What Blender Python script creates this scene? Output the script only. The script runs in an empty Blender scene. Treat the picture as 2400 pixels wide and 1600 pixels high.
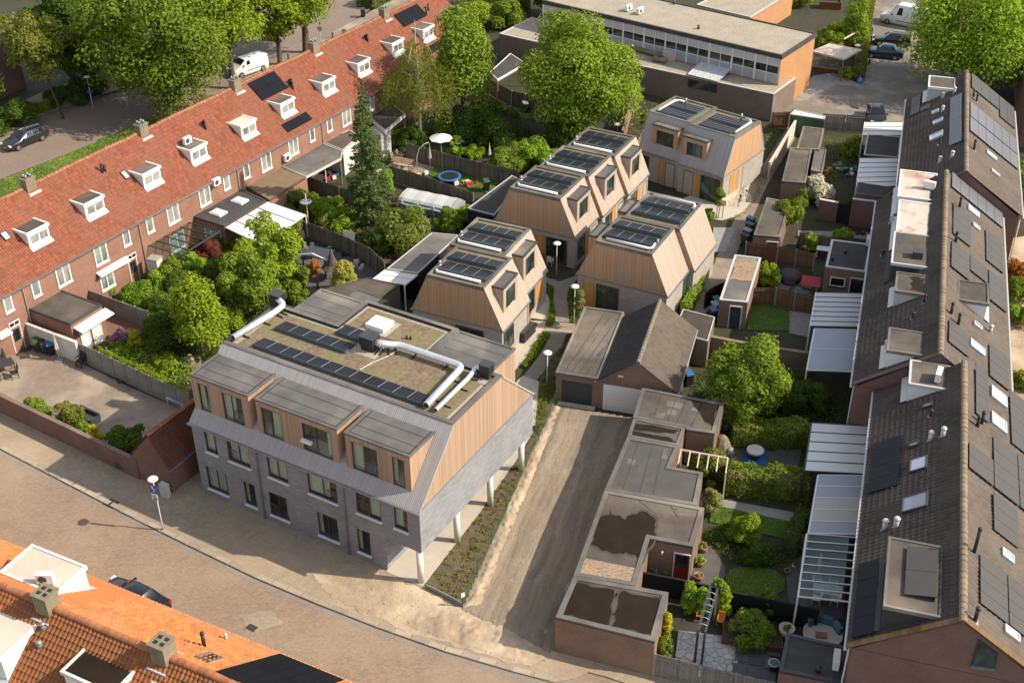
import bpy,math,random
import numpy as np
from mathutils import Vector,Matrix
rnd = random.Random(11)
nrs = np.random.RandomState(5)
SC = bpy.context.scene
COL = SC.collection
rad = math.radians
# ---------------------------------------------------------------- camera
FPX,PITCH,ROLL,CAM_H = 2915.19,rad(33.376),rad(-0.2863),52.0
cam_d = bpy.data.cameras.new('camera')
cam = bpy.data.objects.new('camera',cam_d)
COL.objects.link(cam)
cam_d.sensor_width = 36.0
cam_d.sensor_fit = 'HORIZONTAL'
cam_d.lens = 36.0 * FPX / 2400.0
cam_d.clip_start = 0.5
cam_d.clip_end = 3000
cam.matrix_world = (Matrix.Translation((0,0,CAM_H)) @ Matrix.Rotation(rad(90) - PITCH,4,'X') @ Matrix.Rotation(ROLL,4,'Z'))
SC.camera = cam
# ---------------------------------------------------------------- sky, sun, exposure
SUN_AZ,SUN_EL = rad(-9),rad(38)
w = bpy.data.worlds.new('World')
SC.world = w
w.use_nodes = True
nt = w.node_tree
nt.nodes.clear()
sky = nt.nodes.new('ShaderNodeTexSky')
sky.sky_type = 'NISHITA'
sky.sun_disc = False
sky.sun_elevation = SUN_EL
sky.sun_rotation = rad(90) - SUN_AZ
sky.air_density = 1.0
sky.dust_density = 1.0
bg = nt.nodes.new('ShaderNodeBackground')
bg.inputs['Strength'].default_value = 0.15
wo = nt.nodes.new('ShaderNodeOutputWorld')
hs = nt.nodes.new('ShaderNodeHueSaturation')
hs.inputs['Saturation'].default_value = 0.5
nt.links.new(sky.outputs[0],hs.inputs['Color'])
nt.links.new(hs.outputs[0],bg.inputs[0])
nt.links.new(bg.outputs[0],wo.inputs[0])
sl = bpy.data.lights.new('sun','SUN')
sl.energy = 4.0
sl.angle = rad(0.53)
sl.color = (1.0,0.89,0.735)
sun = bpy.data.objects.new('sun',sl)
COL.objects.link(sun)
sd = Vector((math.cos(SUN_AZ) * math.cos(SUN_EL),math.sin(SUN_AZ) * math.cos(SUN_EL),math.sin(SUN_EL)))
sun.rotation_euler = sd.to_track_quat('Z','Y').to_euler()
sun.location = sd * 200
SC.view_settings.view_transform = 'Standard'
SC.view_settings.look = 'None'
SC.view_settings.gamma = 1.0
SC.view_settings.exposure = 0.66
SC.view_settings.use_curve_mapping = False
SC.cycles.max_bounces = 6
SC.cycles.diffuse_bounces = 3
SC.cycles.glossy_bounces = 3
SC.cycles.transmission_bounces = 4
SC.cycles.transparent_max_bounces = 12
SC.cycles.caustics_reflective = False
SC.cycles.caustics_refractive = False
# ---------------------------------------------------------------- surveying: from a sight line to a point at a known height
_c,_s = math.cos(PITCH),math.sin(PITCH)
def ray(x,y):
    a,b = x - 1200,y - 800
    cr,sr = math.cos(-ROLL),math.sin(-ROLL)
    a,b = cr * a - sr * b,sr * a + cr * b
    return Vector((a / FPX,-b / FPX * _s + _c,-b / FPX * _c - _s))
def at(x,y,z=0.0):
    d = ray(x,y)
    return Vector((0,0,CAM_H)) + d * ((z - CAM_H) / d.z)
class Fr:
    def __init__(s,o,yaw):
        s.o = Vector((o[0],o[1])); s.yaw = rad(yaw)
        s.a = Vector((math.cos(s.yaw),math.sin(s.yaw))); s.b = Vector((-s.a.y,s.a.x))
    def W(s,u,v,z=0.0):
        p = s.o + s.a * u + s.b * v
        return Vector((p.x,p.y,z))
    def L(s,x,y,z=0.0):
        p = at(x,y,z); q = Vector((p.x,p.y)) - s.o
        return q.dot(s.a),q.dot(s.b)
    def _r(s,x,y):
        d = ray(x,y); o = -s.o; e = Vector((d.x,d.y))
        return (o.dot(s.a),o.dot(s.b),CAM_H),(e.dot(s.a),e.dot(s.b),d.z)
    def S(s,x,y,v0,z0,k):
        o,d = s._r(x,y)
        t = (z0 + k * (o[1] - v0) - o[2]) / (d[2] - k * d[1])
        return o[0] + t * d[0],o[1] + t * d[1],o[2] + t * d[2]
    def V(s,x,y,v):
        o,d = s._r(x,y); t = (v - o[1]) / d[1]
        return o[0] + t * d[0],o[2] + t * d[2]
    def U(s,x,y,u):
        o,d = s._r(x,y); t = (u - o[0]) / d[0]
        return o[1] + t * d[1],o[2] + t * d[2]
# ---------------------------------------------------------------- mesh building
def mesh_from(name,V,Fc,mats,mi=None,smooth=False):
    me = bpy.data.meshes.new(name)
    me.from_pydata([tuple(p) for p in V],[],Fc)
    for m in mats: me.materials.append(M[m] if isinstance(m,str) else m)
    if mi is not None and any(mi): me.polygons.foreach_set('material_index',mi)
    if smooth: me.polygons.foreach_set('use_smooth',[True] * len(me.polygons))
    me.update()
    return me
class MB:
    def __init__(s): s.v = []; s.f = []; s.m = []
    def face(s,pts,m=0):
        n = len(s.v); s.v.extend([Vector(p) for p in pts]); s.f.append(tuple(range(n,n + len(pts)))); s.m.append(m)
        return s
    def raw(s,V,Fc,m=0):
        n = len(s.v); s.v.extend([Vector(p) for p in V]); s.f.extend([tuple(i + n for i in f) for f in Fc]); s.m.extend([m] * len(Fc))
        return s
    def box(s,x0,x1,y0,y1,z0,z1,m=0):
        if x0 > x1: x0,x1 = x1,x0
        if y0 > y1: y0,y1 = y1,y0
        if z0 > z1: z0,z1 = z1,z0
        return s.raw([(x0,y0,z0),(x1,y0,z0),(x1,y1,z0),(x0,y1,z0),(x0,y0,z1),(x1,y0,z1),(x1,y1,z1),(x0,y1,z1)],
                     [(0,3,2,1),(4,5,6,7),(0,1,5,4),(1,2,6,5),(2,3,7,6),(3,0,4,7)],m)
    def obox(s,c,ax,ay,az,m=0):
        c,ax,ay,az = Vector(c),Vector(ax),Vector(ay),Vector(az)
        P = [c + ax*i + ay*j + az*k for k in (-1,1) for i,j in ((-1,-1),(1,-1),(1,1),(-1,1))]
        return s.raw(P,[(0,3,2,1),(4,5,6,7),(0,1,5,4),(1,2,6,5),(2,3,7,6),(3,0,4,7)],m)
    def bar(s,p,q,wd,ht,up=(0,0,1),m=0):
        p,q = Vector(p),Vector(q); d = (q - p); L = d.length
        if L < 1e-6: return s
        d.normalize(); up = Vector(up); side = d.cross(up)
        if side.length < 1e-4: side = d.cross(Vector((1,0,0)))
        side.normalize(); u2 = side.cross(d)
        return s.obox((p + q) / 2,d * L / 2,side * wd / 2,u2 * ht / 2,m)
    def prism(s,poly,z0,z1,m=0,cap=True,bottom=False):
        n = len(poly); b = len(s.v)
        A = sum(poly[i][0]*poly[(i+1)%n][1] - poly[(i+1)%n][0]*poly[i][1] for i in range(n))
        if A < 0: poly = list(reversed(poly))
        for p in poly: s.v.append(Vector((p[0],p[1],z0)))
        for p in poly: s.v.append(Vector((p[0],p[1],z1)))
        for i in range(n):
            j = (i + 1) % n
            s.f.append((b+i,b+j,b+n+j,b+n+i)); s.m.append(m)
        if cap: s.f.append(tuple(b+n+i for i in range(n))); s.m.append(m)
        if bottom: s.f.append(tuple(b+i for i in reversed(range(n)))); s.m.append(m)
        return s
    def extr(s,prof,vec,m=0):
        n = len(prof); b = len(s.v); vec = Vector(vec)
        for p in prof: s.v.append(Vector(p))
        for p in prof: s.v.append(Vector(p) + vec)
        for i in range(n):
            j = (i+1) % n
            s.f.append((b+i,b+j,b+n+j,b+n+i)); s.m.append(m)
        s.f.append(tuple(b+i for i in reversed(range(n)))); s.f.append(tuple(b+n+i for i in range(n))); s.m += [m,m]
        return s
    def cyl(s,p,q,r0,r1=None,n=10,m=0,cap=True):
        p,q = Vector(p),Vector(q); r1 = r0 if r1 is None else r1
        d = (q - p).normalized(); a = d.orthogonal().normalized(); c = d.cross(a); b = len(s.v)
        for P,r in ((p,r0),(q,r1)):
            for i in range(n):
                t = 2*math.pi*i/n; s.v.append(P + (a*math.cos(t) + c*math.sin(t))*r)
        for i in range(n):
            j = (i+1) % n; s.f.append((b+i,b+j,b+n+j,b+n+i)); s.m.append(m)
        if cap: s.f.append(tuple(b+i for i in reversed(range(n)))); s.f.append(tuple(b+n+i for i in range(n))); s.m += [m,m]
        return s
    def tube(s,pts,r,n=8,m=0):
        pts = [Vector(p) for p in pts]; R = r if isinstance(r,(list,tuple)) else [r]*len(pts); b = len(s.v); a = None
        for k,P in enumerate(pts):
            d = (pts[min(k+1,len(pts)-1)] - pts[max(k-1,0)]).normalized()
            a = d.orthogonal().normalized() if a is None else (a - d*a.dot(d)).normalized()
            c = d.cross(a)
            for i in range(n):
                t = 2*math.pi*i/n; s.v.append(P + (a*math.cos(t) + c*math.sin(t))*R[k])
        for k in range(len(pts)-1):
            for i in range(n):
                j = (i+1) % n; s.f.append((b+k*n+i,b+k*n+j,b+(k+1)*n+j,b+(k+1)*n+i)); s.m.append(m)
        s.f.append(tuple(b+i for i in reversed(range(n)))); s.f.append(tuple(b+(len(pts)-1)*n+i for i in range(n))); s.m += [m,m]
        return s
    def lathe(s,prof,c=(0,0,0),n=16,m=0):
        b = len(s.v); c = Vector(c)
        for r,z in prof:
            for i in range(n):
                t = 2*math.pi*i/n; s.v.append(c + Vector((r*math.cos(t),r*math.sin(t),z)))
        for k in range(len(prof)-1):
            for i in range(n):
                j = (i+1) % n; s.f.append((b+k*n+i,b+k*n+j,b+(k+1)*n+j,b+(k+1)*n+i)); s.m.append(m)
        s.f.append(tuple(b+(len(prof)-1)*n+i for i in range(n))); s.m.append(m)
        s.f.append(tuple(b+i for i in reversed(range(n)))); s.m.append(m)
        return s
    def mesh(s,name,mats,smooth=False):
        if not isinstance(mats,(list,tuple)): mats = [mats]
        return mesh_from(name,s.v,s.f,mats,s.m,smooth)
    def build(s,name,mats,parent=None,smooth=False):
        return link(name,s.mesh(name,mats,smooth),parent)
    def top(s,name,label,cat,mats,group=None,smooth=False):
        c = sum(s.v,Vector()) / len(s.v); c.z = min(p.z for p in s.v)
        s.v = [p - c for p in s.v]
        o = s.build(name,mats,None,smooth); o.location = c
        return tag(o,label,cat,group)
def link(name,me,parent=None):
    o = bpy.data.objects.new(name,me); COL.objects.link(o)
    if parent is not None: o.parent = parent
    return o
def tag(o,label=None,cat=None,group=None,kind=None):
    if label: o['label'] = label
    if cat: o['category'] = cat
    if group: o['group'] = group
    if kind: o['kind'] = kind
    return o
def thing(name,label,cat,loc=(0,0,0),yaw=0.0,group=None):
    o = bpy.data.objects.new(name,None); COL.objects.link(o)
    o.empty_display_size = 0.3
    o.location = loc; o.rotation_euler = (0,0,yaw)
    return tag(o,label,cat,group)
def fthing(name,label,cat,fr,group=None):
    return thing(name,label,cat,(fr.o.x,fr.o.y,0),fr.yaw,group)
def copy_tree(o,parent=None):
    c = o.copy(); COL.objects.link(c); c.parent = parent
    for ch in o.children: copy_tree(ch,c)
    return c
def structure(name,mb,mats,label=None):
    o = mb.build(name,mats); o['kind'] = 'structure'
    if label: o['label'] = label
    return o
def sheet(name,pix,z,m,label=None,world=False,sub=0):
    pts = [Vector(p) for p in pix] if world else [at(x,y,z) for x,y in pix]
    mb = MB().prism([(p.x,p.y) for p in pts],z - 0.06,z)
    return structure(name,mb,m,label)
# ---------------------------------------------------------------- materials
class NT:
    def __init__(s,name):
        s.mat = bpy.data.materials.new(name); s.mat.use_nodes = True
        s.t = s.mat.node_tree; s.t.nodes.clear()
        s.out = s.t.nodes.new('ShaderNodeOutputMaterial')
    def n(s,ty,**k):
        nd = s.t.nodes.new('ShaderNode' + ty)
        ins = k.pop('i',{})
        for a,b in k.items(): setattr(nd,a,b)
        for a,b in ins.items(): s.set(nd.inputs[a],b)
        return nd
    def set(s,sock,val):
        if isinstance(val,bpy.types.NodeSocket): s.t.links.new(val,sock)
        elif isinstance(val,bpy.types.Node): s.t.links.new(val.outputs[0],sock)
        else:
            if isinstance(val,(tuple,list)) and len(val) == 3 and sock.type == 'RGBA': val = (*val,1)
            sock.default_value = val
    def math(s,op,a,b=0.0,c=None):
        nd = s.t.nodes.new('ShaderNodeMath'); nd.operation = op
        s.set(nd.inputs[0],a); s.set(nd.inputs[1],b)
        if c is not None: s.set(nd.inputs[2],c)
        return nd.outputs[0]
    def mix(s,f,a,b,bt='MIX'):
        nd = s.t.nodes.new('ShaderNodeMix'); nd.data_type = 'RGBA'; nd.blend_type = bt
        s.set(nd.inputs['Factor'],f); s.set(nd.inputs[6],a); s.set(nd.inputs[7],b)
        return nd.outputs[2]
    def ramp(s,f,a,b):
        nd = s.n('MapRange',i={0: f,1: a,2: b}); return nd.outputs[0]
    def noise(s,vec,scale,detail=4,rough=0.55,w=None):
        nd = s.n('TexNoise',i={'Scale': scale,'Detail': detail,'Roughness': rough}); s.set(nd.inputs['Vector'],vec)
        return nd.outputs[0]
    def obj(s): return s.n('TexCoord').outputs['Object']
    def world(s): return s.n('NewGeometry').outputs['Position']
    def scale(s,vec,sc):
        nd = s.n('VectorMath',operation='MULTIPLY'); s.set(nd.inputs[0],vec); nd.inputs[1].default_value = sc
        return nd.outputs[0]
    def sep(s,v):
        nd = s.n('SeparateXYZ'); s.set(nd.inputs[0],v); return nd.outputs
    def comb(s,x,y,z=0.0):
        nd = s.n('CombineXYZ'); s.set(nd.inputs[0],x); s.set(nd.inputs[1],y); s.set(nd.inputs[2],z); return nd.outputs[0]
    def bsdf(s,col,rough=0.8,metal=0.0,bump=None,bd=0.02,spec=0.4,**k):
        b = s.n('BsdfPrincipled'); s.set(b.inputs['Base Color'],col); s.set(b.inputs['Roughness'],rough); s.set(b.inputs['Metallic'],metal)
        b.inputs['Specular IOR Level'].default_value = spec
        for kk,vv in k.items(): s.set(b.inputs[kk.replace('_',' ')],vv)
        if bump is not None:
            nb = s.n('Bump',i={'Strength': 0.6,'Distance': bd}); s.set(nb.inputs['Height'],bump); s.t.links.new(nb.outputs[0],b.inputs['Normal'])
        s.t.links.new(b.outputs[0],s.out.inputs[0])
        return s.mat
    def wallxy(s):
        tc = s.n('TexCoord'); p = s.sep(tc.outputs['Object']); nn = s.sep(tc.outputs['Normal'])
        f = s.math('GREATER_THAN',s.math('ABSOLUTE',nn[0]),s.math('ABSOLUTE',nn[1]))
        x = s.math('ADD',s.math('MULTIPLY',f,p[1]),s.math('MULTIPLY',s.math('SUBTRACT',1.0,f),p[0]))
        return x,p[2],tc.outputs['Object']
def surf(name,c1,c2,sc=3.0,rough=0.85,bump=0.0,stretch=(1,1,1),big=0.25,c3=None,metal=0.0,rnd_obj=0.0,spec=0.35,world=False,fine=22):
    t = NT(name); v = t.world() if world else t.obj()
    if stretch != (1,1,1): v = t.scale(v,stretch)
    a = t.noise(v,sc,5); b = t.noise(v,sc*0.13 + 0.05,3)
    f = t.ramp(a,0.3,0.7); col = t.mix(f,c1,c2)
    if c3 is not None: col = t.mix(t.ramp(b,0.48,0.68),col,c3)
    g = t.ramp(b,0.25,0.75)
    k = t.math('ADD',1.0 - big/2,t.math('MULTIPLY',g,big))
    if fine:
        fn = t.noise(v,fine,2)
        k = t.math('MULTIPLY',k,t.math('ADD',0.82,t.math('MULTIPLY',fn,0.36)))
    if rnd_obj:
        oi = t.n('ObjectInfo').outputs['Random']
        k = t.math('MULTIPLY',k,t.math('ADD',1.0 - rnd_obj/2,t.math('MULTIPLY',oi,rnd_obj)))
    col = t.mix(1.0,col,t.comb(k,k,k),'MULTIPLY')
    return t.bsdf(col,rough,metal,a if bump else None,bump,spec)
def brickm(name,c1,c2,mortar,bw=0.22,bh=0.065,big=0.3,streak=None,ms=0.012):
    t = NT(name); x,z,o = t.wallxy(); vec = t.comb(x,z)
    br = t.n('TexBrick',i={'Scale': 1.0,'Mortar Size': ms,'Brick Width': bw,'Row Height': bh,'Bias': 0.0})
    t.set(br.inputs['Vector'],vec); t.set(br.inputs['Color1'],c1); t.set(br.inputs['Color2'],c2); t.set(br.inputs['Mortar'],mortar)
    b = t.noise(o,0.6,4); k = t.math('ADD',1 - big/2,t.math('MULTIPLY',t.ramp(b,0.3,0.7),big))
    s2 = t.noise(t.comb(t.math('MULTIPLY',x,0.9),t.math('MULTIPLY',z,14.0)),1.6,3)
    k = t.math('MULTIPLY',k,t.math('ADD',0.8,t.math('MULTIPLY',s2,0.4)))
    col = t.mix(1.0,br.outputs[0],t.comb(k,k,k),'MULTIPLY')
    if streak is not None:
        col = t.mix(t.math('MULTIPLY',t.ramp(s2,0.52,0.66),0.7),col,streak)
    return t.bsdf(col,0.88,bump=br.outputs[1],bd=-0.006,spec=0.25)
def boardm(name,c1,c2,w=0.11,gap=0.12,horiz=False,vary=0.45,rough=0.75,weather=None):
    t = NT(name); x,z,o = t.wallxy()
    if horiz: x,z = z,x
    q = t.math('DIVIDE',x,w); fl = t.math('FLOOR',q); fr = t.math('FRACT',q)
    wn = t.n('TexWhiteNoise',noise_dimensions='1D'); t.set(wn.inputs['W'],fl)
    g = t.noise(t.comb(t.math('MULTIPLY',x,30.0),t.math('MULTIPLY',z,1.2),fl),1.0,4)
    f = t.math('ADD',t.math('MULTIPLY',wn.outputs[0],0.6),t.math('MULTIPLY',g,0.4))
    col = t.mix(f,c1,c2)
    k = t.math('ADD',1 - vary/2,t.math('MULTIPLY',wn.outputs[0],vary)); col = t.mix(1.0,col,t.comb(k,k,k),'MULTIPLY')
    if weather is not None:
        col = t.mix(t.ramp(t.noise(t.scale(o,(1,1,0.4)),0.5,4),0.4,0.75),col,weather)
    edge = t.math('LESS_THAN',fr,gap)
    col = t.mix(t.math('MULTIPLY',edge,0.72),col,(0.02,0.014,0.01))
    return t.bsdf(col,rough,bump=t.math('SUBTRACT',1.0,edge),bd=0.012,spec=0.25)
def tilem(name,c1,c2,c3,w=0.24,l=0.3,lichen=None,lamt=0.62,moss=None):
    t = NT(name); o = t.obj(); p = t.sep(o)
    cx = t.math('FLOOR',t.math('DIVIDE',p[0],w)); cy = t.math('FLOOR',t.math('DIVIDE',p[1],l))
    wn = t.n('TexWhiteNoise',noise_dimensions='2D'); t.set(wn.inputs['Vector'],t.comb(cx,cy))
    col = t.mix(wn.outputs[0],c1,c2)
    n1 = t.noise(o,0.35,4); col = t.mix(t.ramp(n1,0.42,0.72),col,c3)
    n2 = t.noise(o,9.0,3); k = t.math('ADD',0.75,t.math('MULTIPLY',n2,0.5)); col = t.mix(1.0,col,t.comb(k,k,k),'MULTIPLY')
    if moss is not None: col = t.mix(t.math('MULTIPLY',t.ramp(t.noise(o,1.7,5),0.55,0.72),0.75),col,moss)
    if lichen is not None: col = t.mix(t.math('MULTIPLY',t.ramp(t.noise(o,3.1,5,0.7),lamt,lamt + 0.06),0.8),col,lichen)
    return t.bsdf(col,0.82,spec=0.3)
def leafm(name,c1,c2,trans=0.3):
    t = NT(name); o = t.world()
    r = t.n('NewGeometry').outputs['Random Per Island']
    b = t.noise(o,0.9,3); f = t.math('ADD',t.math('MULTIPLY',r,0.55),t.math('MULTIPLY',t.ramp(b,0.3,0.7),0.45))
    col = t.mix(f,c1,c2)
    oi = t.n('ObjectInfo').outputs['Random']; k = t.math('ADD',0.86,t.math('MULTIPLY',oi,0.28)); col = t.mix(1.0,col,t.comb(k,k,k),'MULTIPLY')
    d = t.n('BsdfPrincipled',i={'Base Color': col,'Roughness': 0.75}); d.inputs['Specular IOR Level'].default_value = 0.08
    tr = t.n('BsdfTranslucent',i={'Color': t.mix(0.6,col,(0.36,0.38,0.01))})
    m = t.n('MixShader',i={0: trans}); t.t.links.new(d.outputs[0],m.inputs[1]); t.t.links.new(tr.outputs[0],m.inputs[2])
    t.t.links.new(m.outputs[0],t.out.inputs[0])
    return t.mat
def plain(name,c,rough=0.5,metal=0.0,spec=0.5,vary=0.12,coat=0.0):
    t = NT(name); n = t.noise(t.obj(),6.0,4); k = t.math('ADD',1 - vary/2,t.math('MULTIPLY',n,vary))
    k = t.math('MULTIPLY',k,t.math('ADD',0.95,t.math('MULTIPLY',t.noise(t.obj(),0.9,3),0.1)))
    m = t.bsdf(t.mix(1.0,c,t.comb(k,k,k),'MULTIPLY'),rough,metal,spec=spec)
    if coat: t.t.nodes['Principled BSDF'].inputs['Coat Weight'].default_value = coat
    return m
def glassm(name,tint,alpha=0.6,rough=0.02):
    t = NT(name); fz = t.n('Fresnel',i={'IOR': 1.5})
    tr = t.n('BsdfTransparent',i={'Color': tint}); gl = t.n('BsdfGlossy',i={'Color': (1,1,1),'Roughness': rough})
    m = t.n('MixShader',i={0: t.math('MULTIPLY',t.math('SUBTRACT',1.0,t.n('NewGeometry').outputs['Backfacing']),t.math('ADD',fz,1 - alpha))})
    t.t.links.new(tr.outputs[0],m.inputs[1]); t.t.links.new(gl.outputs[0],m.inputs[2]); t.t.links.new(m.outputs[0],t.out.inputs[0])
    return t.mat
def darkglass(name,c=(0.012,0.016,0.018),c2=(0.05,0.065,0.06)):
    t = NT(name); n = t.noise(t.scale(t.world(),(1,1,0.6)),0.8,3)  # noise in the base colour imitates interior reflections in the opaque glass
    return t.bsdf(t.mix(t.ramp(n,0.42,0.68),c,c2),0.04,spec=0.6)
def solarm(name,c1=(0.006,0.007,0.010),c2=(0.010,0.011,0.015),lines=0.0,lw=0.16,lc=(0.10,0.11,0.12),rgh=0.35,sp=0.12):
    t = NT(name); o = t.obj(); p = t.sep(o)
    fx = t.math('FRACT',t.math('DIVIDE',p[0],lw)); fy = t.math('FRACT',t.math('DIVIDE',p[1],lw))
    e = t.math('MAXIMUM',t.math('LESS_THAN',fx,0.07),t.math('LESS_THAN',fy,0.07))
    n = t.noise(o,1.3,3); col = t.mix(n,c1,c2)
    col = t.mix(t.math('MULTIPLY',e,lines),col,lc)
    return t.bsdf(col,rgh,spec=sp)
M = {}
def mk():
    M['soil'] = surf('garden_soil',(0.065,0.05,0.033),(0.038,0.04,0.02),1.2,bump=0.05,big=0.5,c3=(0.035,0.05,0.015),world=True)
    M['street'] = None
    M['bed_soil'] = surf('bed_soil',(0.155,0.11,0.07),(0.105,0.075,0.047),3.0,bump=0.05,big=0.4,world=True)
    M['damp'] = surf('damp_felt',(0.085,0.068,0.053),(0.06,0.048,0.037),2.0,big=0.3)
    M['grass'] = surf('grass_ground',(0.085,0.14,0.02),(0.05,0.095,0.015),2.0,bump=0.03,big=0.5,c3=(0.14,0.16,0.035),world=True)
    M['lawn_dark'] = surf('lawn_ground',(0.06,0.13,0.02),(0.04,0.095,0.014),4.0,bump=0.02,big=0.3,world=True)
    M['sand'] = surf('sand',(0.43,0.33,0.22),(0.32,0.24,0.16),1.6,bump=0.10,big=0.4,c3=(0.48,0.38,0.26),world=True,fine=9)
    M['concrete'] = surf('pale_concrete',(0.52,0.46,0.36),(0.44,0.39,0.31),1.1,bump=0.004,big=0.2,world=True)
    M['slab'] = surf('concrete_slab',(0.40,0.33,0.25),(0.33,0.27,0.2),2.0,bump=0.004,big=0.25,rnd_obj=0.35)
    M['slab_grey'] = surf('grey_slab',(0.30,0.29,0.27),(0.23,0.22,0.21),2.0,big=0.2,rnd_obj=0.25)
    M['darkpave'] = surf('dark_paving',(0.12,0.11,0.10),(0.085,0.08,0.075),2.0,big=0.3,world=True)
    M['patio'] = surf('patio_paving',(0.30,0.235,0.18),(0.22,0.175,0.135),1.8,big=0.35,c3=(0.34,0.28,0.2),world=True)
    M['redpave'] = surf('red_brick_paving',(0.24,0.13,0.09),(0.17,0.10,0.075),3,big=0.3,world=True)
    M['asphalt'] = surf('court_paving',(0.235,0.205,0.165),(0.185,0.16,0.13),2.4,big=0.4,c3=(0.30,0.255,0.19),world=True)
    # roofs
    M['bitumen'] = surf('grey_bitumen',(0.155,0.145,0.132),(0.105,0.098,0.09),1.0,bump=0.004,big=0.5,c3=(0.235,0.205,0.155))
    M['bitumen_dk'] = surf('dark_bitumen',(0.075,0.07,0.065),(0.05,0.047,0.045),1.2,bump=0.004,big=0.35)
    M['bitumen_br'] = surf('brown_bitumen',(0.12,0.098,0.078),(0.075,0.061,0.049),1.1,bump=0.004,big=0.55,c3=(0.155,0.128,0.10))
    M['bitumen_blk'] = surf('black_flashing',(0.035,0.034,0.034),(0.022,0.022,0.022),2.0,big=0.2)
    M['bitumen_mid'] = surf('worn_bitumen',(0.10,0.092,0.085),(0.075,0.069,0.064),0.8,bump=0.004,big=0.35,c3=(0.125,0.115,0.10))
    M['door_blue'] = plain('blue_black_paint',(0.028,0.036,0.05),0.45)
    M['gravel'] = surf('roof_gravel',(0.42,0.36,0.27),(0.27,0.23,0.17),5.0,bump=0.03,big=0.25,fine=14)
    M['sedum'] = surf('sedum',(0.27,0.20,0.125),(0.135,0.10,0.06),5.0,bump=0.06,big=0.45,c3=(0.15,0.145,0.055),fine=10)
    M['shingle'] = surf('river_gravel',(0.48,0.42,0.33),(0.26,0.22,0.17),9.0,bump=0.02,big=0.15,fine=30)
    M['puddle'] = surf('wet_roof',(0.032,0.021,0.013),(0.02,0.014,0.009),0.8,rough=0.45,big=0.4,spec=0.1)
    M['zinc'] = surf('zinc',(0.33,0.34,0.35),(0.25,0.26,0.27),2.0,rough=0.45,metal=0.6,big=0.15)
    M['steel'] = surf('duct_steel',(0.78,0.79,0.80),(0.66,0.67,0.68),3.0,rough=0.42,metal=0.55,big=0.1,fine=0)
    M['white'] = plain('white_paint',(0.74,0.72,0.68),0.5)
    M['whitewash'] = surf('white_wall',(0.66,0.64,0.58),(0.55,0.53,0.47),1.2,big=0.25)
    M['offwhite'] = surf('cream_roofing',(0.62,0.52,0.42),(0.55,0.45,0.36),0.9,big=0.2)
    M['pinkroof'] = surf('stained_white_roof',(0.60,0.53,0.46),(0.52,0.44,0.37),4.5,big=0.3,c3=(0.36,0.17,0.11),fine=0)
    M['black'] = plain('black_plastic',(0.018,0.018,0.019),0.5)
    M['blackwood'] = surf('black_stained_wood',(0.014,0.014,0.015),(0.009,0.009,0.010),4,big=0.2,rnd_obj=0.3)
    M['grey'] = plain('grey_plastic',(0.28,0.29,0.29),0.5)
    M['ltgrey'] = plain('light_grey_paint',(0.50,0.50,0.48),0.45)
    M['dkgrey'] = plain('anthracite_paint',(0.045,0.05,0.055),0.4)
    M['taupe'] = plain('taupe_frame',(0.06,0.052,0.046),0.45)
    M['aluframe'] = plain('aluminium_frame',(0.42,0.42,0.42),0.35,0.7)
    M['railing'] = plain('railing_metal',(0.10,0.10,0.10),0.4,0.3)
    M['pvgrey'] = plain('panel_mount_grey',(0.085,0.115,0.135),0.4,0.3)
    M['redpaint'] = plain('red_paint',(0.22,0.012,0.010),0.45)
    M['blue'] = plain('blue_plastic',(0.03,0.13,0.34),0.4)
    M['signblue'] = plain('sign_blue',(0.012,0.09,0.42),0.35)
    M['teal'] = plain('teal_cushion',(0.07,0.16,0.19),0.9)
    M['cream'] = plain('cream_fabric',(0.58,0.54,0.44),0.9)
    M['orange'] = plain('orange_slats',(0.55,0.22,0.02),0.5)
    M['green'] = plain('green_plastic',(0.03,0.10,0.05),0.45)
    M['terracotta'] = plain('terracotta',(0.36,0.16,0.09),0.8)
    M['yellow'] = plain('yellow_plastic',(0.62,0.42,0.04),0.5)
    M['limegreen'] = plain('lime_plastic',(0.22,0.45,0.12),0.5)
    M['playred'] = plain('play_red',(0.42,0.03,0.04),0.5)
    M['rust'] = surf('weathered_steel',(0.20,0.075,0.035),(0.13,0.05,0.025),2,big=0.3)
    # walls
    M['brick_grey'] = brickm('grey_long_brick',(0.285,0.285,0.29),(0.225,0.228,0.235),(0.215,0.215,0.22),0.5,0.05,0.3,streak=(0.40,0.395,0.385))
    M['brick_beige'] = brickm('beige_long_brick',(0.42,0.38,0.33),(0.35,0.315,0.275),(0.33,0.30,0.26),0.5,0.05,0.2,streak=(0.50,0.45,0.39))
    M['brick_red'] = brickm('red_brown_brick',(0.30,0.135,0.085),(0.235,0.105,0.066),(0.27,0.18,0.135),0.22,0.065)
    M['brick_brown'] = brickm('brown_brick',(0.245,0.15,0.102),(0.195,0.118,0.08),(0.23,0.17,0.13),0.22,0.065)
    M['brick_dkred'] = brickm('dark_red_brick',(0.215,0.105,0.08),(0.17,0.083,0.064),(0.2,0.14,0.115),0.22,0.065)
    M['brick_orange'] = brickm('orange_brick',(0.52,0.25,0.10),(0.45,0.21,0.085),(0.42,0.25,0.14),0.22,0.065,0.15)
    M['brick_school'] = brickm('school_brick',(0.21,0.16,0.125),(0.175,0.132,0.102),(0.2,0.16,0.13),0.22,0.065)
    M['wood'] = boardm('larch_cladding',(0.44,0.30,0.20),(0.36,0.235,0.15),0.115,0.14)
    M['wood_bright'] = boardm('brightened_larch_cladding',(0.62,0.36,0.195),(0.50,0.285,0.15),0.115,0.14,weather=(0.42,0.31,0.22))  # brighter larch copy: lift for shaded house fronts put into the colour, plus weathering
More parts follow.
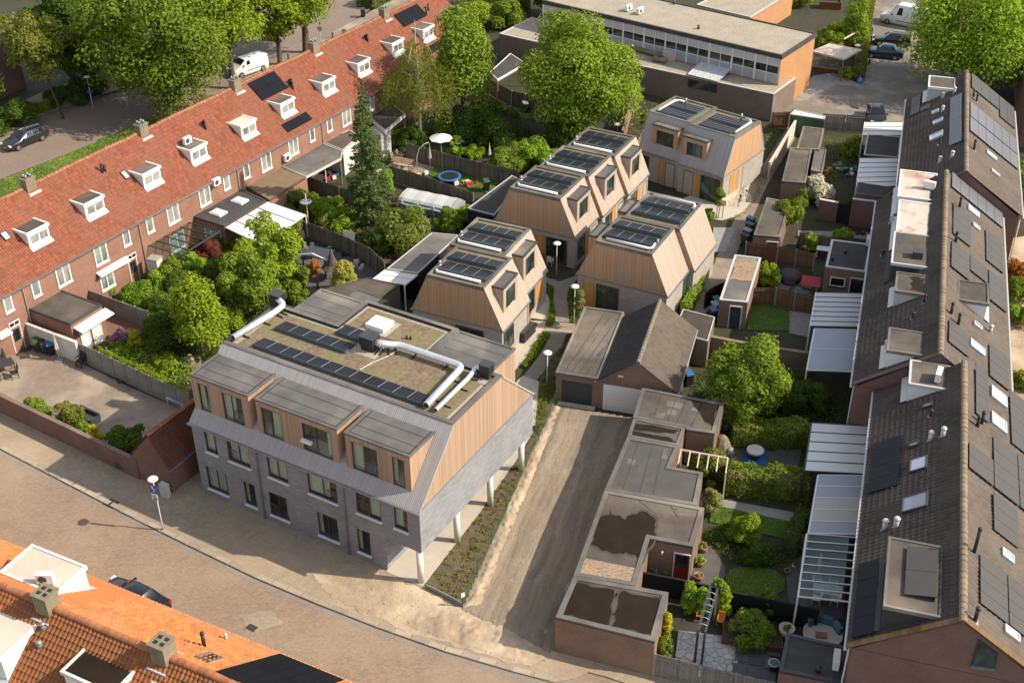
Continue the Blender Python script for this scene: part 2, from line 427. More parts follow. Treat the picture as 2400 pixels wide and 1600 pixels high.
    M['wood_fresh'] = boardm('fresh_larch',(0.56,0.30,0.115),(0.48,0.25,0.09),0.115,0.14)
    M['wood_grey'] = boardm('weathered_cladding',(0.43,0.40,0.375),(0.37,0.34,0.32),0.115,0.14,vary=0.25)
    M['wood_pale'] = boardm('pale_cladding',(0.45,0.365,0.29),(0.38,0.305,0.235),0.15,0.13,vary=0.28)
    M['fence'] = surf('fence_board',(0.165,0.135,0.095),(0.12,0.10,0.07),3,big=0.25,stretch=(6,6,0.6),rnd_obj=0.55)
    M['fence_grey'] = surf('grey_fence_board',(0.23,0.21,0.175),(0.17,0.155,0.13),3,big=0.25,stretch=(6,6,0.6),rnd_obj=0.45)
    M['fence_red'] = surf('stained_fence_board',(0.19,0.10,0.05),(0.14,0.075,0.04),3,big=0.25,stretch=(6,6,0.6),rnd_obj=0.45)
    M['concrete_panel'] = surf('concrete_panel',(0.30,0.28,0.24),(0.22,0.21,0.18),1.6,bump=0.006,big=0.4,c3=(0.17,0.17,0.13),rnd_obj=0.2)
    M['timber'] = surf('timber',(0.25,0.17,0.10),(0.19,0.13,0.075),2,stretch=(5,5,0.5),big=0.2)
    M['chimney'] = surf('chimney_render',(0.27,0.215,0.145),(0.19,0.15,0.10),3,bump=0.01,big=0.5,c3=(0.15,0.135,0.08))
    # tiles
    M['tile_red'] = tilem('red_pantile',(0.30,0.098,0.05),(0.19,0.063,0.036),(0.235,0.10,0.06),0.21,0.25,lichen=(0.40,0.26,0.10),lamt=0.69,moss=(0.17,0.068,0.042))
    M['tile_orange'] = tilem('orange_pantile',(0.58,0.20,0.058),(0.36,0.115,0.038),(0.46,0.18,0.075),0.24,0.275,moss=(0.22,0.10,0.05))
    M['tile_old'] = tilem('old_orange_pantile',(0.36,0.115,0.035),(0.20,0.08,0.03),(0.28,0.10,0.035),0.22,0.25,moss=(0.085,0.05,0.02))
    M['tile_dark'] = tilem('brown_black_tile',(0.075,0.057,0.045),(0.048,0.038,0.031),(0.095,0.074,0.056),0.3,0.27,lichen=(0.30,0.16,0.03),lamt=0.76)
    M['tile_unlit'] = tilem('unlit_slope_tile',(0.05,0.045,0.042),(0.035,0.032,0.03),(0.06,0.053,0.048),0.26,0.26)  # darker tile copy: shade of the unlit garage slope put into the colour
    M['verge'] = surf('lichened_verge_tile',(0.22,0.12,0.04),(0.085,0.064,0.048),1.6,big=0.3,c3=(0.30,0.155,0.03),rnd_obj=0.4)
    M['pebbles'] = surf('brown_pebbles',(0.42,0.31,0.21),(0.16,0.11,0.08),7.0,bump=0.03,big=0.2,c3=(0.36,0.22,0.13),fine=22)
    M['tile_brown'] = tilem('brown_tile',(0.122,0.096,0.074),(0.086,0.068,0.053),(0.14,0.112,0.087),0.3,0.27)
    M['tile_annex'] = tilem('dark_red_pantile',(0.135,0.045,0.027),(0.095,0.034,0.022),(0.12,0.05,0.03),0.21,0.25,moss=(0.05,0.03,0.02))
    M['ridge_dark'] = surf('ridge_tile',(0.27,0.215,0.15),(0.17,0.135,0.10),3,big=0.3,c3=(0.42,0.20,0.04),rnd_obj=0.3)
    M['ridge_red'] = surf('red_ridge_tile',(0.26,0.10,0.055),(0.20,0.08,0.045),3,big=0.3,c3=(0.40,0.22,0.08),rnd_obj=0.3)
    M['ridge_orange'] = surf('orange_ridge_tile',(0.42,0.16,0.06),(0.26,0.10,0.05),3,big=0.3,rnd_obj=0.3)
    # glass
    M['glass'] = darkglass('window_glass')
    M['glass_green'] = darkglass('curtained_glass',(0.012,0.02,0.018),(0.075,0.10,0.085))
    M['glass_curtain'] = darkglass('net_curtained_glass',(0.30,0.30,0.27),(0.07,0.085,0.08))
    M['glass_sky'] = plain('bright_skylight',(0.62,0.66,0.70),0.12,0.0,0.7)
    M['glass_clear'] = glassm('clear_glass',(0.80,0.86,0.85),0.92)
    M['glass_pane'] = glassm('see_through_pane',(0.86,0.90,0.87),0.94)
    M['poly'] = plain('polycarbonate',(0.52,0.53,0.52),0.35)
    M['poly_white'] = plain('white_polycarbonate',(0.68,0.67,0.63),0.35)
    M['poly_sand'] = plain('cream_polycarbonate',(0.46,0.44,0.34),0.4)
    M['poly_grey'] = plain('grey_polycarbonate',(0.34,0.36,0.40),0.35)
    M['solar'] = solarm('solar_cells',lines=0.45,lc=(0.16,0.165,0.17),lw=0.24)
    M['solar_black'] = solarm('black_solar_cells',lines=0.06)
    M['solar_brown'] = solarm('matt_solar_cells',(0.055,0.050,0.046),(0.075,0.068,0.06),lines=0.25,lc=(0.10,0.09,0.085),rgh=0.5,sp=0.3)
    M['solar_grid'] = solarm('gridded_solar_cells',(0.10,0.10,0.11),(0.13,0.13,0.14),lines=0.8,lc=(0.32,0.32,0.33))
    M['interior'] = plain('dim_interior',(0.035,0.035,0.033),0.9)
    M['curtain'] = plain('curtain_fabric',(0.62,0.66,0.56),0.95)
    # plants
    M['leaf_mid'] = leafm('leaf_mid',(0.064,0.114,0.012),(0.267,0.361,0.040))
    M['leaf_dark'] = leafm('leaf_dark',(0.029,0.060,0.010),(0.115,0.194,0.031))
    M['leaf_lime'] = leafm('leaf_lime',(0.10,0.18,0.012),(0.35,0.43,0.034))
    M['leaf_bright'] = leafm('leaf_bright',(0.099,0.187,0.016),(0.348,0.500,0.043))
    M['leaf_olive'] = leafm('leaf_olive',(0.085,0.105,0.016),(0.235,0.255,0.045))
    M['leaf_yellow'] = leafm('leaf_yellow',(0.421,0.341,0.060),(0.500,0.500,0.120))
    M['leaf_gold'] = leafm('leaf_gold',(0.486,0.369,0.024),(0.500,0.500,0.036))
    M['leaf_red'] = leafm('leaf_red',(0.113,0.031,0.026),(0.194,0.057,0.042))
    M['leaf_rust'] = leafm('leaf_rust',(0.274,0.085,0.024),(0.500,0.192,0.045))
    M['leaf_grey'] = leafm('leaf_grey',(0.127,0.133,0.048),(0.348,0.339,0.120))
    M['leaf_spruce'] = leafm('leaf_spruce',(0.039,0.073,0.019),(0.174,0.229,0.071),0.1)
    M['leaf_cypress'] = leafm('leaf_cypress',(0.070,0.133,0.014),(0.210,0.351,0.031),0.15)
    M['petal_white'] = leafm('petal_white',(0.72,0.62,0.44),(0.80,0.74,0.60))
    M['petal_pink'] = leafm('petal_pink',(0.32,0.10,0.28),(0.45,0.20,0.40))
    M['petal_red'] = leafm('petal_red',(0.5,0.12,0.06),(0.6,0.3,0.15))
    M['bark'] = surf('bark',(0.12,0.09,0.06),(0.075,0.058,0.04),4,bump=0.02,stretch=(3,3,0.5),big=0.3)
    M['bark_birch'] = surf('birch_bark',(0.42,0.38,0.30),(0.25,0.22,0.17),4,stretch=(1,1,4),big=0.3)
    M['twig'] = surf('twigs',(0.20,0.135,0.08),(0.15,0.10,0.06),4,big=0.2)
    # vehicles
    M['car_grey'] = plain('dark_grey_car_paint',(0.022,0.028,0.038),0.28,0.35,0.6,coat=0.8)
    M['car_black'] = plain('black_car_paint',(0.008,0.009,0.012),0.25,0.2,0.6,coat=0.8)
    M['car_blue'] = plain('petrol_blue_car_paint',(0.012,0.04,0.075),0.28,0.35,0.6,coat=0.8)
    M['car_white'] = plain('white_van_paint',(0.72,0.72,0.70),0.32,coat=0.6)
    M['car_red'] = plain('red_car_paint',(0.32,0.015,0.012),0.3,coat=0.8)
    M['car_glass'] = plain('car_glass',(0.010,0.013,0.016),0.05,0,0.7)
    M['tyre'] = plain('tyre_rubber',(0.016,0.016,0.016),0.85)
    M['rim'] = plain('alloy_rim',(0.42,0.42,0.42),0.3,0.8)
    M['lamp_clear'] = plain('headlight',(0.70,0.68,0.60),0.1)
    M['lamp_red'] = plain('tail_light',(0.30,0.01,0.01),0.2)
    M['chrome'] = plain('chrome',(0.70,0.70,0.70),0.15,1.0)
    M['plate'] = plain('yellow_plate',(0.62,0.42,0.02),0.4)
mk()
# ---------------------------------------------------------------- architecture helpers
Z3 = Vector((0,0,1))
def paver(name,c1,c2,mortar,ang,bw=0.21,bh=0.105,blot=(0.30,0.24,0.17),amt=0.5,dirt=(0.2,0.16,0.12)):
    t = NT(name); p = t.sep(t.world()); ca,sa = math.cos(rad(ang)),math.sin(rad(ang))
    x = t.math('ADD',t.math('MULTIPLY',p[0],ca),t.math('MULTIPLY',p[1],sa)); y = t.math('SUBTRACT',t.math('MULTIPLY',p[1],ca),t.math('MULTIPLY',p[0],sa))
    br = t.n('TexBrick',i={'Scale': 1.0,'Mortar Size': 0.012,'Brick Width': bw,'Row Height': bh,'Bias': 0.0})
    t.set(br.inputs['Vector'],t.comb(x,y)); t.set(br.inputs['Color1'],c1); t.set(br.inputs['Color2'],c2); t.set(br.inputs['Mortar'],mortar)
    w = t.world(); n1 = t.noise(w,0.16,5,0.6); n2 = t.noise(w,0.9,5,0.65); n3 = t.noise(t.scale(w,(1,1,1)),7.0,3)
    col = t.mix(t.math('MULTIPLY',t.ramp(n1,0.4,0.68),amt),br.outputs[0],blot)
    col = t.mix(t.math('MULTIPLY',t.ramp(n2,0.5,0.75),0.45),col,dirt)
    k = t.math('ADD',0.78,t.math('MULTIPLY',n3,0.44)); col = t.mix(1.0,col,t.comb(k,k,k),'MULTIPLY')
    return t.bsdf(col,0.88,bump=br.outputs[1],bd=-0.008,spec=0.25)
def lane_mat():
    t = NT('rutted_sand'); w = t.world(); p = t.sep(w); ang = rad(72.3); ca,sa = math.cos(ang),math.sin(ang)
    x = t.math('ADD',t.math('MULTIPLY',p[0],ca),t.math('MULTIPLY',p[1],sa)); y = t.math('SUBTRACT',t.math('MULTIPLY',p[1],ca),t.math('MULTIPLY',p[0],sa))
    wob = t.noise(w,0.25,3)
    r = t.noise(t.comb(t.math('MULTIPLY',x,0.10),t.math('ADD',t.math('MULTIPLY',y,1.7),t.math('MULTIPLY',wob,2.0))),1.0,6,0.65)
    col = t.mix(t.ramp(r,0.34,0.66),(0.32,0.255,0.18),(0.185,0.15,0.112))
    n2 = t.noise(w,0.7,5,0.7); col = t.mix(t.math('MULTIPLY',t.ramp(n2,0.5,0.72),0.5),col,(0.38,0.305,0.215))
    n3 = t.noise(w,10,3); k = t.math('ADD',0.72,t.math('MULTIPLY',n3,0.56)); col = t.mix(1.0,col,t.comb(k,k,k),'MULTIPLY')
    h = t.math('ADD',t.math('MULTIPLY',r,1.0),t.math('MULTIPLY',n2,0.7))
    return t.bsdf(col,0.95,bump=h,bd=0.14,spec=0.1)
M['street'] = paver('street_clinker',(0.315,0.22,0.15),(0.225,0.155,0.108),(0.29,0.22,0.15),15,blot=(0.36,0.275,0.185),amt=0.7,dirt=(0.19,0.135,0.095))
M['road2'] = paver('road_clinker',(0.27,0.20,0.155),(0.215,0.16,0.125),(0.19,0.15,0.12),60,blot=(0.30,0.235,0.18))
M['walk'] = paver('pavement_tiles',(0.34,0.27,0.19),(0.28,0.225,0.16),(0.24,0.195,0.14),-32,0.3,0.3,blot=(0.42,0.32,0.21),amt=0.85,dirt=(0.24,0.19,0.14))
M['path'] = paver('path_bricks',(0.30,0.255,0.21),(0.24,0.205,0.17),(0.2,0.17,0.14),-28,0.2,0.07,blot=(0.33,0.29,0.24))
M['lane'] = lane_mat()
def inset(poly,d):
    n = len(poly); A = sum(poly[i][0]*poly[(i+1)%n][1] - poly[(i+1)%n][0]*poly[i][1] for i in range(n)); sg = 1 if A > 0 else -1
    out = []
    for i in range(n):
        p0,p1,p2 = Vector(poly[i-1]),Vector(poly[i]),Vector(poly[(i+1) % n])
        e1,e2 = (p1-p0).normalized(),(p2-p1).normalized()
        n1,n2 = Vector((-e1.y,e1.x))*sg,Vector((-e2.y,e2.x))*sg
        b = n1 + n2; k = d / max(0.3,b.dot(n1)) if b.length > 1e-6 else d
        out.append(tuple(p1 + b*k))
    return out
def ring(mb,po,pi_,z0,z1,m=0):
    n = len(po)
    A = sum(po[i][0]*po[(i+1)%n][1] - po[(i+1)%n][0]*po[i][1] for i in range(n))
    if A < 0: po,pi_ = list(reversed(po)),list(reversed(pi_))
    for i in range(n):
        j = (i+1) % n; a,b,c,d = po[i],po[j],pi_[j],pi_[i]
        mb.face([(*a,z1),(*b,z1),(*c,z1),(*d,z1)],m); mb.face([(*a,z0),(*b,z0),(*b,z1),(*a,z1)],m)
        mb.face([(*d,z1),(*c,z1),(*c,z0),(*d,z0)],m); mb.face([(*d,z0),(*c,z0),(*b,z0),(*a,z0)],m)
    return mb
def holed(mb,o,a,n,L,Hh,holes,depth=0.14,m=0,mr=None):
    o,a,n = Vector(o),Vector(a),Vector(n); mr = m if mr is None else mr
    xs = sorted({0,L,*[h[0] for h in holes],*[h[1] for h in holes]}); zs = sorted({0,Hh,*[h[2] for h in holes],*[h[3] for h in holes]})
    flip = (a.cross(Z3)).dot(n) < 0
    def q(P,mm):
        mb.face(list(reversed(P)) if flip else P,mm)
    for i in range(len(xs)-1):
        for j in range(len(zs)-1):
            cx,cz = (xs[i]+xs[i+1])/2,(zs[j]+zs[j+1])/2
            if any(h[0] < cx < h[1] and h[2] < cz < h[3] for h in holes): continue
            q([o+a*xs[i]+Z3*zs[j],o+a*xs[i+1]+Z3*zs[j],o+a*xs[i+1]+Z3*zs[j+1],o+a*xs[i]+Z3*zs[j+1]],m)
    for x0,x1,z0,z1 in holes:
        P = [o+a*x0+Z3*z0,o+a*x1+Z3*z0,o+a*x1+Z3*z1,o+a*x0+Z3*z1]; B = [p - n*depth for p in P]
        for i in range(4):
            j = (i+1) % 4; q([P[i],B[i],B[j],P[j]],mr)
    return mb
def window(parent,o,a,n,w,h,fm,gm,cols=2,rows=1,fw=0.07,depth=0.10,sill=None,curtain=None,name='window',xs=None,proud=0.05,bars=None):
    o,a,n = Vector(o),Vector(a).normalized(),Vector(n).normalized(); p = o - n*depth
    mb = MB(); t = proud
    def bx(x0,x1,z0,z1,d=t):
        mb.obox(p + a*(x0+x1)/2 + Z3*(z0+z1)/2 + n*(d/2),a*(x1-x0)/2,n*(d/2),Z3*(z1-z0)/2)
    bx(0,fw,0,h); bx(w-fw,w,0,h); bx(fw,w-fw,0,fw); bx(fw,w-fw,h-fw,h)
    X = xs if xs else [w*i/cols for i in range(cols+1)]; Zr = [h*i/rows for i in range(rows+1)]
    for x in X[1:-1]: bx(x-fw*0.45,x+fw*0.45,fw,h-fw)
    for z in Zr[1:-1]: bx(fw,w-fw,z-fw*0.4,z+fw*0.4,t*0.9)
    f = mb.build(name,fm,parent)
    for i in range(len(X)-1):
        for j in range(len(Zr)-1):
            x0 = X[i] + fw*0.45 if i else fw; x1 = X[i+1] - fw*0.45 if i < len(X)-2 else w-fw
            z0 = Zr[j] + fw*0.4 if j else fw; z1 = Zr[j+1] - fw*0.4 if j < len(Zr)-2 else h-fw
            g = MB(); g.obox(p + a*(x0+x1)/2 + Z3*(z0+z1)/2 + n*(t*0.3),a*(x1-x0)/2,n*0.01,Z3*(z1-z0)/2); g.build('pane',gm,f)
    if sill is not None:
        s = MB(); s.obox(o + a*w/2 - Z3*0.05 + n*(0.05 - depth/2),a*(w/2+0.04),n*(0.06 + depth/2),Z3*0.045); s.build('sill',sill,f)
    if curtain is not None:
        c = MB(); c.obox(p + a*w/2 + Z3*h/2 - n*0.55,a*w/2*1.0,n*0.01,Z3*h/2); c.build('room_behind','interior',f)
        lo,hi = curtain
        c = MB(); k = max(3,int((hi-lo)*w/0.09))
        for i in range(k):
            x0 = w*(lo + (hi-lo)*i/k); x1 = w*(lo + (hi-lo)*(i+1)/k); d0 = 0.10 + 0.05*(i % 2); d1 = 0.10 + 0.05*((i+1) % 2)
            c.face([p+a*x0-n*d0+Z3*fw,p+a*x1-n*d1+Z3*fw,p+a*x1-n*d1+Z3*(h-fw),p+a*x0-n*d0+Z3*(h-fw)])
        c.build('curtain','curtain',f)
    if bars is not None:
        x0,x1,z1 = bars; r = MB(); r.obox(o + a*(x0+x1)/2 + Z3*z1 + n*0.02,a*(x1-x0)/2,n*0.02,Z3*0.02); r.obox(o + a*(x0+x1)/2 + Z3*0.10 + n*0.02,a*(x1-x0)/2,n*0.015,Z3*0.015)
        k = int((x1-x0)/0.1)
        for i in range(k+1): r.obox(o + a*(x0+(x1-x0)*i/k) + Z3*(z1+0.1)/2 + n*0.02,a*0.008,n*0.008,Z3*(z1-0.1)/2)
        r.build('railing','railing',f)
    return f
def door(parent,o,a,n,w,h,fm,dm,glass=None,depth=0.06,name='door',handle=True):
    o,a,n = Vector(o),Vector(a).normalized(),Vector(n).normalized(); p = o - n*depth; mb = MB()
    for x0,x1,z0,z1 in ((0,0.06,0,h),(w-0.06,w,0,h),(0.06,w-0.06,h-0.06,h)):
        mb.obox(p + a*(x0+x1)/2 + Z3*(z0+z1)/2 + n*0.04,a*(x1-x0)/2,n*0.04,Z3*(z1-z0)/2)
    f = mb.build(name,fm,parent)
    l = MB(); l.obox(p + a*w/2 + Z3*(h-0.06)/2 + n*0.02,a*(w/2-0.065),n*0.02,Z3*((h-0.06)/2)); l.build('door_leaf',dm,f)
    if glass:
        z0,z1 = glass; g = MB(); g.obox(p + a*w/2 + Z3*(z0+z1)/2 + n*0.05,a*(w/2-0.17),n*0.012,Z3*(z1-z0)/2); g.build('pane','glass',f)
    if handle:
        k = MB(); k.obox(p + a*0.14 + Z3*1.02 + n*0.07,a*0.06,n*0.02,Z3*0.015); k.build('handle','zinc',f)
    return f
def sag(u): return 0.022*math.sin(u*0.55 + 1) + 0.014*math.sin(u*1.7) + 0.008*math.sin(u*4.1)
def pantile_data(u0,u1,v0,z0,v1,z1,tw,tl,amp,keep=None,lift=0.035):
    L = math.hypot(v1-v0,z1-z0); nc = max(1,round((u1-u0)/tw)); nr = max(1,round(L/tl)); tw = (u1-u0)/nc; tl = L/nr
    dv,dz = (v1-v0)/L,(z1-z0)/L
    nv,nz = (-dz,dv) if dv > 0 else (dz,-dv)
    pr = np.array([0.0,0.75,1.0,0.55]) * amp
    V = []; F = [];
    fx = np.array([0.0,0.28,0.55,0.82])
    for r in range(nr):
        runs = []; cur = None
        for c in range(nc):
            ok = keep is None or keep(c,r)
            if ok and cur is None: cur = c
            if not ok and cur is not None: runs.append((cur,c)); cur = None
        if cur is not None: runs.append((cur,nc))
        for c0,c1 in runs:
            xs = np.concatenate([(np.arange(c0,c1)[:,None] + fx[None,:]).ravel(),[c1]]) * tw + u0
            hs = np.concatenate([np.tile(pr,c1-c0),[pr[0]]])
            b = len(V); wob = np.array([sag(q) for q in xs]) if nc > 1 else 0.0
            for s,h0 in ((r*tl - 0.02,-0.01),(r*tl - 0.02,lift),((r+1)*tl,0.0)):
                hh = hs*(0.0 if h0 < 0 else 1.0) + h0
                V.extend(zip(xs,v0 + dv*s + nv*hh,z0 + dz*s + nz*hh + wob*(0.3 + 0.7*s/L)))
            m = len(xs)
            for i in range(m-1):
                F.append((b+i,b+i+1,b+m+i+1,b+m+i)); F.append((b+m+i,b+m+i+1,b+2*m+i+1,b+2*m+i))
    if dv < 0: F = [tuple(reversed(f)) for f in F]
    return V,F,nc,nr,tw,tl,(dv,dz),(nv,nz)
def tile_roof(parent,m,u0,u1,v0,z0,v1,z1,tw,tl,amp,single=None,lift=0.035):
    keep = None
    if single: keep = lambda c,r: not (single[0] <= c < single[1] and single[2] <= r < single[3])
    V,F,nc,nr,tw,tl,d,n = pantile_data(u0,u1,v0,z0,v1,z1,tw,tl,amp,keep,lift)
    o = link('roof_tiles',mesh_from('roof_tiles',V,F,[m]),parent); o['kind'] = 'stuff'
    if single:
        V,F,*_ = pantile_data(0,tw,0,0,d[0]*tl,d[1]*tl,tw,tl,amp,None,lift)
        me = mesh_from('tile',V,F,[m])
        for c in range(single[0],min(nc,single[1])):
            for r in range(single[2],min(nr,single[3])):
                t = link('roof_tile',me,parent); e = rnd.uniform(-0.006,0.010)
                t.location = (u0 + c*tw,v0 + d[0]*tl*r + n[0]*e,z0 + d[1]*tl*r + n[1]*e + sag(u0 + c*tw)*(0.3 + 0.7*r/nr)); t.rotation_euler = (rnd.uniform(-0.02,0.02),0,rnd.uniform(-0.012,0.012))
    return o
def ridge(parent,m,u0,u1,v,z,r=0.13,step=0.36):
    n = max(1,round((u1-u0)/step)); st = (u1-u0)/n
    K = 6; V = []; F = []
    for k,rr in ((0,r*1.12),(1,r)):
        for i in range(K+1):
            t = math.pi*i/K; V.append((st*k*1.04,-rr*math.cos(t)*1.15,rr*math.sin(t) - 0.05))
    for i in range(K): F.append((i,i+1,K+2+i,K+1+i))
    F.append(tuple(range(K+1)))
    me = mesh_from('ridge_tile',V,F,[m])
    for i in range(n):
        o = link('ridge_tile',me,parent); o.location = (u0 + st*i,v,z + sag(u0 + st*i) + rnd.uniform(-0.008,0.012))
def panels(parent,name,cells,m,frame=None):
    for o,ax,ay in cells:
        o,ax,ay = Vector(o),Vector(ax),Vector(ay); n = ax.cross(ay).normalized()
        if n.z < 0: n = -n
        mb = MB(); g = 0.012
        a1,b1 = ax.normalized()*g,ay.normalized()*g
        mb.obox(o + ax/2 + ay/2 + n*0.02,ax/2 - a1,ay/2 - b1,n*0.02)
        ob = mb.build('solar_panel',m,parent)
        # cells drawn in the panel's own axes
        me = ob.data; R = Matrix((ax.normalized(),ay.normalized(),n)).transposed()
        me.transform(R.inverted().to_4x4() @ Matrix.Translation(-o)); ob.matrix_local = Matrix.Translation(o) @ R.to_4x4()
def flat_house(name,label,cat,pix,z,wall,roof,trim,rim=0.16,group=None,z0=0.0,over=0.0,up=0.07,world=None,posts=None,th=None):
    pts = world if world else [at(x,y,z) for x,y in pix]
    c = Vector((sum(p.x for p in pts)/len(pts),sum(p.y for p in pts)/len(pts),z0))
    # turn to the first edge so that local axes follow the walls
    e = pts[1] - pts[0]; yaw = math.atan2(e.y,e.x); R = Matrix.Rotation(-yaw,2)
    lp = [tuple(R @ Vector((p.x - c.x,p.y - c.y))) for p in pts]
    t = thing(name,label,cat,c,yaw,group); h = z - z0
    if th is None: MB().prism(inset(lp,over),0,h - 0.02,cap=True).build('wall',wall,t)
    else: MB().prism(inset(lp,0.02),h - th,h - 0.02,bottom=True).build('deck',wall,t)
    MB().prism(inset(lp,rim*0.7),h - 0.018,h + 0.012).build('roof',roof,t)
    ring(MB(),lp,inset(lp,rim),h - 0.12,h + up).build('roof_edge',trim,t)
    if posts:
        for i in posts:
            q = inset(lp,0.12)[i]; MB().box(q[0]-0.05,q[0]+0.05,q[1]-0.05,q[1]+0.05,0,h - (th or 0.1)).build('post','timber',t)
    t['_lp'] = [list(q) for q in lp]
    return t
def local(t,p):
    return (Matrix.Translation(t.location) @ Matrix.Rotation(t.rotation_euler.z,4,'Z')).inverted() @ Vector(p)
def lpx(t,x,y,z): return local(t,at(x,y,z))
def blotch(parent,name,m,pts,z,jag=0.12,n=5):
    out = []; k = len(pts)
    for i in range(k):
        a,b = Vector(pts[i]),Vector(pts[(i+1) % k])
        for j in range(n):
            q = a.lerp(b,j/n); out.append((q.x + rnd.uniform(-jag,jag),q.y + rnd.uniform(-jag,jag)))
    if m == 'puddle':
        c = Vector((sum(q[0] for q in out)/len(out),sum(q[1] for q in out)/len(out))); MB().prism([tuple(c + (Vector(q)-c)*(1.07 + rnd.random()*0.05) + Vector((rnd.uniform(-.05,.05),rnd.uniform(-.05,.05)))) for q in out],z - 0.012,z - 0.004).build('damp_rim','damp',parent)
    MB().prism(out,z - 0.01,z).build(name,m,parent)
M['flag'] = surf('flagstone',(0.50,0.49,0.45),(0.40,0.39,0.36),1.5,big=0.2,rnd_obj=0.35)
M['slab_dk'] = surf('dark_slab',(0.12,0.125,0.13),(0.09,0.095,0.10),2,big=0.2,rnd_obj=0.3)
M['darkiron'] = plain('cast_iron',(0.06,0.05,0.05),0.6,0.5)
M['pool'] = plain('turquoise_liner',(0.10,0.24,0.30),0.4)
M['bagblue'] = plain('blue_bag_plastic',(0.04,0.25,0.62),0.35)
# ---------------------------------------------------------------- the ground
gb = MB().prism([(-400,10),(400,10),(400,600),(-400,600)],-0.4,-0.03)
structure('ground',gb,'soil')
KERB = [(-260,895),(0,1051),(140,1124),(286,1200),(440,1277),(600,1354),(740,1413),(883,1469),(1041,1525),(1200,1572),(1300,1598),(1345,1588),(1378,1573),(1420,1584),(1480,1604),(1700,1670)]
sheet('street',KERB + [(1800,2300),(-1500,2300),(-1500,900)],0.0,'street')
sheet('sidewalk',KERB + [(1720,1610),(1560,1560),(1300,1470),(1085,1380),(900,1290),(477,1110),(300,1070),(0,915),(-260,770)],0.085,'walk')
# sand spread over the pavement in front of the new building and across the mouth of the lane
def sand_sheet(name,pix,z,jag=0.35,n=7,m=None):
    pts = [at(x,y,z) for x,y in pix]; out = []
    for i in range(len(pts)):
        a,b = pts[i],pts[(i+1) % len(pts)]
        for j in range(n):
            q = a.lerp(b,j/n); out.append((q.x + rnd.uniform(-jag,jag)*0.5,q.y + rnd.uniform(-jag,jag)*0.5))
    return structure(name,MB().prism(out,z - 0.02,z),m or 'sand')
sand_sheet('sand_on_sidewalk',[(730,1318),(770,1310),(820,1322),(905,1348),(990,1380),(1085,1426),(1180,1470),(1296,1535),(1240,1566),(1120,1528),(960,1478),(840,1432),(760,1390),(735,1350)],0.100)
# loose sand bank along the bed and churned sand at the lane mouth: displaced low relief
def relief(name,poly,z,res,amp,m,edge=0.8,rut=False):
    pts = [at(x,y,0) for x,y in poly]; xs = [p.x for p in pts]; ys = [p.y for p in pts]
    def inside(x,y):
        c = False; d = 1e9
        for i in range(len(pts)):
            a,b = pts[i],pts[i-1]
            if (a.y > y) != (b.y > y) and x < (b.x-a.x)*(y-a.y)/(b.y-a.y) + a.x: c = not c
            e = Vector((b.x-a.x,b.y-a.y)); t = max(0,min(1,((x-a.x)*e.x + (y-a.y)*e.y)/max(1e-9,e.length_squared)))
            d = min(d,math.hypot(a.x+e.x*t-x,a.y+e.y*t-y))
        return c,d
    from mathutils import noise as nz
    V = {}; F = []; L = []
    nx,ny = int((max(xs)-min(xs))/res)+1,int((max(ys)-min(ys))/res)+1
    for i in range(nx+1):
        for j in range(ny+1):
            x,y = min(xs)+i*res,min(ys)+j*res; ok,d = inside(x,y)
            if ok:
                k = min(1,d/edge); h = amp*k*(0.55 + 0.6*nz.noise((x*1.1,y*1.1,3)) + 0.5*nz.noise((x*3.1,y*3.1,7)) + 0.35*nz.noise((x*7,y*7,1)))
                if rut: a = y*math.cos(rad(72.3)) - x*math.sin(rad(72.3)) + 0.25*nz.noise((x*0.3,y*0.3,5)); b = x*math.cos(rad(72.3)) + y*math.sin(rad(72.3)); h = 0.035 + amp*(0.8*nz.noise((a*1.6,b*0.07,0)) + 0.7*nz.noise((a*4,b*0.16,4)) + 0.35*nz.noise((x*3,y*3,2)))
                V[(i,j)] = len(L); L.append((x,y,z + max(-0.01,h)))
    for (i,j) in V:
        q = [(i,j),(i+1,j),(i+1,j+1),(i,j+1)]
        if all(k in V for k in q): F.append(tuple(V[k] for k in q))
    o = link(name,mesh_from(name,L,F,[m],smooth=True)); o['kind'] = 'structure'; return o
LANE = [(1078,1432),(1200,1160),(1256,1040),(1298,948),(1510,985),(1480,1100),(1330,1500),(1290,1536),(1180,1480)]
relief('dirt_lane',LANE,0.085,0.16,0.05,'lane',0.3,rut=True)
relief('sand_bank',[(1080,1434),(1196,1166),(1254,1036),(1294,948),(1318,953),(1286,1036),(1236,1160),(1130,1420)],0.095,0.10,0.20,'sand',0.45)
relief('churned_sand',[(930,1420),(1085,1434),(1190,1470),(1300,1540),(1240,1566),(1100,1520),(960,1475)],0.10,0.13,0.20,'sand',0.8)
# planted bed soil, terraces and paths between the new houses
sheet('planting_bed',[(992,1374),(1085,1421),(1190,1188),(1264,1026),(1304,944),(1304,880),(1356,790),(1372,742),(1340,790),(1290,838),(1263,893),(1260,935),(1253,1006),(1212,1075),(1125,1200)],0.115,'bed_soil')
sheet('covered_terrace',[(905,1339),(990,1373),(1125,1200),(1212,1075),(1253,1006),(1260,935),(1263,893),(1225,880),(1140,960),(960,1180)],0.12,'concrete')
P3 = lambda x,y: (1150 + x/7.84,640 + y/7.84)
sheet('concrete_terrace',[P3(*q) for q in [(215,1330),(480,1180),(690,1000),(690,870),(1040,880),(1000,1000),(935,1100),(640,1568),(420,1800),(100,1800),(100,1400)]],0.03,'concrete')
sheet('entrance_terrace',[P3(*q) for q in [(740,820),(960,330),(1000,340),(1060,410),(1095,520),(1090,680),(1040,866)]],0.034,'concrete')
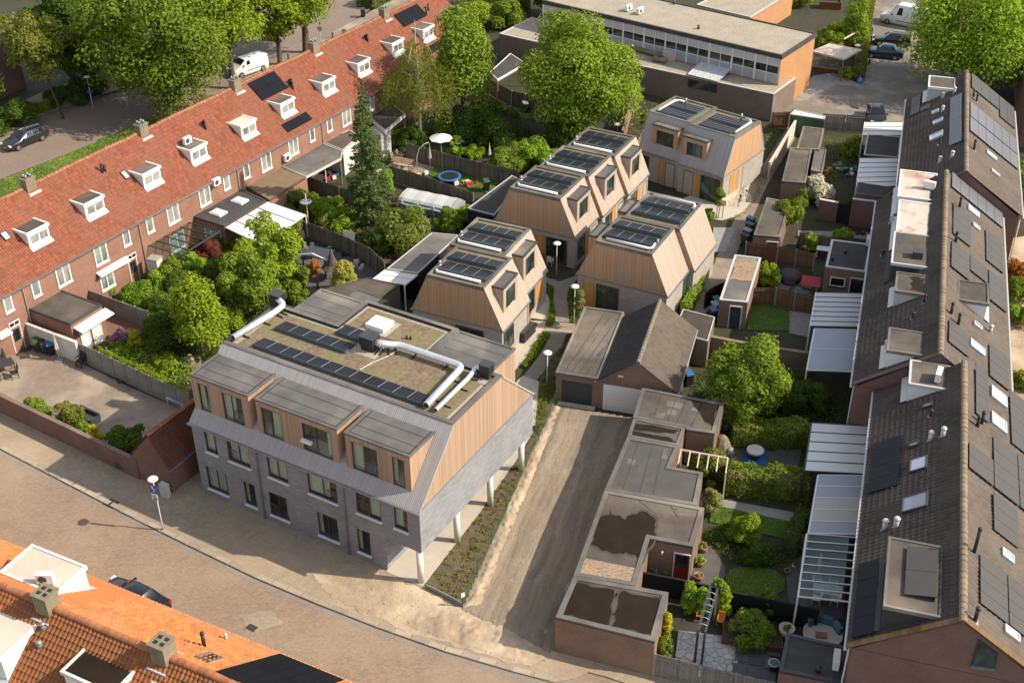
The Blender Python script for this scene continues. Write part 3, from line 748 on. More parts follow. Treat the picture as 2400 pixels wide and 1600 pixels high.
sheet('garden_path',[P3(*q) for q in [(520,2000),(850,1568),(1000,1330),(1090,1150),(1115,1120),(1385,1120),(1350,1250),(1290,1380),(1170,1568),(900,1900),(760,2100),(560,2200)]],0.05,'path')
sheet('curved_path',[P3(*q) for q in [(1190,900),(1190,720),(1150,500),(1160,330),(1165,270),(960,110),(960,60),(1270,150),(1580,40),(1640,60),(1560,150),(1430,300),(1400,460),(1440,720),(1450,910)]],0.05,'path')
sheet('cross_path',[P3(*q) for q in [(1030,905),(1450,915),(1560,935),(1540,1095),(1385,1116),(1115,1116),(935,1095),(985,1010)]],0.046,'slab')
# ground between and beyond the new houses
sheet('court_path',[(1500,440),(1590,470),(1690,425),(1760,400),(1765,440),(1660,505),(1640,480),(1560,482)],0.02,'concrete')
sheet('round_terrace',[(1650,512),(1700,478),(1740,450),(1757,452),(1762,470),(1748,492),(1720,508),(1690,516)],0.065,'concrete')
sheet('square_terrace',[(1672,533),(1727,533),(1700,590),(1668,590)],0.06,'slab_grey')
sheet('back_alley',[(1560,790),(1600,740),(1672,620),(1760,430),(1870,260),(1895,270),(1800,430),(1740,560),(1690,690),(1650,740),(1600,820)],0.03,'patio')
sheet('north_path',[(1470,370),(1510,300),(1540,255),(1600,200),(1630,215),(1560,255),(1530,300),(1490,370)],0.03,'patio')
# paved court top right, road and verge top left
sheet('parking_court',[(1790,262),(1830,240),(1884,205),(2010,195),(2040,110),(2035,-60),(2420,-60),(2420,130),(2200,190),(2130,290),(2020,288),(1930,286),(1860,262)],0.02,'asphalt')
sheet('court_pavement',[(1860,222),(1884,205),(1905,178),(1955,170),(2010,195),(2020,205),(1962,198),(1890,232)],0.03,'slab_grey')
sheet('far_road',[(-420,560),(0,420),(90,385),(260,320),(345,280),(420,255),(640,150),(780,80),(900,0),(1000,-70),(700,-90),(620,20),(480,90),(380,190),(290,215),(200,235),(90,270),(0,305),(-420,420)],0.0,'road2')
sheet('far_sidewalk',[(-420,420),(0,305),(90,270),(200,235),(290,205),(330,215),(200,180),(90,220),(0,262),(-420,370)],0.08,'walk')
sheet('grass_verge',[(-300,620),(0,460),(120,405),(400,285),(420,258),(345,281),(200,343),(0,423),(-300,540)],0.06,'grass')
sheet('front_gardens',[(420,255),(640,152),(900,10),(1010,-60),(1050,-40),(640,190),(430,300)],0.05,'patio')
# gardens
sheet('patio',[(-60,880),(40,828),(75,815),(190,850),(300,905),(440,965),(470,985),(400,1080),(320,1075),(170,1010),(0,925)],0.06,'patio')
sheet('brick_patio',[(235,735),(330,745),(350,762),(310,800),(240,800),(215,765)],0.03,'redpave')
sheet('rear_patio',[(690,590),(740,560),(820,590),(930,640),(915,690),(800,700),(720,690)],0.03,'darkpave')
sheet('trampoline_lawn',[(975,400),(1020,385),(1130,410),(1165,432),(1150,455),(1060,428)],0.04,'grass')
sheet('terrace',[(880,400),(945,370),(1010,390),(975,420),(900,425)],0.045,'slab')
sheet('side_lawn',[(1150,240),(1250,250),(1320,285),(1300,292),(1160,262)],0.04,'grass')
sheet('green_lawn',[(1757,720),(1795,690),(1855,728),(1855,775),(1750,772)],0.04,'lawn_dark')
sheet('dark_patio',[(1850,728),(1900,735),(1895,790),(1850,780)],0.044,'slab_grey')
sheet('dark_lawn',[(1800,820),(1895,830),(1890,880),(1800,890)],0.04,'lawn_dark')
sheet('playground_paving',[(1800,640),(1925,660),(1920,690),(1800,680)],0.04,'redpave')
sheet('garden_terrace',[(1700,1040),(1880,1050),(1870,1105),(1705,1100)],0.04,'darkpave')
sheet('striped_lawn',[(1668,1182),(1880,1228),(1872,1268),(1662,1222)],0.044,'lawn_dark')
sheet('slab_walk',[(1676,1166),(1890,1205),(1884,1228),(1672,1182)],0.05,'slab_grey')
sheet('round_lawn',[(1698,1345),(1720,1330),(1770,1328),(1815,1335),(1840,1355),(1838,1380),(1810,1400),(1760,1405),(1712,1385)],0.05,'lawn_dark')
sheet('garden_walk',[(1640,1280),(1660,1260),(1700,1330),(1695,1375),(1620,1370),(1612,1345)],0.03,'darkpave')
sheet('gable_terrace',[(1840,1330),(1880,1300),(1985,1330),(1975,1450),(1890,1440),(1850,1420)],0.03,'darkpave')
sheet('dark_slabs',[(1720,1495),(1810,1510),(1800,1600),(1700,1570)],0.03,'darkpave')
sheet('path_by_shed',[(1870,540),(2060,545),(2045,560),(1870,556)],0.03,'slab_grey')
# gutter course along the kerb, and repaired areas in the street
kw = [at(*q) for q in KERB[:12]]; off = []
for i,p in enumerate(kw): d = (kw[min(i+1,11)] - kw[max(i-1,0)]).normalized(); off.append(p + Vector((d.y,-d.x,0))*0.42)
structure('gutter_course',MB().prism([(p.x,p.y) for p in kw + off[::-1]],-0.05,0.005),'path')
for q in ([(560,1440),(640,1430),(665,1462),(590,1480)],): sand_sheet('paving_patch',q,0.006,0.2,4,'walk')
def clods(name,label,poly,n,z,s0,m):
    rs = np.random.RandomState(n); pts = [at(*q) for q in poly]; P = [(p.x,p.y) for p in pts]; xs,ys = [p[0] for p in P],[p[1] for p in P]; V = []; F = []; k = 0
    while k < n:
        x,y = rs.uniform(min(xs),max(xs)),rs.uniform(min(ys),max(ys)); c = False
        for i in range(len(P)):
            a,b = P[i],P[i-1]
            if (a[1] > y) != (b[1] > y) and x < (b[0]-a[0])*(y-a[1])/(b[1]-a[1]) + a[0]: c = not c
        if not c: continue
        r = s0*(0.35 + rs.rand()**3*1.8); b = len(V); j = lambda: rs.uniform(0.6,1.2)*r
        V += [(x - j(),y,z),(x,y - j(),z),(x + j(),y,z),(x,y + j(),z),(x + r*0.2,y,z + j()*0.8)]; F += [(b,b+1,b+4),(b+1,b+2,b+4),(b+2,b+3,b+4),(b+3,b,b+4)]; k += 1
    o = link(name,mesh_from(name,V,F,[m])); o['kind'] = 'stuff'; o['label'] = label
clods('sand_clods','loose clods and pebbles on the churned sand at the lane mouth',[(760,1330),(905,1360),(1085,1434),(1190,1470),(1300,1540),(1240,1566),(1100,1520),(860,1440)],800,0.11,0.032,'sand')
clods('sand_clods','loose clods scattered along the rutted lane',LANE,900,0.12,0.035,'lane')
# ---------------------------------------------------------------- the new apartment building
ME = Fr((-19.8739,61.4692),-30.24)
AB = fthing('apartment_building','grey brick apartment building with timber mansard roof and three flat dormers facing the street','building',ME)
UX,VX = Vector((1,0,0)),Vector((0,1,0))
EV,TOP,V1,V2,UR = 5.78,9.40,3.68,9.25,16.93
W2 = [((475,1002),(512,1066),1,None,(0,0.55)),((528,1022),(589,1098),2,(0,0.5,0.95),(0.1,1)),((622,1060),(677,1135),2,None,(0,0.9)),((717,1097),(793,1188),2,(0.62,1,0.8),(0,0.7)),((832,1145),(895,1226),2,(0,0.55,0.95),(0.45,1)),((921,1180),(957,1250),1,None,(0,0.5))]
W1 = [((480,1088),(538,1162),2,None,(0,0.8)),((569,1126),(604,1190),1,None,(0,0.2)),((628,1150),(680,1222),2,(0,0.5,0.95),(0.8,1)),((742,1200),(796,1272),2,None,(0,0.15)),((835,1236),(871,1305),1,None,(0,0.2))]
def opens(lst,v,o0=0.0,zlo=0.0):
    out = []
    for tl,br,c,rl,cu in lst:
        (u0,z1),(u1,z0) = ME.V(*tl,v),ME.V(*br,v)
        out.append((u0 - o0,u1 - o0,z0 - zlo,z1 - zlo,c,rl,cu))
    return out
o1,o2 = opens(W1,0),opens(W2,0)
# level the openings of one storey
def level(o,z0,z1): return [(a,b,z0,z1,*r) for a,b,c,d,*r in o]
o1 = level(o1,0.68,2.50); o2 = level(o2,3.80 - 2.62,5.55 - 2.62)
mb = MB()
holed(mb,(0,0,0),UX,-VX,14.4,2.62,[h[:4] for h in o1],0.13)
mb.face([(14.4,0,0),(14.4,13,0),(14.4,13,2.62),(14.4,0,2.62)]); mb.face([(0,13,0),(0,0,0),(0,0,2.62),(0,13,2.62)]); mb.face([(14.4,13,0),(0,13,0),(0,13,2.62),(14.4,13,2.62)])
holed(mb,(0,0,2.62),UX,-VX,UR,EV - 2.62,[h[:4] for h in o2],0.13)
mb.face([(UR,0,2.62),(UR,13,2.62),(UR,13,EV),(UR,0,EV)]); mb.face([(0,13,2.62),(0,0,2.62),(0,0,EV),(0,13,EV)]); mb.face([(UR,13,2.62),(0,13,2.62),(0,13,EV),(UR,13,EV)])
mb.face([(14.4,0,2.62),(UR,0,2.62),(UR,13,2.62),(14.4,13,2.62)])
mb.build('wall','brick_grey',AB)
for k,(hs,zb) in enumerate(((o1,0),(o2,2.62))):
    for u0,u1,z0,z1,c,rl,cu in hs:
        w_,h_ = u1-u0,z1-z0
        window(AB,(u0,0,zb + z0),UX,-VX,w_,h_,'taupe','glass_pane',c,1,0.075,0.10,'white',cu,bars=None if rl is None else (w_*rl[0] + 0.04,w_*rl[1] - 0.04,rl[2]),
               xs=[0,w_*0.52,w_] if c == 2 else None)
# columns under the overhang
for v in (0.16,4.16,8.07,12.0):
    MB().cyl((16.66,v,0),(16.66,v,2.62),0.2,n=20).build('column','whitewash',AB,True)
# gables
for u,s in ((UR + 0.012,1),(-0.012,-1)):
    P = [(u,-0.02,EV),(u,13.02,EV),(u,V2,TOP),(u,V1,TOP)]
    mb = MB(); mb.extr(P if s < 0 else list(reversed(P)),(0.03*s,0,0)); mb.build('gable','wood',AB)
# front and rear roof slopes, clad in greyed boards
k = (TOP - EV)/V1
mb = MB(); mb.extr([(-0.05,-0.14,EV - 0.10),(-0.05,V1,TOP),(-0.05,V1 + 0.05,TOP - 0.1),(-0.05,-0.05,EV - 0.16)],(UR + 0.14,0,0)); mb.build('roof_slope','wood_grey',AB)
mb = MB(); mb.extr([(-0.05,13.1,EV - 0.05),(-0.05,V2,TOP),(-0.05,V2 - 0.05,TOP - 0.1),(-0.05,13.0,EV - 0.1)],(UR + 0.14,0,0)); mb.build('roof_slope','wood_grey',AB)
# gutters and downpipes
for v0,s in ((-0.14,-1),(13.1,1)):
    mb = MB(); mb.extr([(-0.1,v0,EV - 0.17),(-0.1,v0 + s*0.12,EV - 0.17),(-0.1,v0 + s*0.12,EV - 0.06),(-0.1,v0,EV - 0.06)],(UR + 0.25,0,0)); mb.build('gutter','zinc',AB)
MB().box(UR + 0.045,UR + 0.07,-0.1,13.1,EV - 0.04,EV + 0.02).build('eaves_trim','zinc',AB)
for px in ((601,1081),(800,1121)):
    u,_ = ME.V(*px,-0.1); MB().tube([(u,-0.16,EV - 0.12),(u,-0.07,EV - 0.35),(u,-0.07,0)],0.045).build('downpipe','zinc',AB,True)
# flat roof with parapet
RP = [(0.0,V1),(UR - 0.02,V1),(UR - 0.02,V2),(11.95,V2),(11.95,12.3),(4.85,12.3),(4.85,9.0),(0.0,9.0)]
MB().prism(inset(RP,0.02),EV,TOP - 0.18).build('roof_block','wood',AB)
MB().prism(inset(RP,0.30),TOP - 0.18,TOP - 0.13).build('gravel_border','shingle',AB)
MB().prism([(0.75,4.25),(16.2,4.25),(16.2,8.75),(11.3,8.75),(11.3,11.7),(5.4,11.7),(5.4,8.45),(0.75,8.45)],TOP - 0.13,TOP - 0.10).build('sedum_roof','sedum',AB)
ring(MB(),RP,inset(RP,0.30),TOP - 0.2,TOP + 0.06).build('parapet','bitumen',AB)
i_ = inset(RP,0.305); i2 = inset(RP,0.32)
ring(MB(),i_,i2,TOP - 0.2,TOP + 0.045).build('parapet_flashing','bitumen_blk',AB)
def seams(parent,u0,u1,v0,v1,z,n,across=True,m=None):
    mb = MB()
    for i in range(1,n):
        if across:
            v = v0 + (v1-v0)*i/n; mb.box(u0 + 0.1,u1 - 0.1,v - 0.02,v + 0.02,z,z + 0.006)
        else:
            u = u0 + (u1-u0)*i/n; mb.box(u - 0.02,u + 0.02,v0 + 0.1,v1 - 0.1,z,z + 0.006)
    mb.build('felt_seams',m or 'bitumen_blk',parent)
def flat_dormer(parent,u0,u1,v0,v1,z0,z1,wins,face=-1,wood=None):
    d = MB(); wood = wood or 'wood'
    holed(d,(u0,v0,z0),UX,-VX,u1-u0,z1-z0,[w_[:4] for w_ in wins],0.10)
    d.face([(u1,v0,z0),(u1,v1,z0),(u1,v1,z1),(u1,v0,z1)]); d.face([(u0,v1,z0),(u0,v0,z0),(u0,v0,z1),(u0,v1,z1)]); d.face([(u1,v1,z0),(u0,v1,z0),(u0,v1,z1),(u1,v1,z1)])
    o = d.build('dormer',wood,parent)
    P = [(u0 - 0.04,v0 - 0.05),(u1 + 0.04,v0 - 0.05),(u1 + 0.04,v1),(u0 - 0.04,v1)]
    MB().prism(inset(P,0.06),z1 - 0.02,z1 + 0.02).build('dormer_roof','bitumen',o)
    ring(MB(),P,inset(P,0.14),z1 - 0.05,z1 + 0.07).build('roof_edge','bitumen',o)
    Q = inset(P,0.22); ring(MB(),Q,inset(Q,0.05),z1 + 0.018,z1 + 0.03).build('felt_strip','bitumen_blk',o)
    return o
dw = [((461.7,898),(496,968),1,None,(0,0.4)),((518,921),(575,1001.5),2,(0.5,1,0.95),(0,0.6)),((610,953),(665,1033),2,(0,0.45,0.0),(0.5,1)),((706,991),(782,1082),2,(0,0.38,0.95),(0.8,1)),((822,1034.7),(888,1124),2,(0.5,1,0.95),(0,0.45)),((917.6,1073),(951,1148),1,None,(0,0.25))]
D1 = [(0.0,4.53,dw[0:2]),(5.08,11.06,dw[2:4]),(11.6,16.06,dw[4:6])]
for u0,u1,ws in D1:
    zb = 6.2; hs = []
    for tl,br,c,rl,cu in ws:
        a = ME.V(*tl,0.6)[0] - u0; b = ME.V(*br,0.6)[0] - u0
        hs.append((max(0.25,a),min(u1-u0-0.2,b),0.22,2.25,c,rl,cu))
    d = flat_dormer(AB,u0,u1,0.6,3.55,zb,8.87,hs)
    seams(d,u0,u1,0.6,3.4,8.892,3)
    for a,b,z0,z1,c,rl,cu in hs:
        w_ = b-a
        window(d,(u0 + a,0.6,zb + z0),UX,-VX,w_,z1-z0,'taupe','glass_pane',c,1,0.07,0.08,None,cu,xs=[0,w_*0.47,w_] if c == 2 else None,
               bars=None if not rl or rl[2] == 0 else (w_*rl[0] + 0.03,w_*rl[1] - 0.03,rl[2]))
# planter hung on a window railing
mb = MB(); u_,z_ = ME.V(719,1036,0.35); mb.box(u_ - 0.42,u_ + 0.3,0.3,0.5,z_ - 0.12,z_ + 0.08); mb.build('window_box','white',AB)
# rear dormers with their flat roofs
for u0,u1,v0,v1 in ((1.3,4.8,9.02,12.0),(12.0,16.1,9.27,12.2)):
    d = MB(); d.box(u0,u1,v0,v1,EV,TOP - 0.1); o = d.build('rear_dormer','wood',AB)
    P = [(u0 - 0.04,v0),(u1 + 0.04,v0),(u1 + 0.04,v1 + 0.05),(u0 - 0.04,v1 + 0.05)]
    MB().prism(inset(P,0.06),TOP - 0.12,TOP - 0.07).build('dormer_roof','bitumen',o)
    ring(MB(),P,inset(P,0.16),TOP - 0.14,TOP - 0.01).build('roof_edge','bitumen',o)
    seams(o,u0,u1,v0,v1,TOP - 0.072,3)
# solar arrays on the roof
def flat_array(parent,u0,u1,v0,v1,n,z,rows=1,m=None,rise=0.22,fine=True):
    st = MB(); st.box(u0,u1,v0 - 0.03,v0,z,z + rise + 0.06)
    for u in (u0,u1): st.extr([(u - 0.02,v0,z),(u - 0.02,v1,z),(u - 0.02,v1,z + 0.06),(u - 0.02,v0,z + rise)],(0.04,0,0))
    st.box(u0,u1,v1,v1 + 0.025,z,z + 0.07)
    o = st.build('solar_array','pvgrey',parent)
    cells = []
    for r in range(rows):
        a,b = r/rows,(r+1)/rows
        for i in range(n):
            x0,x1 = u0 + (u1-u0)*i/n,u0 + (u1-u0)*(i+1)/n
            p = Vector((x0 + 0.01,v0 + (v1-v0)*a,z + rise + (0.06-rise)*a))
            cells.append((p,(x1-x0-0.02,0,0),(0,(v1-v0)*(b-a) - 0.015,(0.06-rise)*(b-a))))
    panels(o,'solar_panel',cells,m or 'solar')
    # light rails between the panels
    rl = MB()
    for i in range(1,n):
        x = u0 + (u1-u0)*i/n; rl.bar((x,v0,z + rise + 0.04),(x,v1,z + 0.10),0.045,0.014)
    rl.build('clamp_rails','aluframe',o)
    return o
RZ = TOP - 0.10
flat_array(AB,1.85,14.4,4.42,5.45,12,RZ); flat_array(AB,1.8,7.25,6.6,7.65,5,RZ); flat_array(AB,5.45,7.3,8.1,9.2,2,RZ)
# skylight on its gravel bed
MB().prism([(6.3,9.35),(8.35,9.35),(8.35,11.1),(6.3,11.1)],RZ,RZ + 0.012).build('gravel_patch','shingle',AB)
mb = MB(); mb.box(6.65,8.0,9.65,10.8,RZ,RZ + 0.16); mb.box(6.62,8.03,9.62,10.83,RZ + 0.18,RZ + 0.34); mb.build('skylight','white',AB)
# ventilation boxes and steel ducts
def vent_box(u0,u1,v0,v1,h):
    MB().prism([(u0 - 0.45,v0 - 0.45),(u1 + 0.45,v0 - 0.45),(u1 + 0.45,v1 + 0.45),(u0 - 0.45,v1 + 0.45)],RZ,RZ + 0.010).build('gravel_patch','shingle',AB)
    o = MB().box(u0 + 0.06,u1 - 0.06,v0 + 0.06,v1 - 0.06,RZ,RZ + 0.35).build('ventilation_unit','bitumen_blk',AB)
    MB().box(u0,u1,v0,v1,RZ + 0.35,RZ + h).build('casing','black',o); MB().box(u0 - 0.03,u1 + 0.03,v0 - 0.03,v1 + 0.03,RZ + h,RZ + h + 0.05).build('cap','dkgrey',o)
vent_box(7.75,8.75,7.45,8.25,0.95); vent_box(15.75,16.45,8.5,9.1,0.95)
def duct(pts,r,caps=True):
    pts = [Vector(p) for p in pts]; path = [pts[0]]
    for i in range(1,len(pts)-1):
        a,b,c = pts[i-1],pts[i],pts[i+1]; d = min(0.45,(a-b).length*0.4,(c-b).length*0.4)
        p,q = b + (a-b).normalized()*d,b + (c-b).normalized()*d
        for t in (0,0.25,0.5,0.75,1): path.append((p*(1-t) + b*t)*(1-t) + (b*(1-t) + q*t)*t)
    path.append(pts[-1]); mb = MB(); mb.tube(path,r,16)
    L = (pts[-1]-pts[-2]).length; n = int(L/1.2)
    for i in range(1,n+1):
        q = pts[-2].lerp(pts[-1],i/(n+0.5)); d = (pts[-1]-pts[-2]).normalized(); mb.cyl(q - d*0.03,q + d*0.03,r*1.04,n=16)
    o = mb.build('ventilation_duct','steel',AB,True)
    d = (pts[-1]-pts[-2]).normalized(); MB().cyl(pts[-1] - d*0.02,pts[-1] + d*0.005,r*0.88,n=16).build('outlet','black',o)
    s = MB()
    for i in range(len(pts)-1):
        for t in (0.25,0.75):
            q = pts[i].lerp(pts[i+1],t); e = (pts[i+1]-pts[i]).normalized(); sd = Vector((-e.y,e.x,0)); s.bar(q - sd*0.45 - Z3*(q.z - RZ - 0.04),q + sd*0.45 - Z3*(q.z - RZ - 0.04),0.07,0.07); s.bar((q.x,q.y,RZ),(q.x,q.y,q.z - r*0.9),0.05,0.05)
    s.build('support','black',o)
duct([(8.7,7.85,RZ + 0.62),(9.3,7.95,RZ + 0.62),(10.0,8.55,RZ + 0.45),(14.6,8.55,RZ + 0.42),(14.86,4.15,RZ + 0.42)],0.21)
duct([(15.8,8.8,RZ + 0.6),(15.4,8.75,RZ + 0.5),(15.45,7.9,RZ + 0.32),(15.5,4.15,RZ + 0.32)],0.14)
duct([(0.35,8.75,RZ + 0.75),(0.95,8.6,RZ + 0.55),(0.85,7.8,RZ + 0.4),(0.5,4.15,RZ + 0.4)],0.2)
o = MB().box(-0.25,0.55,8.55,9.25,RZ + 0.1,RZ + 1.0).build('ventilation_unit','black',AB); MB().box(-0.28,0.58,8.52,9.28,RZ + 1.0,RZ + 1.05).build('cap','dkgrey',o)
MB().tube([(9.1,5.6,RZ + 0.05),(9.3,6.6,RZ + 0.04),(9.7,7.6,RZ + 0.04),(9.9,8.4,RZ + 0.05)],0.03).build('cable','ltgrey',AB)
mb = MB(); mb.cyl((9.6,9.9,RZ),(9.6,9.9,RZ + 0.22),0.07); mb.cyl((9.85,9.95,RZ),(9.85,9.95,RZ + 0.22),0.07); mb.build('vent_pipes','black',AB)
# ---------------------------------------------------------------- the timber houses
def timber_house(fr,label,W,units,dormers,slope_l,slope_r,wallm,gablem,grp='timber clad houses with sloping sides',inset_=1.4,solar_side=None,top=6.1,ev=2.85,arrays=True,duct_v=0):
    t = fthing('timber_house',label,'house',fr,grp)
    for i,(v0,v1,s) in enumerate(units):
        mb = MB(); mb.box(s,s + W,v0,v1,0,ev); mb.build('wall',wallm,t)
        g = MB(); pr = [(s - 0.06,ev),(s + W + 0.06,ev),(s + W - inset_,top),(s + inset_,top)]
        g.face([(p[0],v0,p[1]) for p in pr]); g.build('gable',gablem,t); MB().face([(p[0],v1,p[1]) for p in reversed(pr)]).build('gable',gablem,t)
        for side,m in ((0,slope_l),(1,slope_r)):
            a,b = (pr[0],pr[3]) if side == 0 else (pr[1],pr[2]); q = -1 if side == 0 else 1
            sl = MB(); sl.extr([(a[0] + q*0.02,v0 - 0.03,a[1]),(b[0] + q*0.02,v0 - 0.03,b[1] + 0.02),(b[0] - q*0.05,v0 - 0.03,b[1] + 0.02),(a[0] - q*0.05,v0 - 0.03,a[1])],(0,v1 - v0 + 0.06,0)); sl.build('roof_slope',m,t)
            gu = MB(); gu.box(a[0] + q*0.02,a[0] + q*0.12,v0 - 0.06,v1 + 0.04,ev - 0.10,ev - 0.005); gu.build('gutter','zinc',t)
        P = [(s + inset_ - 0.02,v0 - 0.02),(s + W - inset_ + 0.02,v0 - 0.02),(s + W - inset_ + 0.02,v1 + 0.02),(s + inset_ - 0.02,v1 + 0.02)]
        ring(MB(),P,inset(P,0.24),top - 0.2,top + 0.10).build('parapet','bitumen',t)
        MB().prism(inset(P,0.22),top - 0.1,top - 0.02).build('sedum_roof','sedum',t)
        MB().box(s - 0.05,s + W + 0.05,v0 - 0.045,v0 - 0.02,ev - 0.05,ev + 0.02).build('trim','zinc',t)
        if arrays:
            a0,a1 = s + 1.78,s + W - 1.75
            flat_array(t,a0,a1,v0 + 0.85,v0 + 2.4,4,top - 0.02,2,rise=0.32); flat_array(t,a0,a1,v0 + 2.75,v0 + 4.0,4,top - 0.02,1,rise=0.28)
            dv = v0 + 0.55 if duct_v == 0 or i % 2 == 0 else v1 - 0.55
            e = a1 - 0.1 if duct_v else a0 + 0.1; e2 = a0 + 0.3 if duct_v else a1 - 0.2; sg = 1 if duct_v else -1
            mb = MB(); mb.tube([(e + sg*0.1,dv + (0.9 if dv < v0 + 2 else -0.9),top + 0.16),(e + sg*0.12,dv + (0.25 if dv < v0 + 2 else -0.25),top + 0.16),(e,dv,top + 0.16),(e2,dv,top + 0.16)],0.11,12); mb.build('ventilation_duct','white',t,True)
            MB().cyl((e + sg*0.25,dv + (1.0 if dv < v0 + 2 else -1.0),top),(e + sg*0.25,dv + (1.0 if dv < v0 + 2 else -1.0),top + 0.5),0.09).build('flue','zinc',t,True)
    for (side,s,v0,v1,z0,z1,back) in dormers:
        uo = s + W - 0.31 if side == 'r' else s + 0.27; ui = s + W - inset_ - 0.2 if side == 'r' else s + inset_ + 0.2; q = 1 if side == 'r' else -1
        d = MB(); hw = [(0.45,v1-v0-0.45,0.28,z1-z0-0.42)]
        o_ = (uo,v0,z0); holed(d,o_,VX,UX*q,v1-v0,z1-z0,hw,0.09)
        d.face([(ui,v0,z0),(uo,v0,z0),(uo,v0,z1),(ui,v0,z1)]); d.face([(uo,v1,z0),(ui,v1,z0),(ui,v1,z1),(uo,v1,z1)])
        o = d.build('dormer','wood_pale' if side == 'r' else 'wood_bright',t)
        P = [(uo + q*0.05,v0 - 0.05),(uo + q*0.05,v1 + 0.05),(ui,v1 + 0.05),(ui,v0 - 0.05)]
        MB().prism(inset(P,0.05),z1 - 0.02,z1 + 0.03).build('dormer_roof','bitumen',o); ring(MB(),P,inset(P,0.13),z1 - 0.04,z1 + 0.08).build('roof_edge','bitumen_dk',o)
        h = hw[0]; a_ = VX if side == 'r' else VX
        window(o,(uo,v0 + h[0],z0 + h[2]),a_,UX*q,h[1]-h[0],h[3]-h[2],'taupe','glass_green',2,1,0.06,0.08,xs=[0,(h[1]-h[0])*0.48,h[1]-h[0]])
    return t
HA = Fr(at(967,724,2.85),-25.0); HB0 = Fr(at(1348,559.4,2.85),-27.6); HC = Fr(at(1354,642,2.85),-27.6)
HB = Fr(HB0.W(-7.4,0),-27.6)
p_ = at(1498.5,349.5,2.85); HDf = Fr(p_,-38.5); HD = Fr(HDf.W(9.25,0.0),51.5)
WP,WG,WF = 'wood_pale','wood_grey','wood_bright'
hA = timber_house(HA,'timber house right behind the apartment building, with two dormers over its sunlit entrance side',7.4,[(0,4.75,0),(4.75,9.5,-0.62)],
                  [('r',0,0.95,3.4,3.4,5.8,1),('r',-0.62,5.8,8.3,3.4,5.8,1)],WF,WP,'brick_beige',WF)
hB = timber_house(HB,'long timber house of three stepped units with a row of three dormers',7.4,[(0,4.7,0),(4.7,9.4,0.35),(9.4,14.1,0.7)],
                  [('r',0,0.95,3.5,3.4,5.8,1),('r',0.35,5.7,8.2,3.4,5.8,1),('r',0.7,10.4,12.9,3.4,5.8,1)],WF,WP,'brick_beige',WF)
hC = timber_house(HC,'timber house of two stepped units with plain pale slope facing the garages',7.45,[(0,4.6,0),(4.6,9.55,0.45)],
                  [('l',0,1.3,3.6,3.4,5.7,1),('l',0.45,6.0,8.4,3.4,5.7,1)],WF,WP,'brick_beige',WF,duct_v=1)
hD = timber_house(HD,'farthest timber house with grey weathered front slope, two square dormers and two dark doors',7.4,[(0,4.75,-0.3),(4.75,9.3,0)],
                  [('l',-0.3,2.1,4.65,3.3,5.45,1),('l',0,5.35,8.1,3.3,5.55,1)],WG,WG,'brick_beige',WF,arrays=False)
for v0,s in ((0.5,-0.3),(5.2,0.0)):
    for u0,u1,r in ((1.8,3.3,0.2),(3.6,5.1,0.16)):
        flat_array(hD,s + u0,s + u1,v0 + 0.3,v0 + 3.6,4,6.08,1,rise=0.1)
for v_,s in ((0.45,1),(8.6,-1)):
    MB().tube([(1.9,v_,6.27),(4.7,v_,6.27),(5.1,v_ + s*0.3,6.27),(5.1,v_ + s*0.8,6.27)],0.11,12).build('ventilation_duct','white',hD,True); MB().cyl((4.9,v_ + s*1.1,6.1),(4.9,v_ + s*1.1,6.75),0.1).build('flue','zinc',hD,True)
# wall openings of the timber houses (front faces v=0, sides u=W)
def wood_panel(t,o,a,n,w_,h_,m=None):
    o,a,n = Vector(o),Vector(a),Vector(n); mb = MB(); mb.obox(o + a*w_/2 + Z3*h_/2 + n*0.015,a*w_/2,n*0.015,Z3*h_/2); mb.build('timber_panel',m or 'wood_fresh',t)
def glazing(t,o,a,n,w_,h_,cols,m=None,nm='glazed_door'):
    window(t,o,a,n,w_,h_,'taupe',m or 'glass_green',cols,1,0.08,-0.01,name=nm)
NV = -VX
# C front: timber panel, then sliding doors
wood_panel(hC,(0.45,0,0.15),UX,NV,1.15,2.3); glazing(hC,(1.62,0,0.1),UX,NV,1.9,2.35,2)
# C right side: window strip
glazing(hC,(7.45,3.6,0.2),VX,UX,0.7,2.3,1)
# B front: panel + doors; B sides
wood_panel(hB,(3.6,0,0.15),UX,NV,1.15,2.3); glazing(hB,(4.77,0,0.1),UX,NV,1.9,2.35,2)
for s,v in ((0,0.4),(0.35,5.2),(0.7,10.0)):
    glazing(hB,(7.4 + s,v + 0.2,0.5),VX,UX,1.3,1.9,2,nm='window'); wood_panel(hB,(7.4 + s,v + 1.6,0.1),VX,UX,0.9,2.4); door(hB,(7.4 + s,v + 2.9,0.05),VX,UX,0.95,2.3,'taupe','taupe')
# A right side: corner glazing, wood panels, entrances
glazing(hA,(7.4,0.25,0.7),VX,UX,1.7,1.8,2,nm='window'); wood_panel(hA,(7.4,0.6,0.1),VX,UX,1.3,0.55); wood_panel(hA,(7.4,4.45,0.05),VX,UX,0.28,2.5)
glazing(hA,(6.78,5.6,0.75),VX,UX,1.5,1.85,1,nm='window'); wood_panel(hA,(6.78,7.3,0.75),VX,UX,1.5,1.85)
glazing(hA,(3.6,0,0.05),UX,NV,2.3,2.4,2); wood_panel(hA,(2.3,0,0.05),UX,NV,1.2,2.4)
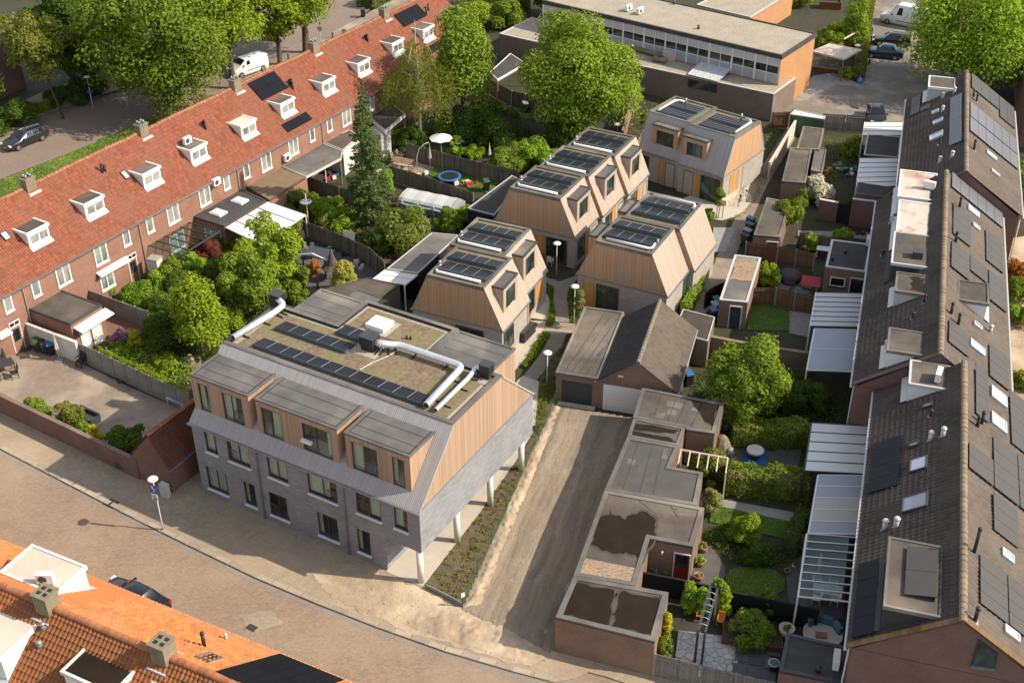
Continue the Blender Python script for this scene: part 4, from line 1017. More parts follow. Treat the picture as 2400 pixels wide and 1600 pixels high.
# D front (its u=0 side): two dark doors with timber panels and glazed doors; gable side panel
for v0,s in ((4.75,0.0),(0.0,-0.3)):
    X = s - 0.0
    glazing(hD,(X,v0 + (3.35 if v0 else 0.3),0.05),VX,-UX,0.95 if v0 else 2.0,2.35,1 if v0 else 2)
    wood_panel(hD,(X,v0 + (1.65 if v0 else 2.4),0.1),VX,-UX,0.6,2.35); door(hD,(X,v0 + (0.5 if v0 else 3.1),0.02),VX,-UX,1.05,2.35,'taupe','taupe')
wood_panel(hD,(0.9,0,0.1),UX,NV,1.6,2.5)
wood_panel(hD,(3.2,0,0.1),UX,NV,0.1,2.5)
# ---------------------------------------------------------------- roof furniture helpers
class Plane:
    def __init__(s,fr,v0,z0,k): s.fr,s.v0,s.z0,s.k = fr,v0,z0,k
    def __call__(s,x,y): return Vector(s.fr.S(x,y,s.v0,s.z0,s.k))
    def z(s,v): return s.z0 + s.k*(v - s.v0)
    @property
    def n(s): return Vector((0,-s.k,1)).normalized()
def sq(P):
    u0,u1 = (P[0].x + P[3].x)/2,(P[1].x + P[2].x)/2; va,vb = (P[0].y + P[1].y)/2,(P[2].y + P[3].y)/2
    return u0,u1,va,vb
def solar_quad(t,pl,px,nx,ny,m,lift=0.14,rect=True):
    P = [pl(*q) for q in px]; us = [p.x for p in P]; vs = [p.y for p in P]
    if rect:
        su = sorted(us); sv = sorted(vs); u0,u1 = (su[0]+su[1])/2,(su[2]+su[3])/2; v0,v1 = (sv[0]+sv[1])/2,(sv[2]+sv[3])/2
        lo,hi = (v0,v1) if pl.z(v0) < pl.z(v1) else (v1,v0)
        P = [Vector((u0,lo,pl.z(lo))),Vector((u1,lo,pl.z(lo))),Vector((u1,hi,pl.z(hi))),Vector((u0,hi,pl.z(hi)))]
    n = pl.n; A,B,C_,D_ = [p + n*lift for p in P]
    r = MB()
    for f in (0.25,0.75): r.bar(A.lerp(D_,f) - n*0.04,B.lerp(C_,f) - n*0.04,0.04,0.04,n)
    o = r.build('solar_array','aluframe',t); cells = []
    for i in range(nx):
        for j in range(ny):
            p = A.lerp(B,i/nx).lerp(D_.lerp(C_,i/nx),j/ny); cells.append((p,(B - A)/nx,(D_ - A)/ny))
    panels(o,'solar_panel',cells,m); return o
def roof_window(t,pl,px,fm,gm,lift=0.17):
    P = [pl(*q) for q in px]; us = sorted(p.x for p in P); vs = sorted(p.y for p in P)
    u0,u1,v0,v1 = (us[0]+us[1])/2,(us[2]+us[3])/2,(vs[0]+vs[1])/2,(vs[2]+vs[3])/2; n = pl.n
    A,B,C_,D_ = [Vector((u,v,pl.z(v))) for u,v in ((u0,v0),(u1,v0),(u1,v1),(u0,v1))]; c = (A+B+C_+D_)/4
    ex,ey = (B-A)/2,(D_-A)/2
    mb = MB(); w_ = 0.07
    for s in (-1,1):
        mb.obox(c + ex*s + n*lift/2,ex.normalized()*w_/2,ey + ey.normalized()*w_/2,n*(lift/2 + 0.03)); mb.obox(c + ey*s + n*lift/2,ex,ey.normalized()*w_/2,n*(lift/2 + 0.03))
    o = mb.build('roof_window',fm,t); MB().obox(c + n*lift*0.75,ex*0.97,ey*0.97,n*0.012).build('pane',gm,o); return o
def flue(t,pl,x,y,h=0.55,r=0.08,m=None,cap=True,foot=True,name='roof_vent'):
    p = pl(x,y); mb = MB(); mb.cyl(p - Z3*0.05,p + Z3*h,r,n=10); o = mb.build(name,m or 'black',t,True)
    if cap: MB().lathe([(r*1.25,h - 0.02),(r*1.35,h + 0.05),(r*0.9,h + 0.13),(0.01,h + 0.15)],p,10).build('cowl',m or 'black',o,True)
    if foot: MB().obox(p + pl.n*0.02,Vector((0.2,0,0)),Vector((0,1,pl.k)).normalized()*0.2,pl.n*0.02).build('flashing','zinc',o)
    return o
def box_dormer(t,pl,u0,u1,vo,z1,wallm,roofm,edgem,vin,wins=0,fm=None,cheek=None,name='dormer',lowz=None):
    s = 1 if vo > vin else -1; zb = (pl.z(vo) if lowz is None else lowz) - 0.06; mb = MB()
    mb.box(u0,u1,min(vo,vin),max(vo,vin),zb,z1); o = mb.build(name,wallm,t)
    P = [(u0 - 0.1,vo + s*0.1),(u1 + 0.1,vo + s*0.1),(u1 + 0.1,vin),(u0 - 0.1,vin)]
    MB().prism(inset(P,0.06),z1 - 0.015,z1 + 0.03).build('dormer_roof',roofm,o); ring(MB(),P,inset(P,0.14),z1 - 0.13,z1 + 0.09).build('roof_edge',edgem,o)
    if wins:
        w_ = (u1 - u0 - 0.2); zz = zb + 0.30; hh = z1 - 0.18 - zz
        window(o,((u0 if s < 0 else u1) + (0.1 if s < 0 else -0.1),vo,zz),UX if s < 0 else -UX,VX*s,w_,hh,fm or 'white','glass_curtain',wins,1,0.1,-0.005)
    q = MB(); q.obox(Vector(((u0+u1)/2,vo + s*0.18,pl.z(vo + s*0.18) + 0.17)),UX*((u1-u0)/2 + 0.06),Vector((0,s,s*pl.k)).normalized()*0.2,pl.n*0.015); q.build('apron_flashing','bitumen_dk' if wallm == 'dkgrey' else 'ltgrey',o)
    return o
def chimney(t,u,v,z0,z1,du=0.45,dv=0.35,pots=2,m=None,hole=False):
    mb = MB(); mb.box(u-du,u+du,v-dv,v+dv,z0,z1 - 0.12); mb.box(u-du-0.06,u+du+0.06,v-dv-0.06,v+dv+0.06,z1 - 0.12,z1); o = mb.build('chimney',m or 'chimney',t)
    MB().box(u-du-0.12,u+du+0.12,v-dv-0.3,v+dv+0.3,z0,z0 + 0.0 + (z1-z0)*0.22).build('flashing','ltgrey',o)
    for i in range(pots):
        for j in range(2):
            x,y = u + (i - (pots-1)/2)*du*0.9,v + (j-0.5)*dv*0.8
            if hole: MB().box(x - 0.11,x + 0.11,y - 0.1,y + 0.1,z1 - 0.02,z1 + 0.012).build('flue_opening','black',o)
            else: MB().cyl((x,y,z1),(x,y,z1 + 0.28),0.09,0.07).build('pot','zinc',o,True)
    return o
def ac_unit(t,u,v,z,yaw=0.0,w_=0.85,name='heat_pump',m=None):
    c,s = math.cos(yaw),math.sin(yaw); ex,ey = Vector((c,s,0)),Vector((-s,c,0)); p = Vector((u,v,z))
    o = MB().obox(p + Z3*0.38,ex*w_/2,ey*0.16,Z3*0.30).build(name,m or 'white',t)
    f = MB(); f.cyl(p + Z3*0.38 - ey*0.165 - ex*0.1,p + Z3*0.38 - ey*0.175 - ex*0.1,0.22,n=18); f.build('fan_grille','dkgrey',o)
    l = MB(); l.obox(p + ex*w_*0.35 + Z3*0.04,ex*0.05,ey*0.22,Z3*0.04); l.obox(p - ex*w_*0.35 + Z3*0.04,ex*0.05,ey*0.22,Z3*0.04); l.build('feet','dkgrey',o)
    return o
# ---------------------------------------------------------------- red-tiled brick terrace, back side
RR = Fr((-37.2024,77.6405),58.5)
TR = fthing('terraced_row','long brick terrace with red pantile roof, white dormers and many rear windows','building',RR)
RU0,RU1,RE,RV,RT = -15.0,64.0,5.12,5.05,9.3
MB().box(RU0,RU1,0,10.1,0,RE).build('wall','brick_red',TR)
for u in (RU0,RU1): MB().face([(u,0,RE),(u,10.1,RE),(u,RV,RT)]).build('gable','brick_red',TR)
tile_roof(TR,'tile_red',RU0 - 0.1,RU1 + 0.1,-0.22,RE - 0.10,RV,RT,0.21,0.33,0.05)
tile_roof(TR,'tile_red',RU0 - 0.1,RU1 + 0.1,10.32,RE - 0.10,RV,RT,0.42,0.66,0.05)
ridge(TR,'ridge_red',RU0,RU1,RV,RT + 0.02,0.14,0.4)
MB().box(RU0,RU1,-0.34,-0.2,RE - 0.16,RE - 0.04).build('gutter','zinc',TR)
LP = Plane(RR,0.0,RE,(RT - RE)/RV)
# upper windows: the rhythm of mirrored pairs
for k in range(-1,6):
    b = k*11.73
    for u,w_,z0,h,c in ((2.53,0.78,3.55,1.42,1),(4.87,1.35,3.25,1.72,2),(8.67,1.32,3.25,1.72,2),(11.69,0.76,3.55,1.42,1)):
        if RU0 + 0.3 < b + u < RU1 - 1.5: window(TR,(b + u,0,z0),UX,-VX,w_,h,'white','glass_curtain',c,1,0.1,-0.01,'white')
    for u in (1.78,13.51 - 0.0):
        if k % 1 == 0 and u < 10 and RU0 < b + u < RU1:
            MB().tube([(b + u,-0.27,RE - 0.1),(b + u,-0.08,RE - 0.35),(b + u,-0.08,0)],0.045).build('downpipe','ltgrey',TR,True)
# dormers where the photo shows them, a few metres apart
DP = [(72.7,586),(205,517),(340.6,446),(451.5,388),(569,330),(661,278),(758,227),(841,182),(921,134),(993,101),(1062,62)]
for i,q in enumerate(DP):
    p = LP(*q); u0,vo = p.x,p.y + 0.05
    d = box_dormer(TR,LP,u0,u0 + 1.95,vo,LP.z(vo) + 1.28,'white','bitumen_br' if i not in (4,) else 'offwhite','white',vo + 1.75,2)
    if i == 3: ac_unit(d,u0 + 0.9,vo + 1.1,LP.z(vo) + 1.3,0,0.8,'air_conditioner')
# chimneys on the ridge
for q in ((80,440),(337,310),(558,205),(748,118),(921,40)):
    z_ = RT; u,v = RR.L(q[0],q[1],z_); chimney(TR,u,RV - 0.1,RT - 0.7,RT + 0.75)
for q in ((241,407),(482,305),(684,205),(687,212),(862,100),(999,35),(1004,28)): flue(TR,LP,*q,h=0.75,r=0.09)
for q in ((246,402),(479,297),(680,200),(857,95)): flue(TR,LP,*q,h=0.45,r=0.13)
roof_window(TR,LP,[(1,548),(14,543),(25,560),(10,567)],'dkgrey','glass_sky'); roof_window(TR,LP,[(281,405),(293,402),(304,418),(292,422)],'dkgrey','glass_sky')
solar_quad(TR,LP,[(582,199),(641,166),(671,208),(614,241)],2,2,'solar_black'); solar_quad(TR,LP,[(657,295),(716,264),(730,282),(673,314)],3,1,'solar_black')
solar_quad(TR,LP,[(924,37),(977,10),(999,41),(944,66)],3,1,'solar_black'); solar_quad(TR,LP,[(990,117),(1030,97),(1040,112),(1002,132)],2,1,'solar_black')
# ground floor doors and windows that show, awnings, wall units
for px,c in (((29,786),1),((300,605),1)):
    u,z = RR.V(*px,0); door(TR,(u - 0.1,0,0.05),UX,-VX,0.95,2.15,'white','redpaint',(0.9,1.9))
    window(TR,(u - 0.1,0,2.22),UX,-VX,0.95,0.42,'white','glass',2,1,0.06,-0.01)
for px0,px1 in (((232,650),(270,665)),((395,560),(437,585))):
    (u,z1),(u1,z0) = RR.V(*px0,0),RR.V(*px1,0); window(TR,(u,0,max(0.7,z0)),UX,-VX,max(1.2,u1-u),1.5,'white','glass_curtain',2,1,0.1,-0.01,'white')
for px0,px1 in (((226,645),(296,607)),((-10,790),(18,772))):
    u0,z0 = RR.V(*px0,0); u1,_ = RR.V(*px1,0); mb = MB(); mb.obox(((u0+u1)/2,-0.28,z0 + 0.06),UX*(u1-u0)/2,Vector((0,-0.26,-0.10)),Z3*0.05); mb.build('awning','white',TR)
for px in ((668,368),(502,425)):
    u,z = RR.V(*px,0); ac_unit(TR,u,-0.25,z - 0.35,0,0.8,'air_conditioner')
# ---------------------------------------------------------------- dark-tiled terrace, three staggered blocks
DRF = Fr((18.4688,46.7203),72.84)
DE,DT,DH = 5.70,9.0,4.85
DB = []
for nm,u0,u1,vr,single in (('near block of the dark-tiled terrace, with red brick gable and orange lichen',-4.45,18.1,-4.05,True),('middle block of the dark-tiled terrace, with five box dormers and stained white roofs',18.35,45.4,-2.65,False),('far block of the dark-tiled terrace below the big lime tree',45.7,68.1,-4.15,False)):
    t = fthing('terraced_houses',nm,'building',DRF,'staggered blocks of the dark-tiled terrace'); k = (DT - DE)/DH
    MB().box(u0 + 0.15,u1 - 0.15,vr - DH + 0.25,vr + DH - 0.25,0,DE).build('wall','brick_dkred',t)
    for u in (u0 + 0.15,u1 - 0.15): MB().face([(u,vr - DH + 0.25,DE - 0.05),(u,vr + DH - 0.25,DE - 0.05),(u,vr,DT - 0.04)]).build('gable','brick_dkred',t)
    tile_roof(t,'tile_dark',u0,u1,vr + DH,DE,vr,DT,0.30,0.345,0.045,(0,18,0,17) if single else None)
    tile_roof(t,'tile_brown',u0,u1,vr - DH,DE,vr,DT,0.30,0.345,0.045)
    ridge(t,'ridge_dark',u0,u1,vr,DT + 0.05,0.16,0.42)
    for s in (-1,1):
        for i in range(17):
            f = (i + 0.5)/17; o = MB().obox((0,0,0),(0.17,0,0),Vector((0,-s*DH,DT - DE))*0.031,(0,0,0.035)).build('verge_tile','verge' if single else 'tile_brown',t); o.location = (u0 + 0.14,vr + s*DH*(1-f),DE + (DT-DE)*f + 0.10)
    for s in (-1,1): MB().box(u0,u1,vr + s*(DH + 0.02),vr + s*(DH + 0.16),DE - 0.14,DE - 0.02).build('gutter','ltgrey',t)
    for s in (-1,1):
        for u in (u0 + 0.3,u1 - 0.3): MB().cyl((u,vr + s*(DH - 0.1),0),(u,vr + s*(DH - 0.1),DE - 0.1),0.05).build('downpipe','ltgrey',t,True)
    DB.append((t,Plane(DRF,vr + DH,DE,-k),Plane(DRF,vr - DH,DE,k),vr))
(N,NL,NR,nv),(Mi,ML,MR,mv),(Fa,FL,FR_,fv) = DB
def px_dormer(t,pl,px,wall,roof,edge,ztop=None,wins=0,fm=None):
    ins = sorted((pl(*q) for q in px),key=lambda p: -p.z)[:2]; z1 = min(8.75,sum(p.z for p in ins)/2) if ztop is None else ztop
    P = [DRF.L(*q,z1) for q in px]; us = sorted(p[0] for p in P); vs = sorted(p[1] for p in P)
    u0,u1 = (us[0]+us[1])/2,(us[2]+us[3])/2; va,vb = (vs[0]+vs[1])/2,(vs[2]+vs[3])/2
    vo,vi = (vb,va) if pl.k < 0 else (va,vb)
    return box_dormer(t,pl,u0,u1,vo,z1,wall,roof,edge,vi,wins,fm),(u0,u1,vo,vi,z1)
d,q = px_dormer(N,NL,[(2087,1261),(2211,1287),(2208,1447),(2074,1419)],'dkgrey','bitumen_br','bitumen',8.35)
u0,u1,vo,vi,z1 = q
st = MB(); st.box(u0 + 0.9,u1 - 0.5,vi + 0.35,vi + 0.38,z1 + 0.03,z1 + 0.35); o = st.build('solar_array','aluframe',d)
panels(o,'p',[((u0 + 0.9 + i*(u1-u0-1.4)/2,vi + 0.3,z1 + 0.36),((u1-u0-1.4)/2,0,0),(0,1.5,-0.22)) for i in range(2)],'solar_brown')
d,q = px_dormer(N,NL,[(2138,847),(2231,861),(2229,913),(2131,901)],'white','bitumen_br','ltgrey',8.3); ac_unit(d,q[0] + 0.9,q[3] + 0.8,8.33,rad(-8),1.0)
for px,w_,r_,e_ in (([(2085.7,771),(2175,784),(2170,834),(2082,822)],'white','bitumen_br','bitumen'),([(2103.6,641),(2176,648),(2177,691),(2100,684)],'ltgrey','bitumen_br','bitumen'),
                       ([(2097,547),(2188,556),(2185,627),(2092,619)],'dkgrey','bitumen_br','ltgrey'),([(2110,471),(2191,481),(2188,553),(2102,547)],'white','pinkroof','white'),([(2112,401),(2197,409),(2194,470),(2107,462)],'white','pinkroof','white')):
    d,q = px_dormer(Mi,ML,px,w_,r_,e_,8.3)
    if w_ == 'dkgrey': MB().box(q[0] + 1.0,q[0] + 1.75,q[3] + 0.7,q[3] + 1.4,8.33,8.85).build('ventilation_unit','dkgrey',d)
    if px[0][0] == 2112: ac_unit(d,q[0] + 1.9,q[3] + 0.6,8.33,rad(75),0.9)
    if w_ == 'ltgrey': blotch(d,'puddle','puddle',[(q[0] + 0.3,q[3] + 0.3),(q[1] - 0.3,q[3] + 0.3),(q[1] - 0.4,q[3] + 1.2),(q[0] + 0.3,q[3] + 1.1)],8.345,0.15,4)
px_dormer(Fa,FL,[(2180,181),(2244,185),(2235,211),(2177,204)],'ltgrey','bitumen_br','white',8.35)
px_dormer(Mi,MR,[(2244,658),(2314,668),(2315,711),(2243,704)],'white','bitumen_br','bitumen',8.25)
# solar arrays on both slopes
SB = 'solar_brown'
solar_quad(N,NL,[(2047.5,1043.6),(2116,1024.5),(2108.7,1140.6),(2038.5,1160)],4,1,'solar_black'); solar_quad(N,NL,[(2015.6,1326),(2064,1315),(2051,1489.5),(2000,1498.5)],4,1,'solar_black')
solar_quad(Fa,FL,[(2230,232),(2257,222),(2255,333),(2225,347)],2,1,'solar_grid'); solar_quad(Fa,FL,[(2142,232),(2160,222),(2157,262),(2132,280)],2,1,SB); solar_quad(Fa,FL,[(2160,254),(2183,246),(2181,257),(2158,264)],1,1,SB)
T8 = lambda x,y: (1800 + x/3.92,800 + y/3.92); T12 = lambda x,y: (1800 + x/3.92,1200 + y/3.92); T4 = lambda x,y: (1800 + x/3.92,400 + y/3.92); T0 = lambda x,y: (1800 + x/3.92,y/3.92)
for t,pl,px,nx,ny,m in (
    (N,NR,[T8(1890,215),T8(2010,300),T8(2005,755),T8(1890,670)],5,1,SB),(N,NR,[T8(1825,935),T8(2045,1100),T8(2060,1345),T8(1830,1170)],2,1,SB),(N,NR,[T8(2050,890),T8(2270,1050),T8(2290,1530),T8(2060,1345)],4,1,SB),(N,NR,[T8(2275,1050),T8(2500,1210),T8(2520,1700),T8(2295,1530)],4,1,SB),
    (N,NR,[T8(2205,475),T8(2420,600),T8(2440,1120),T8(2215,935)],4,1,SB),(N,NR,[T8(2050,1400),T8(2270,1568),T8(2290,1920),T8(2055,1740)],3,1,SB),
    (N,NR,[T12(1925,400),T12(2170,580),T12(2190,1040),T12(1930,850)],4,1,SB),(N,NR,[T12(2180,590),T12(2420,760),T12(2440,1230),T12(2195,1045)],4,1,SB),
    (Mi,MR,[T4(1690,320),T4(1850,420),T4(1845,715),T4(1685,580)],4,1,SB),(Mi,MR,[T4(1985,560),T4(2140,660),T4(2150,955),T4(1990,830)],4,1,SB),(Mi,MR,[T4(1670,660),T4(1835,780),T4(1840,1010),T4(1670,905)],3,1,SB),(Mi,MR,[T4(1840,790),T4(2000,905),T4(2005,1040),T4(1845,935)],2,1,SB),(Mi,MR,[T4(2005,910),T4(2170,1040),T4(2180,1310),T4(2025,1200)],3,1,SB),
    (Mi,MR,[T4(1675,20),T4(2145,400),T4(2145,520),T4(1680,180)],1,6,'solar_grid'),(Mi,MR,[T4(1645,1385),T4(1835,1520),T4(1830,1710),T4(1645,1600)],3,1,SB),(Mi,MR,[T8(2015,30),T8(2190,170),T8(2200,470),T8(2020,320)],4,1,SB),
    (Fa,FR_,[T0(1860,690),T0(2110,880),T0(2110,1000),T0(1860,830)],1,3,SB),(Fa,FR_,[T0(2115,890),T0(2255,1010),T0(2255,1190),T0(2115,1080)],2,2,SB),(Fa,FR_,[T0(1850,960),T0(2270,1280),T0(2280,1420),T0(1845,1085)],1,6,'solar_grid'),(Fa,FR_,[T0(1845,1090),T0(2280,1430),T0(2290,1560),T0(1845,1220)],1,6,'solar_grid')):
    solar_quad(t,pl,px,nx,ny,m)
for t,pl,px,gm in ((N,NL,[T8(1325,1085),T8(1465,1075),T8(1460,1185),T8(1310,1205)],'glass_sky'),(N,NL,[T8(1250,1450),T8(1470,1390),T8(1470,1530),T8(1245,1580)],'poly_grey'),(N,NL,[T8(1310,950),T8(1390,925),T8(1385,965),T8(1305,985)],'poly_grey'),(N,NL,[T8(1430,590),T8(1515,570),T8(1515,605),T8(1430,625)],'poly_grey'),
                      (N,NR,[T8(2040,420),T8(2175,520),T8(2170,615),T8(2040,510)],'glass_sky'),(N,NR,[T8(2040,655),T8(2170,755),T8(2170,850),T8(2045,760)],'glass_sky'),(N,NR,[T12(2135,335),T12(2235,415),T12(2235,485),T12(2140,400)],'glass_sky'),(N,NR,[T12(2160,1040),T12(2285,1140),T12(2285,1205),T12(2160,1100)],'glass_sky'),
                      (Mi,MR,[T8(1845,0),T8(1975,70),T8(1970,140),T8(1850,50)],'glass_sky'),(Mi,MR,[T4(1830,320),T4(1925,400),T4(1925,445),T4(1830,365)],'glass_sky'),(Mi,MR,[T4(1875,490),T4(1930,530),T4(1930,560),T4(1875,515)],'glass_sky'),(Mi,MR,[T4(1880,1390),T4(1945,1440),T4(1945,1470),T4(1885,1425)],'poly_grey'),
                      (Fa,FL,[T0(1525,1130),T0(1610,1090),T0(1610,1115),T0(1525,1155)],'glass_sky'),(Fa,FL,[T0(1495,1255),T0(1610,1215),T0(1610,1255),T0(1495,1300)],'glass_sky'),(Fa,FL,[T0(1515,1030),T0(1570,1018),T0(1570,1038),T0(1515,1052)],'glass_sky'),(Fa,FR_,[T0(2000,1390),T0(2085,1455),T0(2085,1475),T0(2005,1430)],'glass_sky'),(Fa,FR_,[T4(2045,0),T4(2115,45),T4(2110,60),T4(2045,15)],'glass_sky')):
    roof_window(t,pl,px,'taupe' if t is N and pl is NL else 'ltgrey',gm)
cr = 'ltgrey'
for t,pl,px,h,r,m in ((N,NL,T8(1485,915),0.6,0.13,cr),(N,NL,T8(1600,880),0.6,0.13,cr),(N,NL,T12(1065,160),0.6,0.14,cr),(N,NL,T12(1170,140),0.6,0.14,cr),(N,NL,T8(1495,685),0.35,0.1,None),(N,NR,T8(1920,790),0.7,0.1,None),(N,NR,T8(1960,760),0.8,0.1,None),(N,NR,T12(1890,380),1.6,0.09,None),(N,NR,T12(1900,1000),0.8,0.1,None),
                           (Mi,ML,T4(1130,480),0.55,0.12,cr),(Mi,ML,T4(1052,775),0.3,0.1,None),(Mi,ML,T4(1330,1355),0.35,0.1,None),(Mi,ML,T4(1435,1210),0.5,0.09,None),(Mi,ML,T8(1080,75),0.6,0.12,cr),(Mi,MR,T4(1755,355),0.9,0.1,None),(Mi,MR,T4(1720,665),0.8,0.1,None),(Mi,MR,T4(1680,1320),0.8,0.1,None),(Mi,MR,T4(1745,1420),0.8,0.1,None),(Mi,MR,T4(2040,1490),0.5,0.12,cr),
                           (Fa,FL,T0(1605,905),0.45,0.12,cr),(Fa,FL,T0(1710,855),0.45,0.12,cr),(Fa,FL,T0(1600,1030),0.5,0.12,cr),(Fa,FL,T0(1688,1450),0.5,0.13,cr),(Fa,FL,T0(1575,1500),0.5,0.13,cr),(Fa,FL,T0(1575,1330),0.4,0.08,None),(Fa,FR_,T0(1885,895),0.6,0.09,None),(Fa,FR_,T0(1915,935),0.6,0.09,None),(Fa,FR_,T0(1890,1380),0.8,0.1,None)):
    flue(t,pl,*px,h=h,r=r,m=m,cap=m is None or True)
# the window high in the near gable
u_g = -4.45 + 0.15; a = DRF.U(*T12(1935,1160),u_g - 0.02); b = DRF.U(*T12(2110,1290),u_g - 0.02); c = DRF.U(*T12(2085,1420),u_g - 0.02); e = DRF.U(*T12(1870,1390),u_g - 0.02)
mb = MB(); mb.extr([(u_g - 0.03,*q) for q in (a,b,c,e)],(-0.05,0,0)); o = mb.build('window','dkgrey',N)
ctr = (sum(q[0] for q in (a,b,c,e))/4,sum(q[1] for q in (a,b,c,e))/4)
mb = MB(); mb.extr([(u_g - 0.075,ctr[0] + (q[0]-ctr[0])*0.82,ctr[1] + (q[1]-ctr[1])*0.82) for q in (a,b,c,e)],(-0.015,0,0)); mb.build('pane','glass_green',o)
mb = MB(); mb.obox((u_g - 0.08,(c[0]+e[0])/2,(c[1]+e[1])/2 - 0.08),(0.09,0,0),Vector((0,c[0]-e[0],c[1]-e[1]))*0.5,Z3*0.07); mb.build('sill','zinc',o)
# ---------------------------------------------------------------- orange-tiled houses in the foreground
OF = Fr((-22.7107,48.275),-26.6)
OH = fthing('tiled_house','foreground house with bright orange pantile roof, white dormers and two chimneys','house',OF)
OE,OT,OV = 5.5,8.9,-4.75
MB().box(-12,24,-9.3,-0.2,0,OE - 0.1).build('wall','brick_dkred',OH)
for u in (-12,24): MB().face([(u,-9.3,OE - 0.1),(u,-0.2,OE - 0.1),(u,OV,OT - 0.03)]).build('gable','brick_dkred',OH)
tile_roof(OH,'tile_orange',-12.1,24.1,0.0,OE,OV,OT,0.24,0.34,0.085,(47,65,0,17),0.075)
tile_roof(OH,'tile_old',-12.1,24.1,2*OV,OE,OV,OT,0.24,0.34,0.06,(56,86,7,17),0.05)
ridge(OH,'ridge_orange',-12.1,24.1,OV,OT + 0.05,0.16,0.4)
MB().box(-12.1,24.1,0.03,0.17,OE - 0.14,OE - 0.03).build('gutter','ltgrey',OH)
OFp,ONp = Plane(OF,0.0,OE,(OT - OE)/OV),Plane(OF,2*OV,OE,-(OT - OE)/OV)
Q0 = lambda x,y: (x/3.92,1200 + y/3.92)
def o_dormer(px,z1,wall,roof,edge,pl):
    P = [OF.L(*q,z1) for q in px]; us = sorted(p[0] for p in P); vs = sorted(p[1] for p in P); u0,u1,va,vb = (us[0]+us[1])/2,(us[2]+us[3])/2,(vs[0]+vs[1])/2,(vs[2]+vs[3])/2
    vo,vi = (vb,va) if pl is OFp else (va,vb)
    return box_dormer(OH,pl,u0,u1,vo,z1,wall,roof,edge,vi),(u0,u1,vo,vi)
d,q = o_dormer([Q0(0,570),Q0(290,320),Q0(785,505),Q0(490,760)],8.2,'white','offwhite','white',OFp); ac_unit(d,q[0] + 2.6,q[3] + 0.5,8.23,rad(25),0.85,'air_conditioner')
o_dormer([Q0(-420,1180),Q0(-130,800),Q0(350,970),Q0(70,1340)],8.3,'white','offwhite','white',ONp)
d,q = o_dormer([Q0(580,1480),Q0(840,1195),Q0(1310,1370),Q0(1050,1660)],8.2,'white','puddle','whitewash',ONp)
o_dormer([Q0(1400,1600),Q0(1570,1400),Q0(2300,1680),Q0(2150,1860)],8.1,'white','bitumen','zinc',ONp)
for px in (Q0(440,880),Q0(1510,1330)):
    u,v = OF.L(*px,OT - 0.1); chimney(OH,u,OV,OT - 0.75,OT + 0.95,0.42,0.42,2,'chimney',True)
solar_quad(OH,OFp,[Q0(2060,1440),Q0(2730,1300),Q0(3050,1620),Q0(2420,1800)],5,2,'solar_black')
flue(OH,OFp,*Q0(1880,1240),h=0.9,r=0.09); flue(OH,OFp,*Q0(2080,1175),h=0.35,r=0.07,m='ltgrey'); flue(OH,ONp,*Q0(405,1080),h=0.35,r=0.1,m='zinc'); flue(OH,ONp,*Q0(370,1240),h=0.3,r=0.12,m='zinc')
roof_window(OH,OFp,[Q0(1800,1355),Q0(1920,1315),Q0(2040,1370),Q0(1910,1400)],'zinc','glass')
# ---------------------------------------------------------------- garages along the dirt lane
GZ = 2.68
gg = 'flat garages along the lane'
BB,BR_,CR = 'brick_brown','bitumen_br','bitumen'
GA = flat_house('garage','end garage at the street corner, brown roof flooded with rainwater','garage',[(1302,1447),(1534.7,1504),(1567,1389),(1344.5,1350)],GZ,BB,BR_,CR,0.3,gg)
lp = lambda t,px,z=GZ: [tuple(lpx(t,*q,z))[:2] for q in px]
TG = lambda x,y: (1200 + x/3.92,1200 + y/3.92); TH = lambda x,y: (1200 + x/3.92,800 + y/3.92)
hz = GZ + 0.022
blotch(GA,'puddle','puddle',lp(GA,[TG(545,640),TG(940,720),TG(890,1040),TG(470,935)]),hz,0.10,6)
blotch(GA,'puddle','puddle',lp(GA,[TG(985,725),TG(1345,790),TG(1285,1120),TG(930,1050)]),hz,0.09,6)
GB = flat_house('garage','garage with red door, gravel strip and dark puddle on its roof','garage',[(1344.5,1349.5),(1489,1374),(1523,1263),(1624,1282),(1651,1191),(1417,1150)],GZ + 0.01,BB,BR_,CR,0.28,gg)
blotch(GB,'puddle','puddle',lp(GB,[TG(720,300),TG(790,60),TG(900,0),TG(1040,60),TG(1200,-20),TG(1330,100),TG(1300,240),TG(1190,430),TG(1060,380),TG(900,380)]),hz + 0.012,0.14,5)
P = lp(GB,[TG(650,420),TG(1150,520),TG(1110,665),TG(600,560)]); MB().prism(P,GZ,GZ + 0.04).build('gravel','pebbles',GB)
GC = flat_house('garage','widest garage with plain grey felt roof','garage',[(1417,1149.5),(1632,1186),(1648,1108),(1571,1095),(1592,1047),(1470,1024.5)],GZ + 0.02,BB,'bitumen_mid',CR,0.26,gg)
GD = flat_house('garage','narrow garage with two rusty brown roof puddles','garage',[(1470,1024),(1590,1046),(1607,1003),(1485,980)],GZ + 0.03,BB,BR_,CR,0.22,gg)
for a,b,c,d in (((1105,745),(1530,820),(1480,850),(1110,815)),((1095,830),(1450,880),(1500,940),(1100,875))): blotch(GD,'puddle','puddle',lp(GD,[TH(*a),TH(*b),TH(*c),TH(*d)]),hz + 0.03,0.07,5)
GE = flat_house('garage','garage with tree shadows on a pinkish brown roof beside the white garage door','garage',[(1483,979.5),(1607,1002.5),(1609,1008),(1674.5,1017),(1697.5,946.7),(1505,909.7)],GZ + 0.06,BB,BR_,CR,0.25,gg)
blotch(GE,'puddle','puddle',lp(GE,[TH(1640,540),TH(1900,590),TH(1840,780),TH(1740,720)]),hz + 0.06,0.12,5)
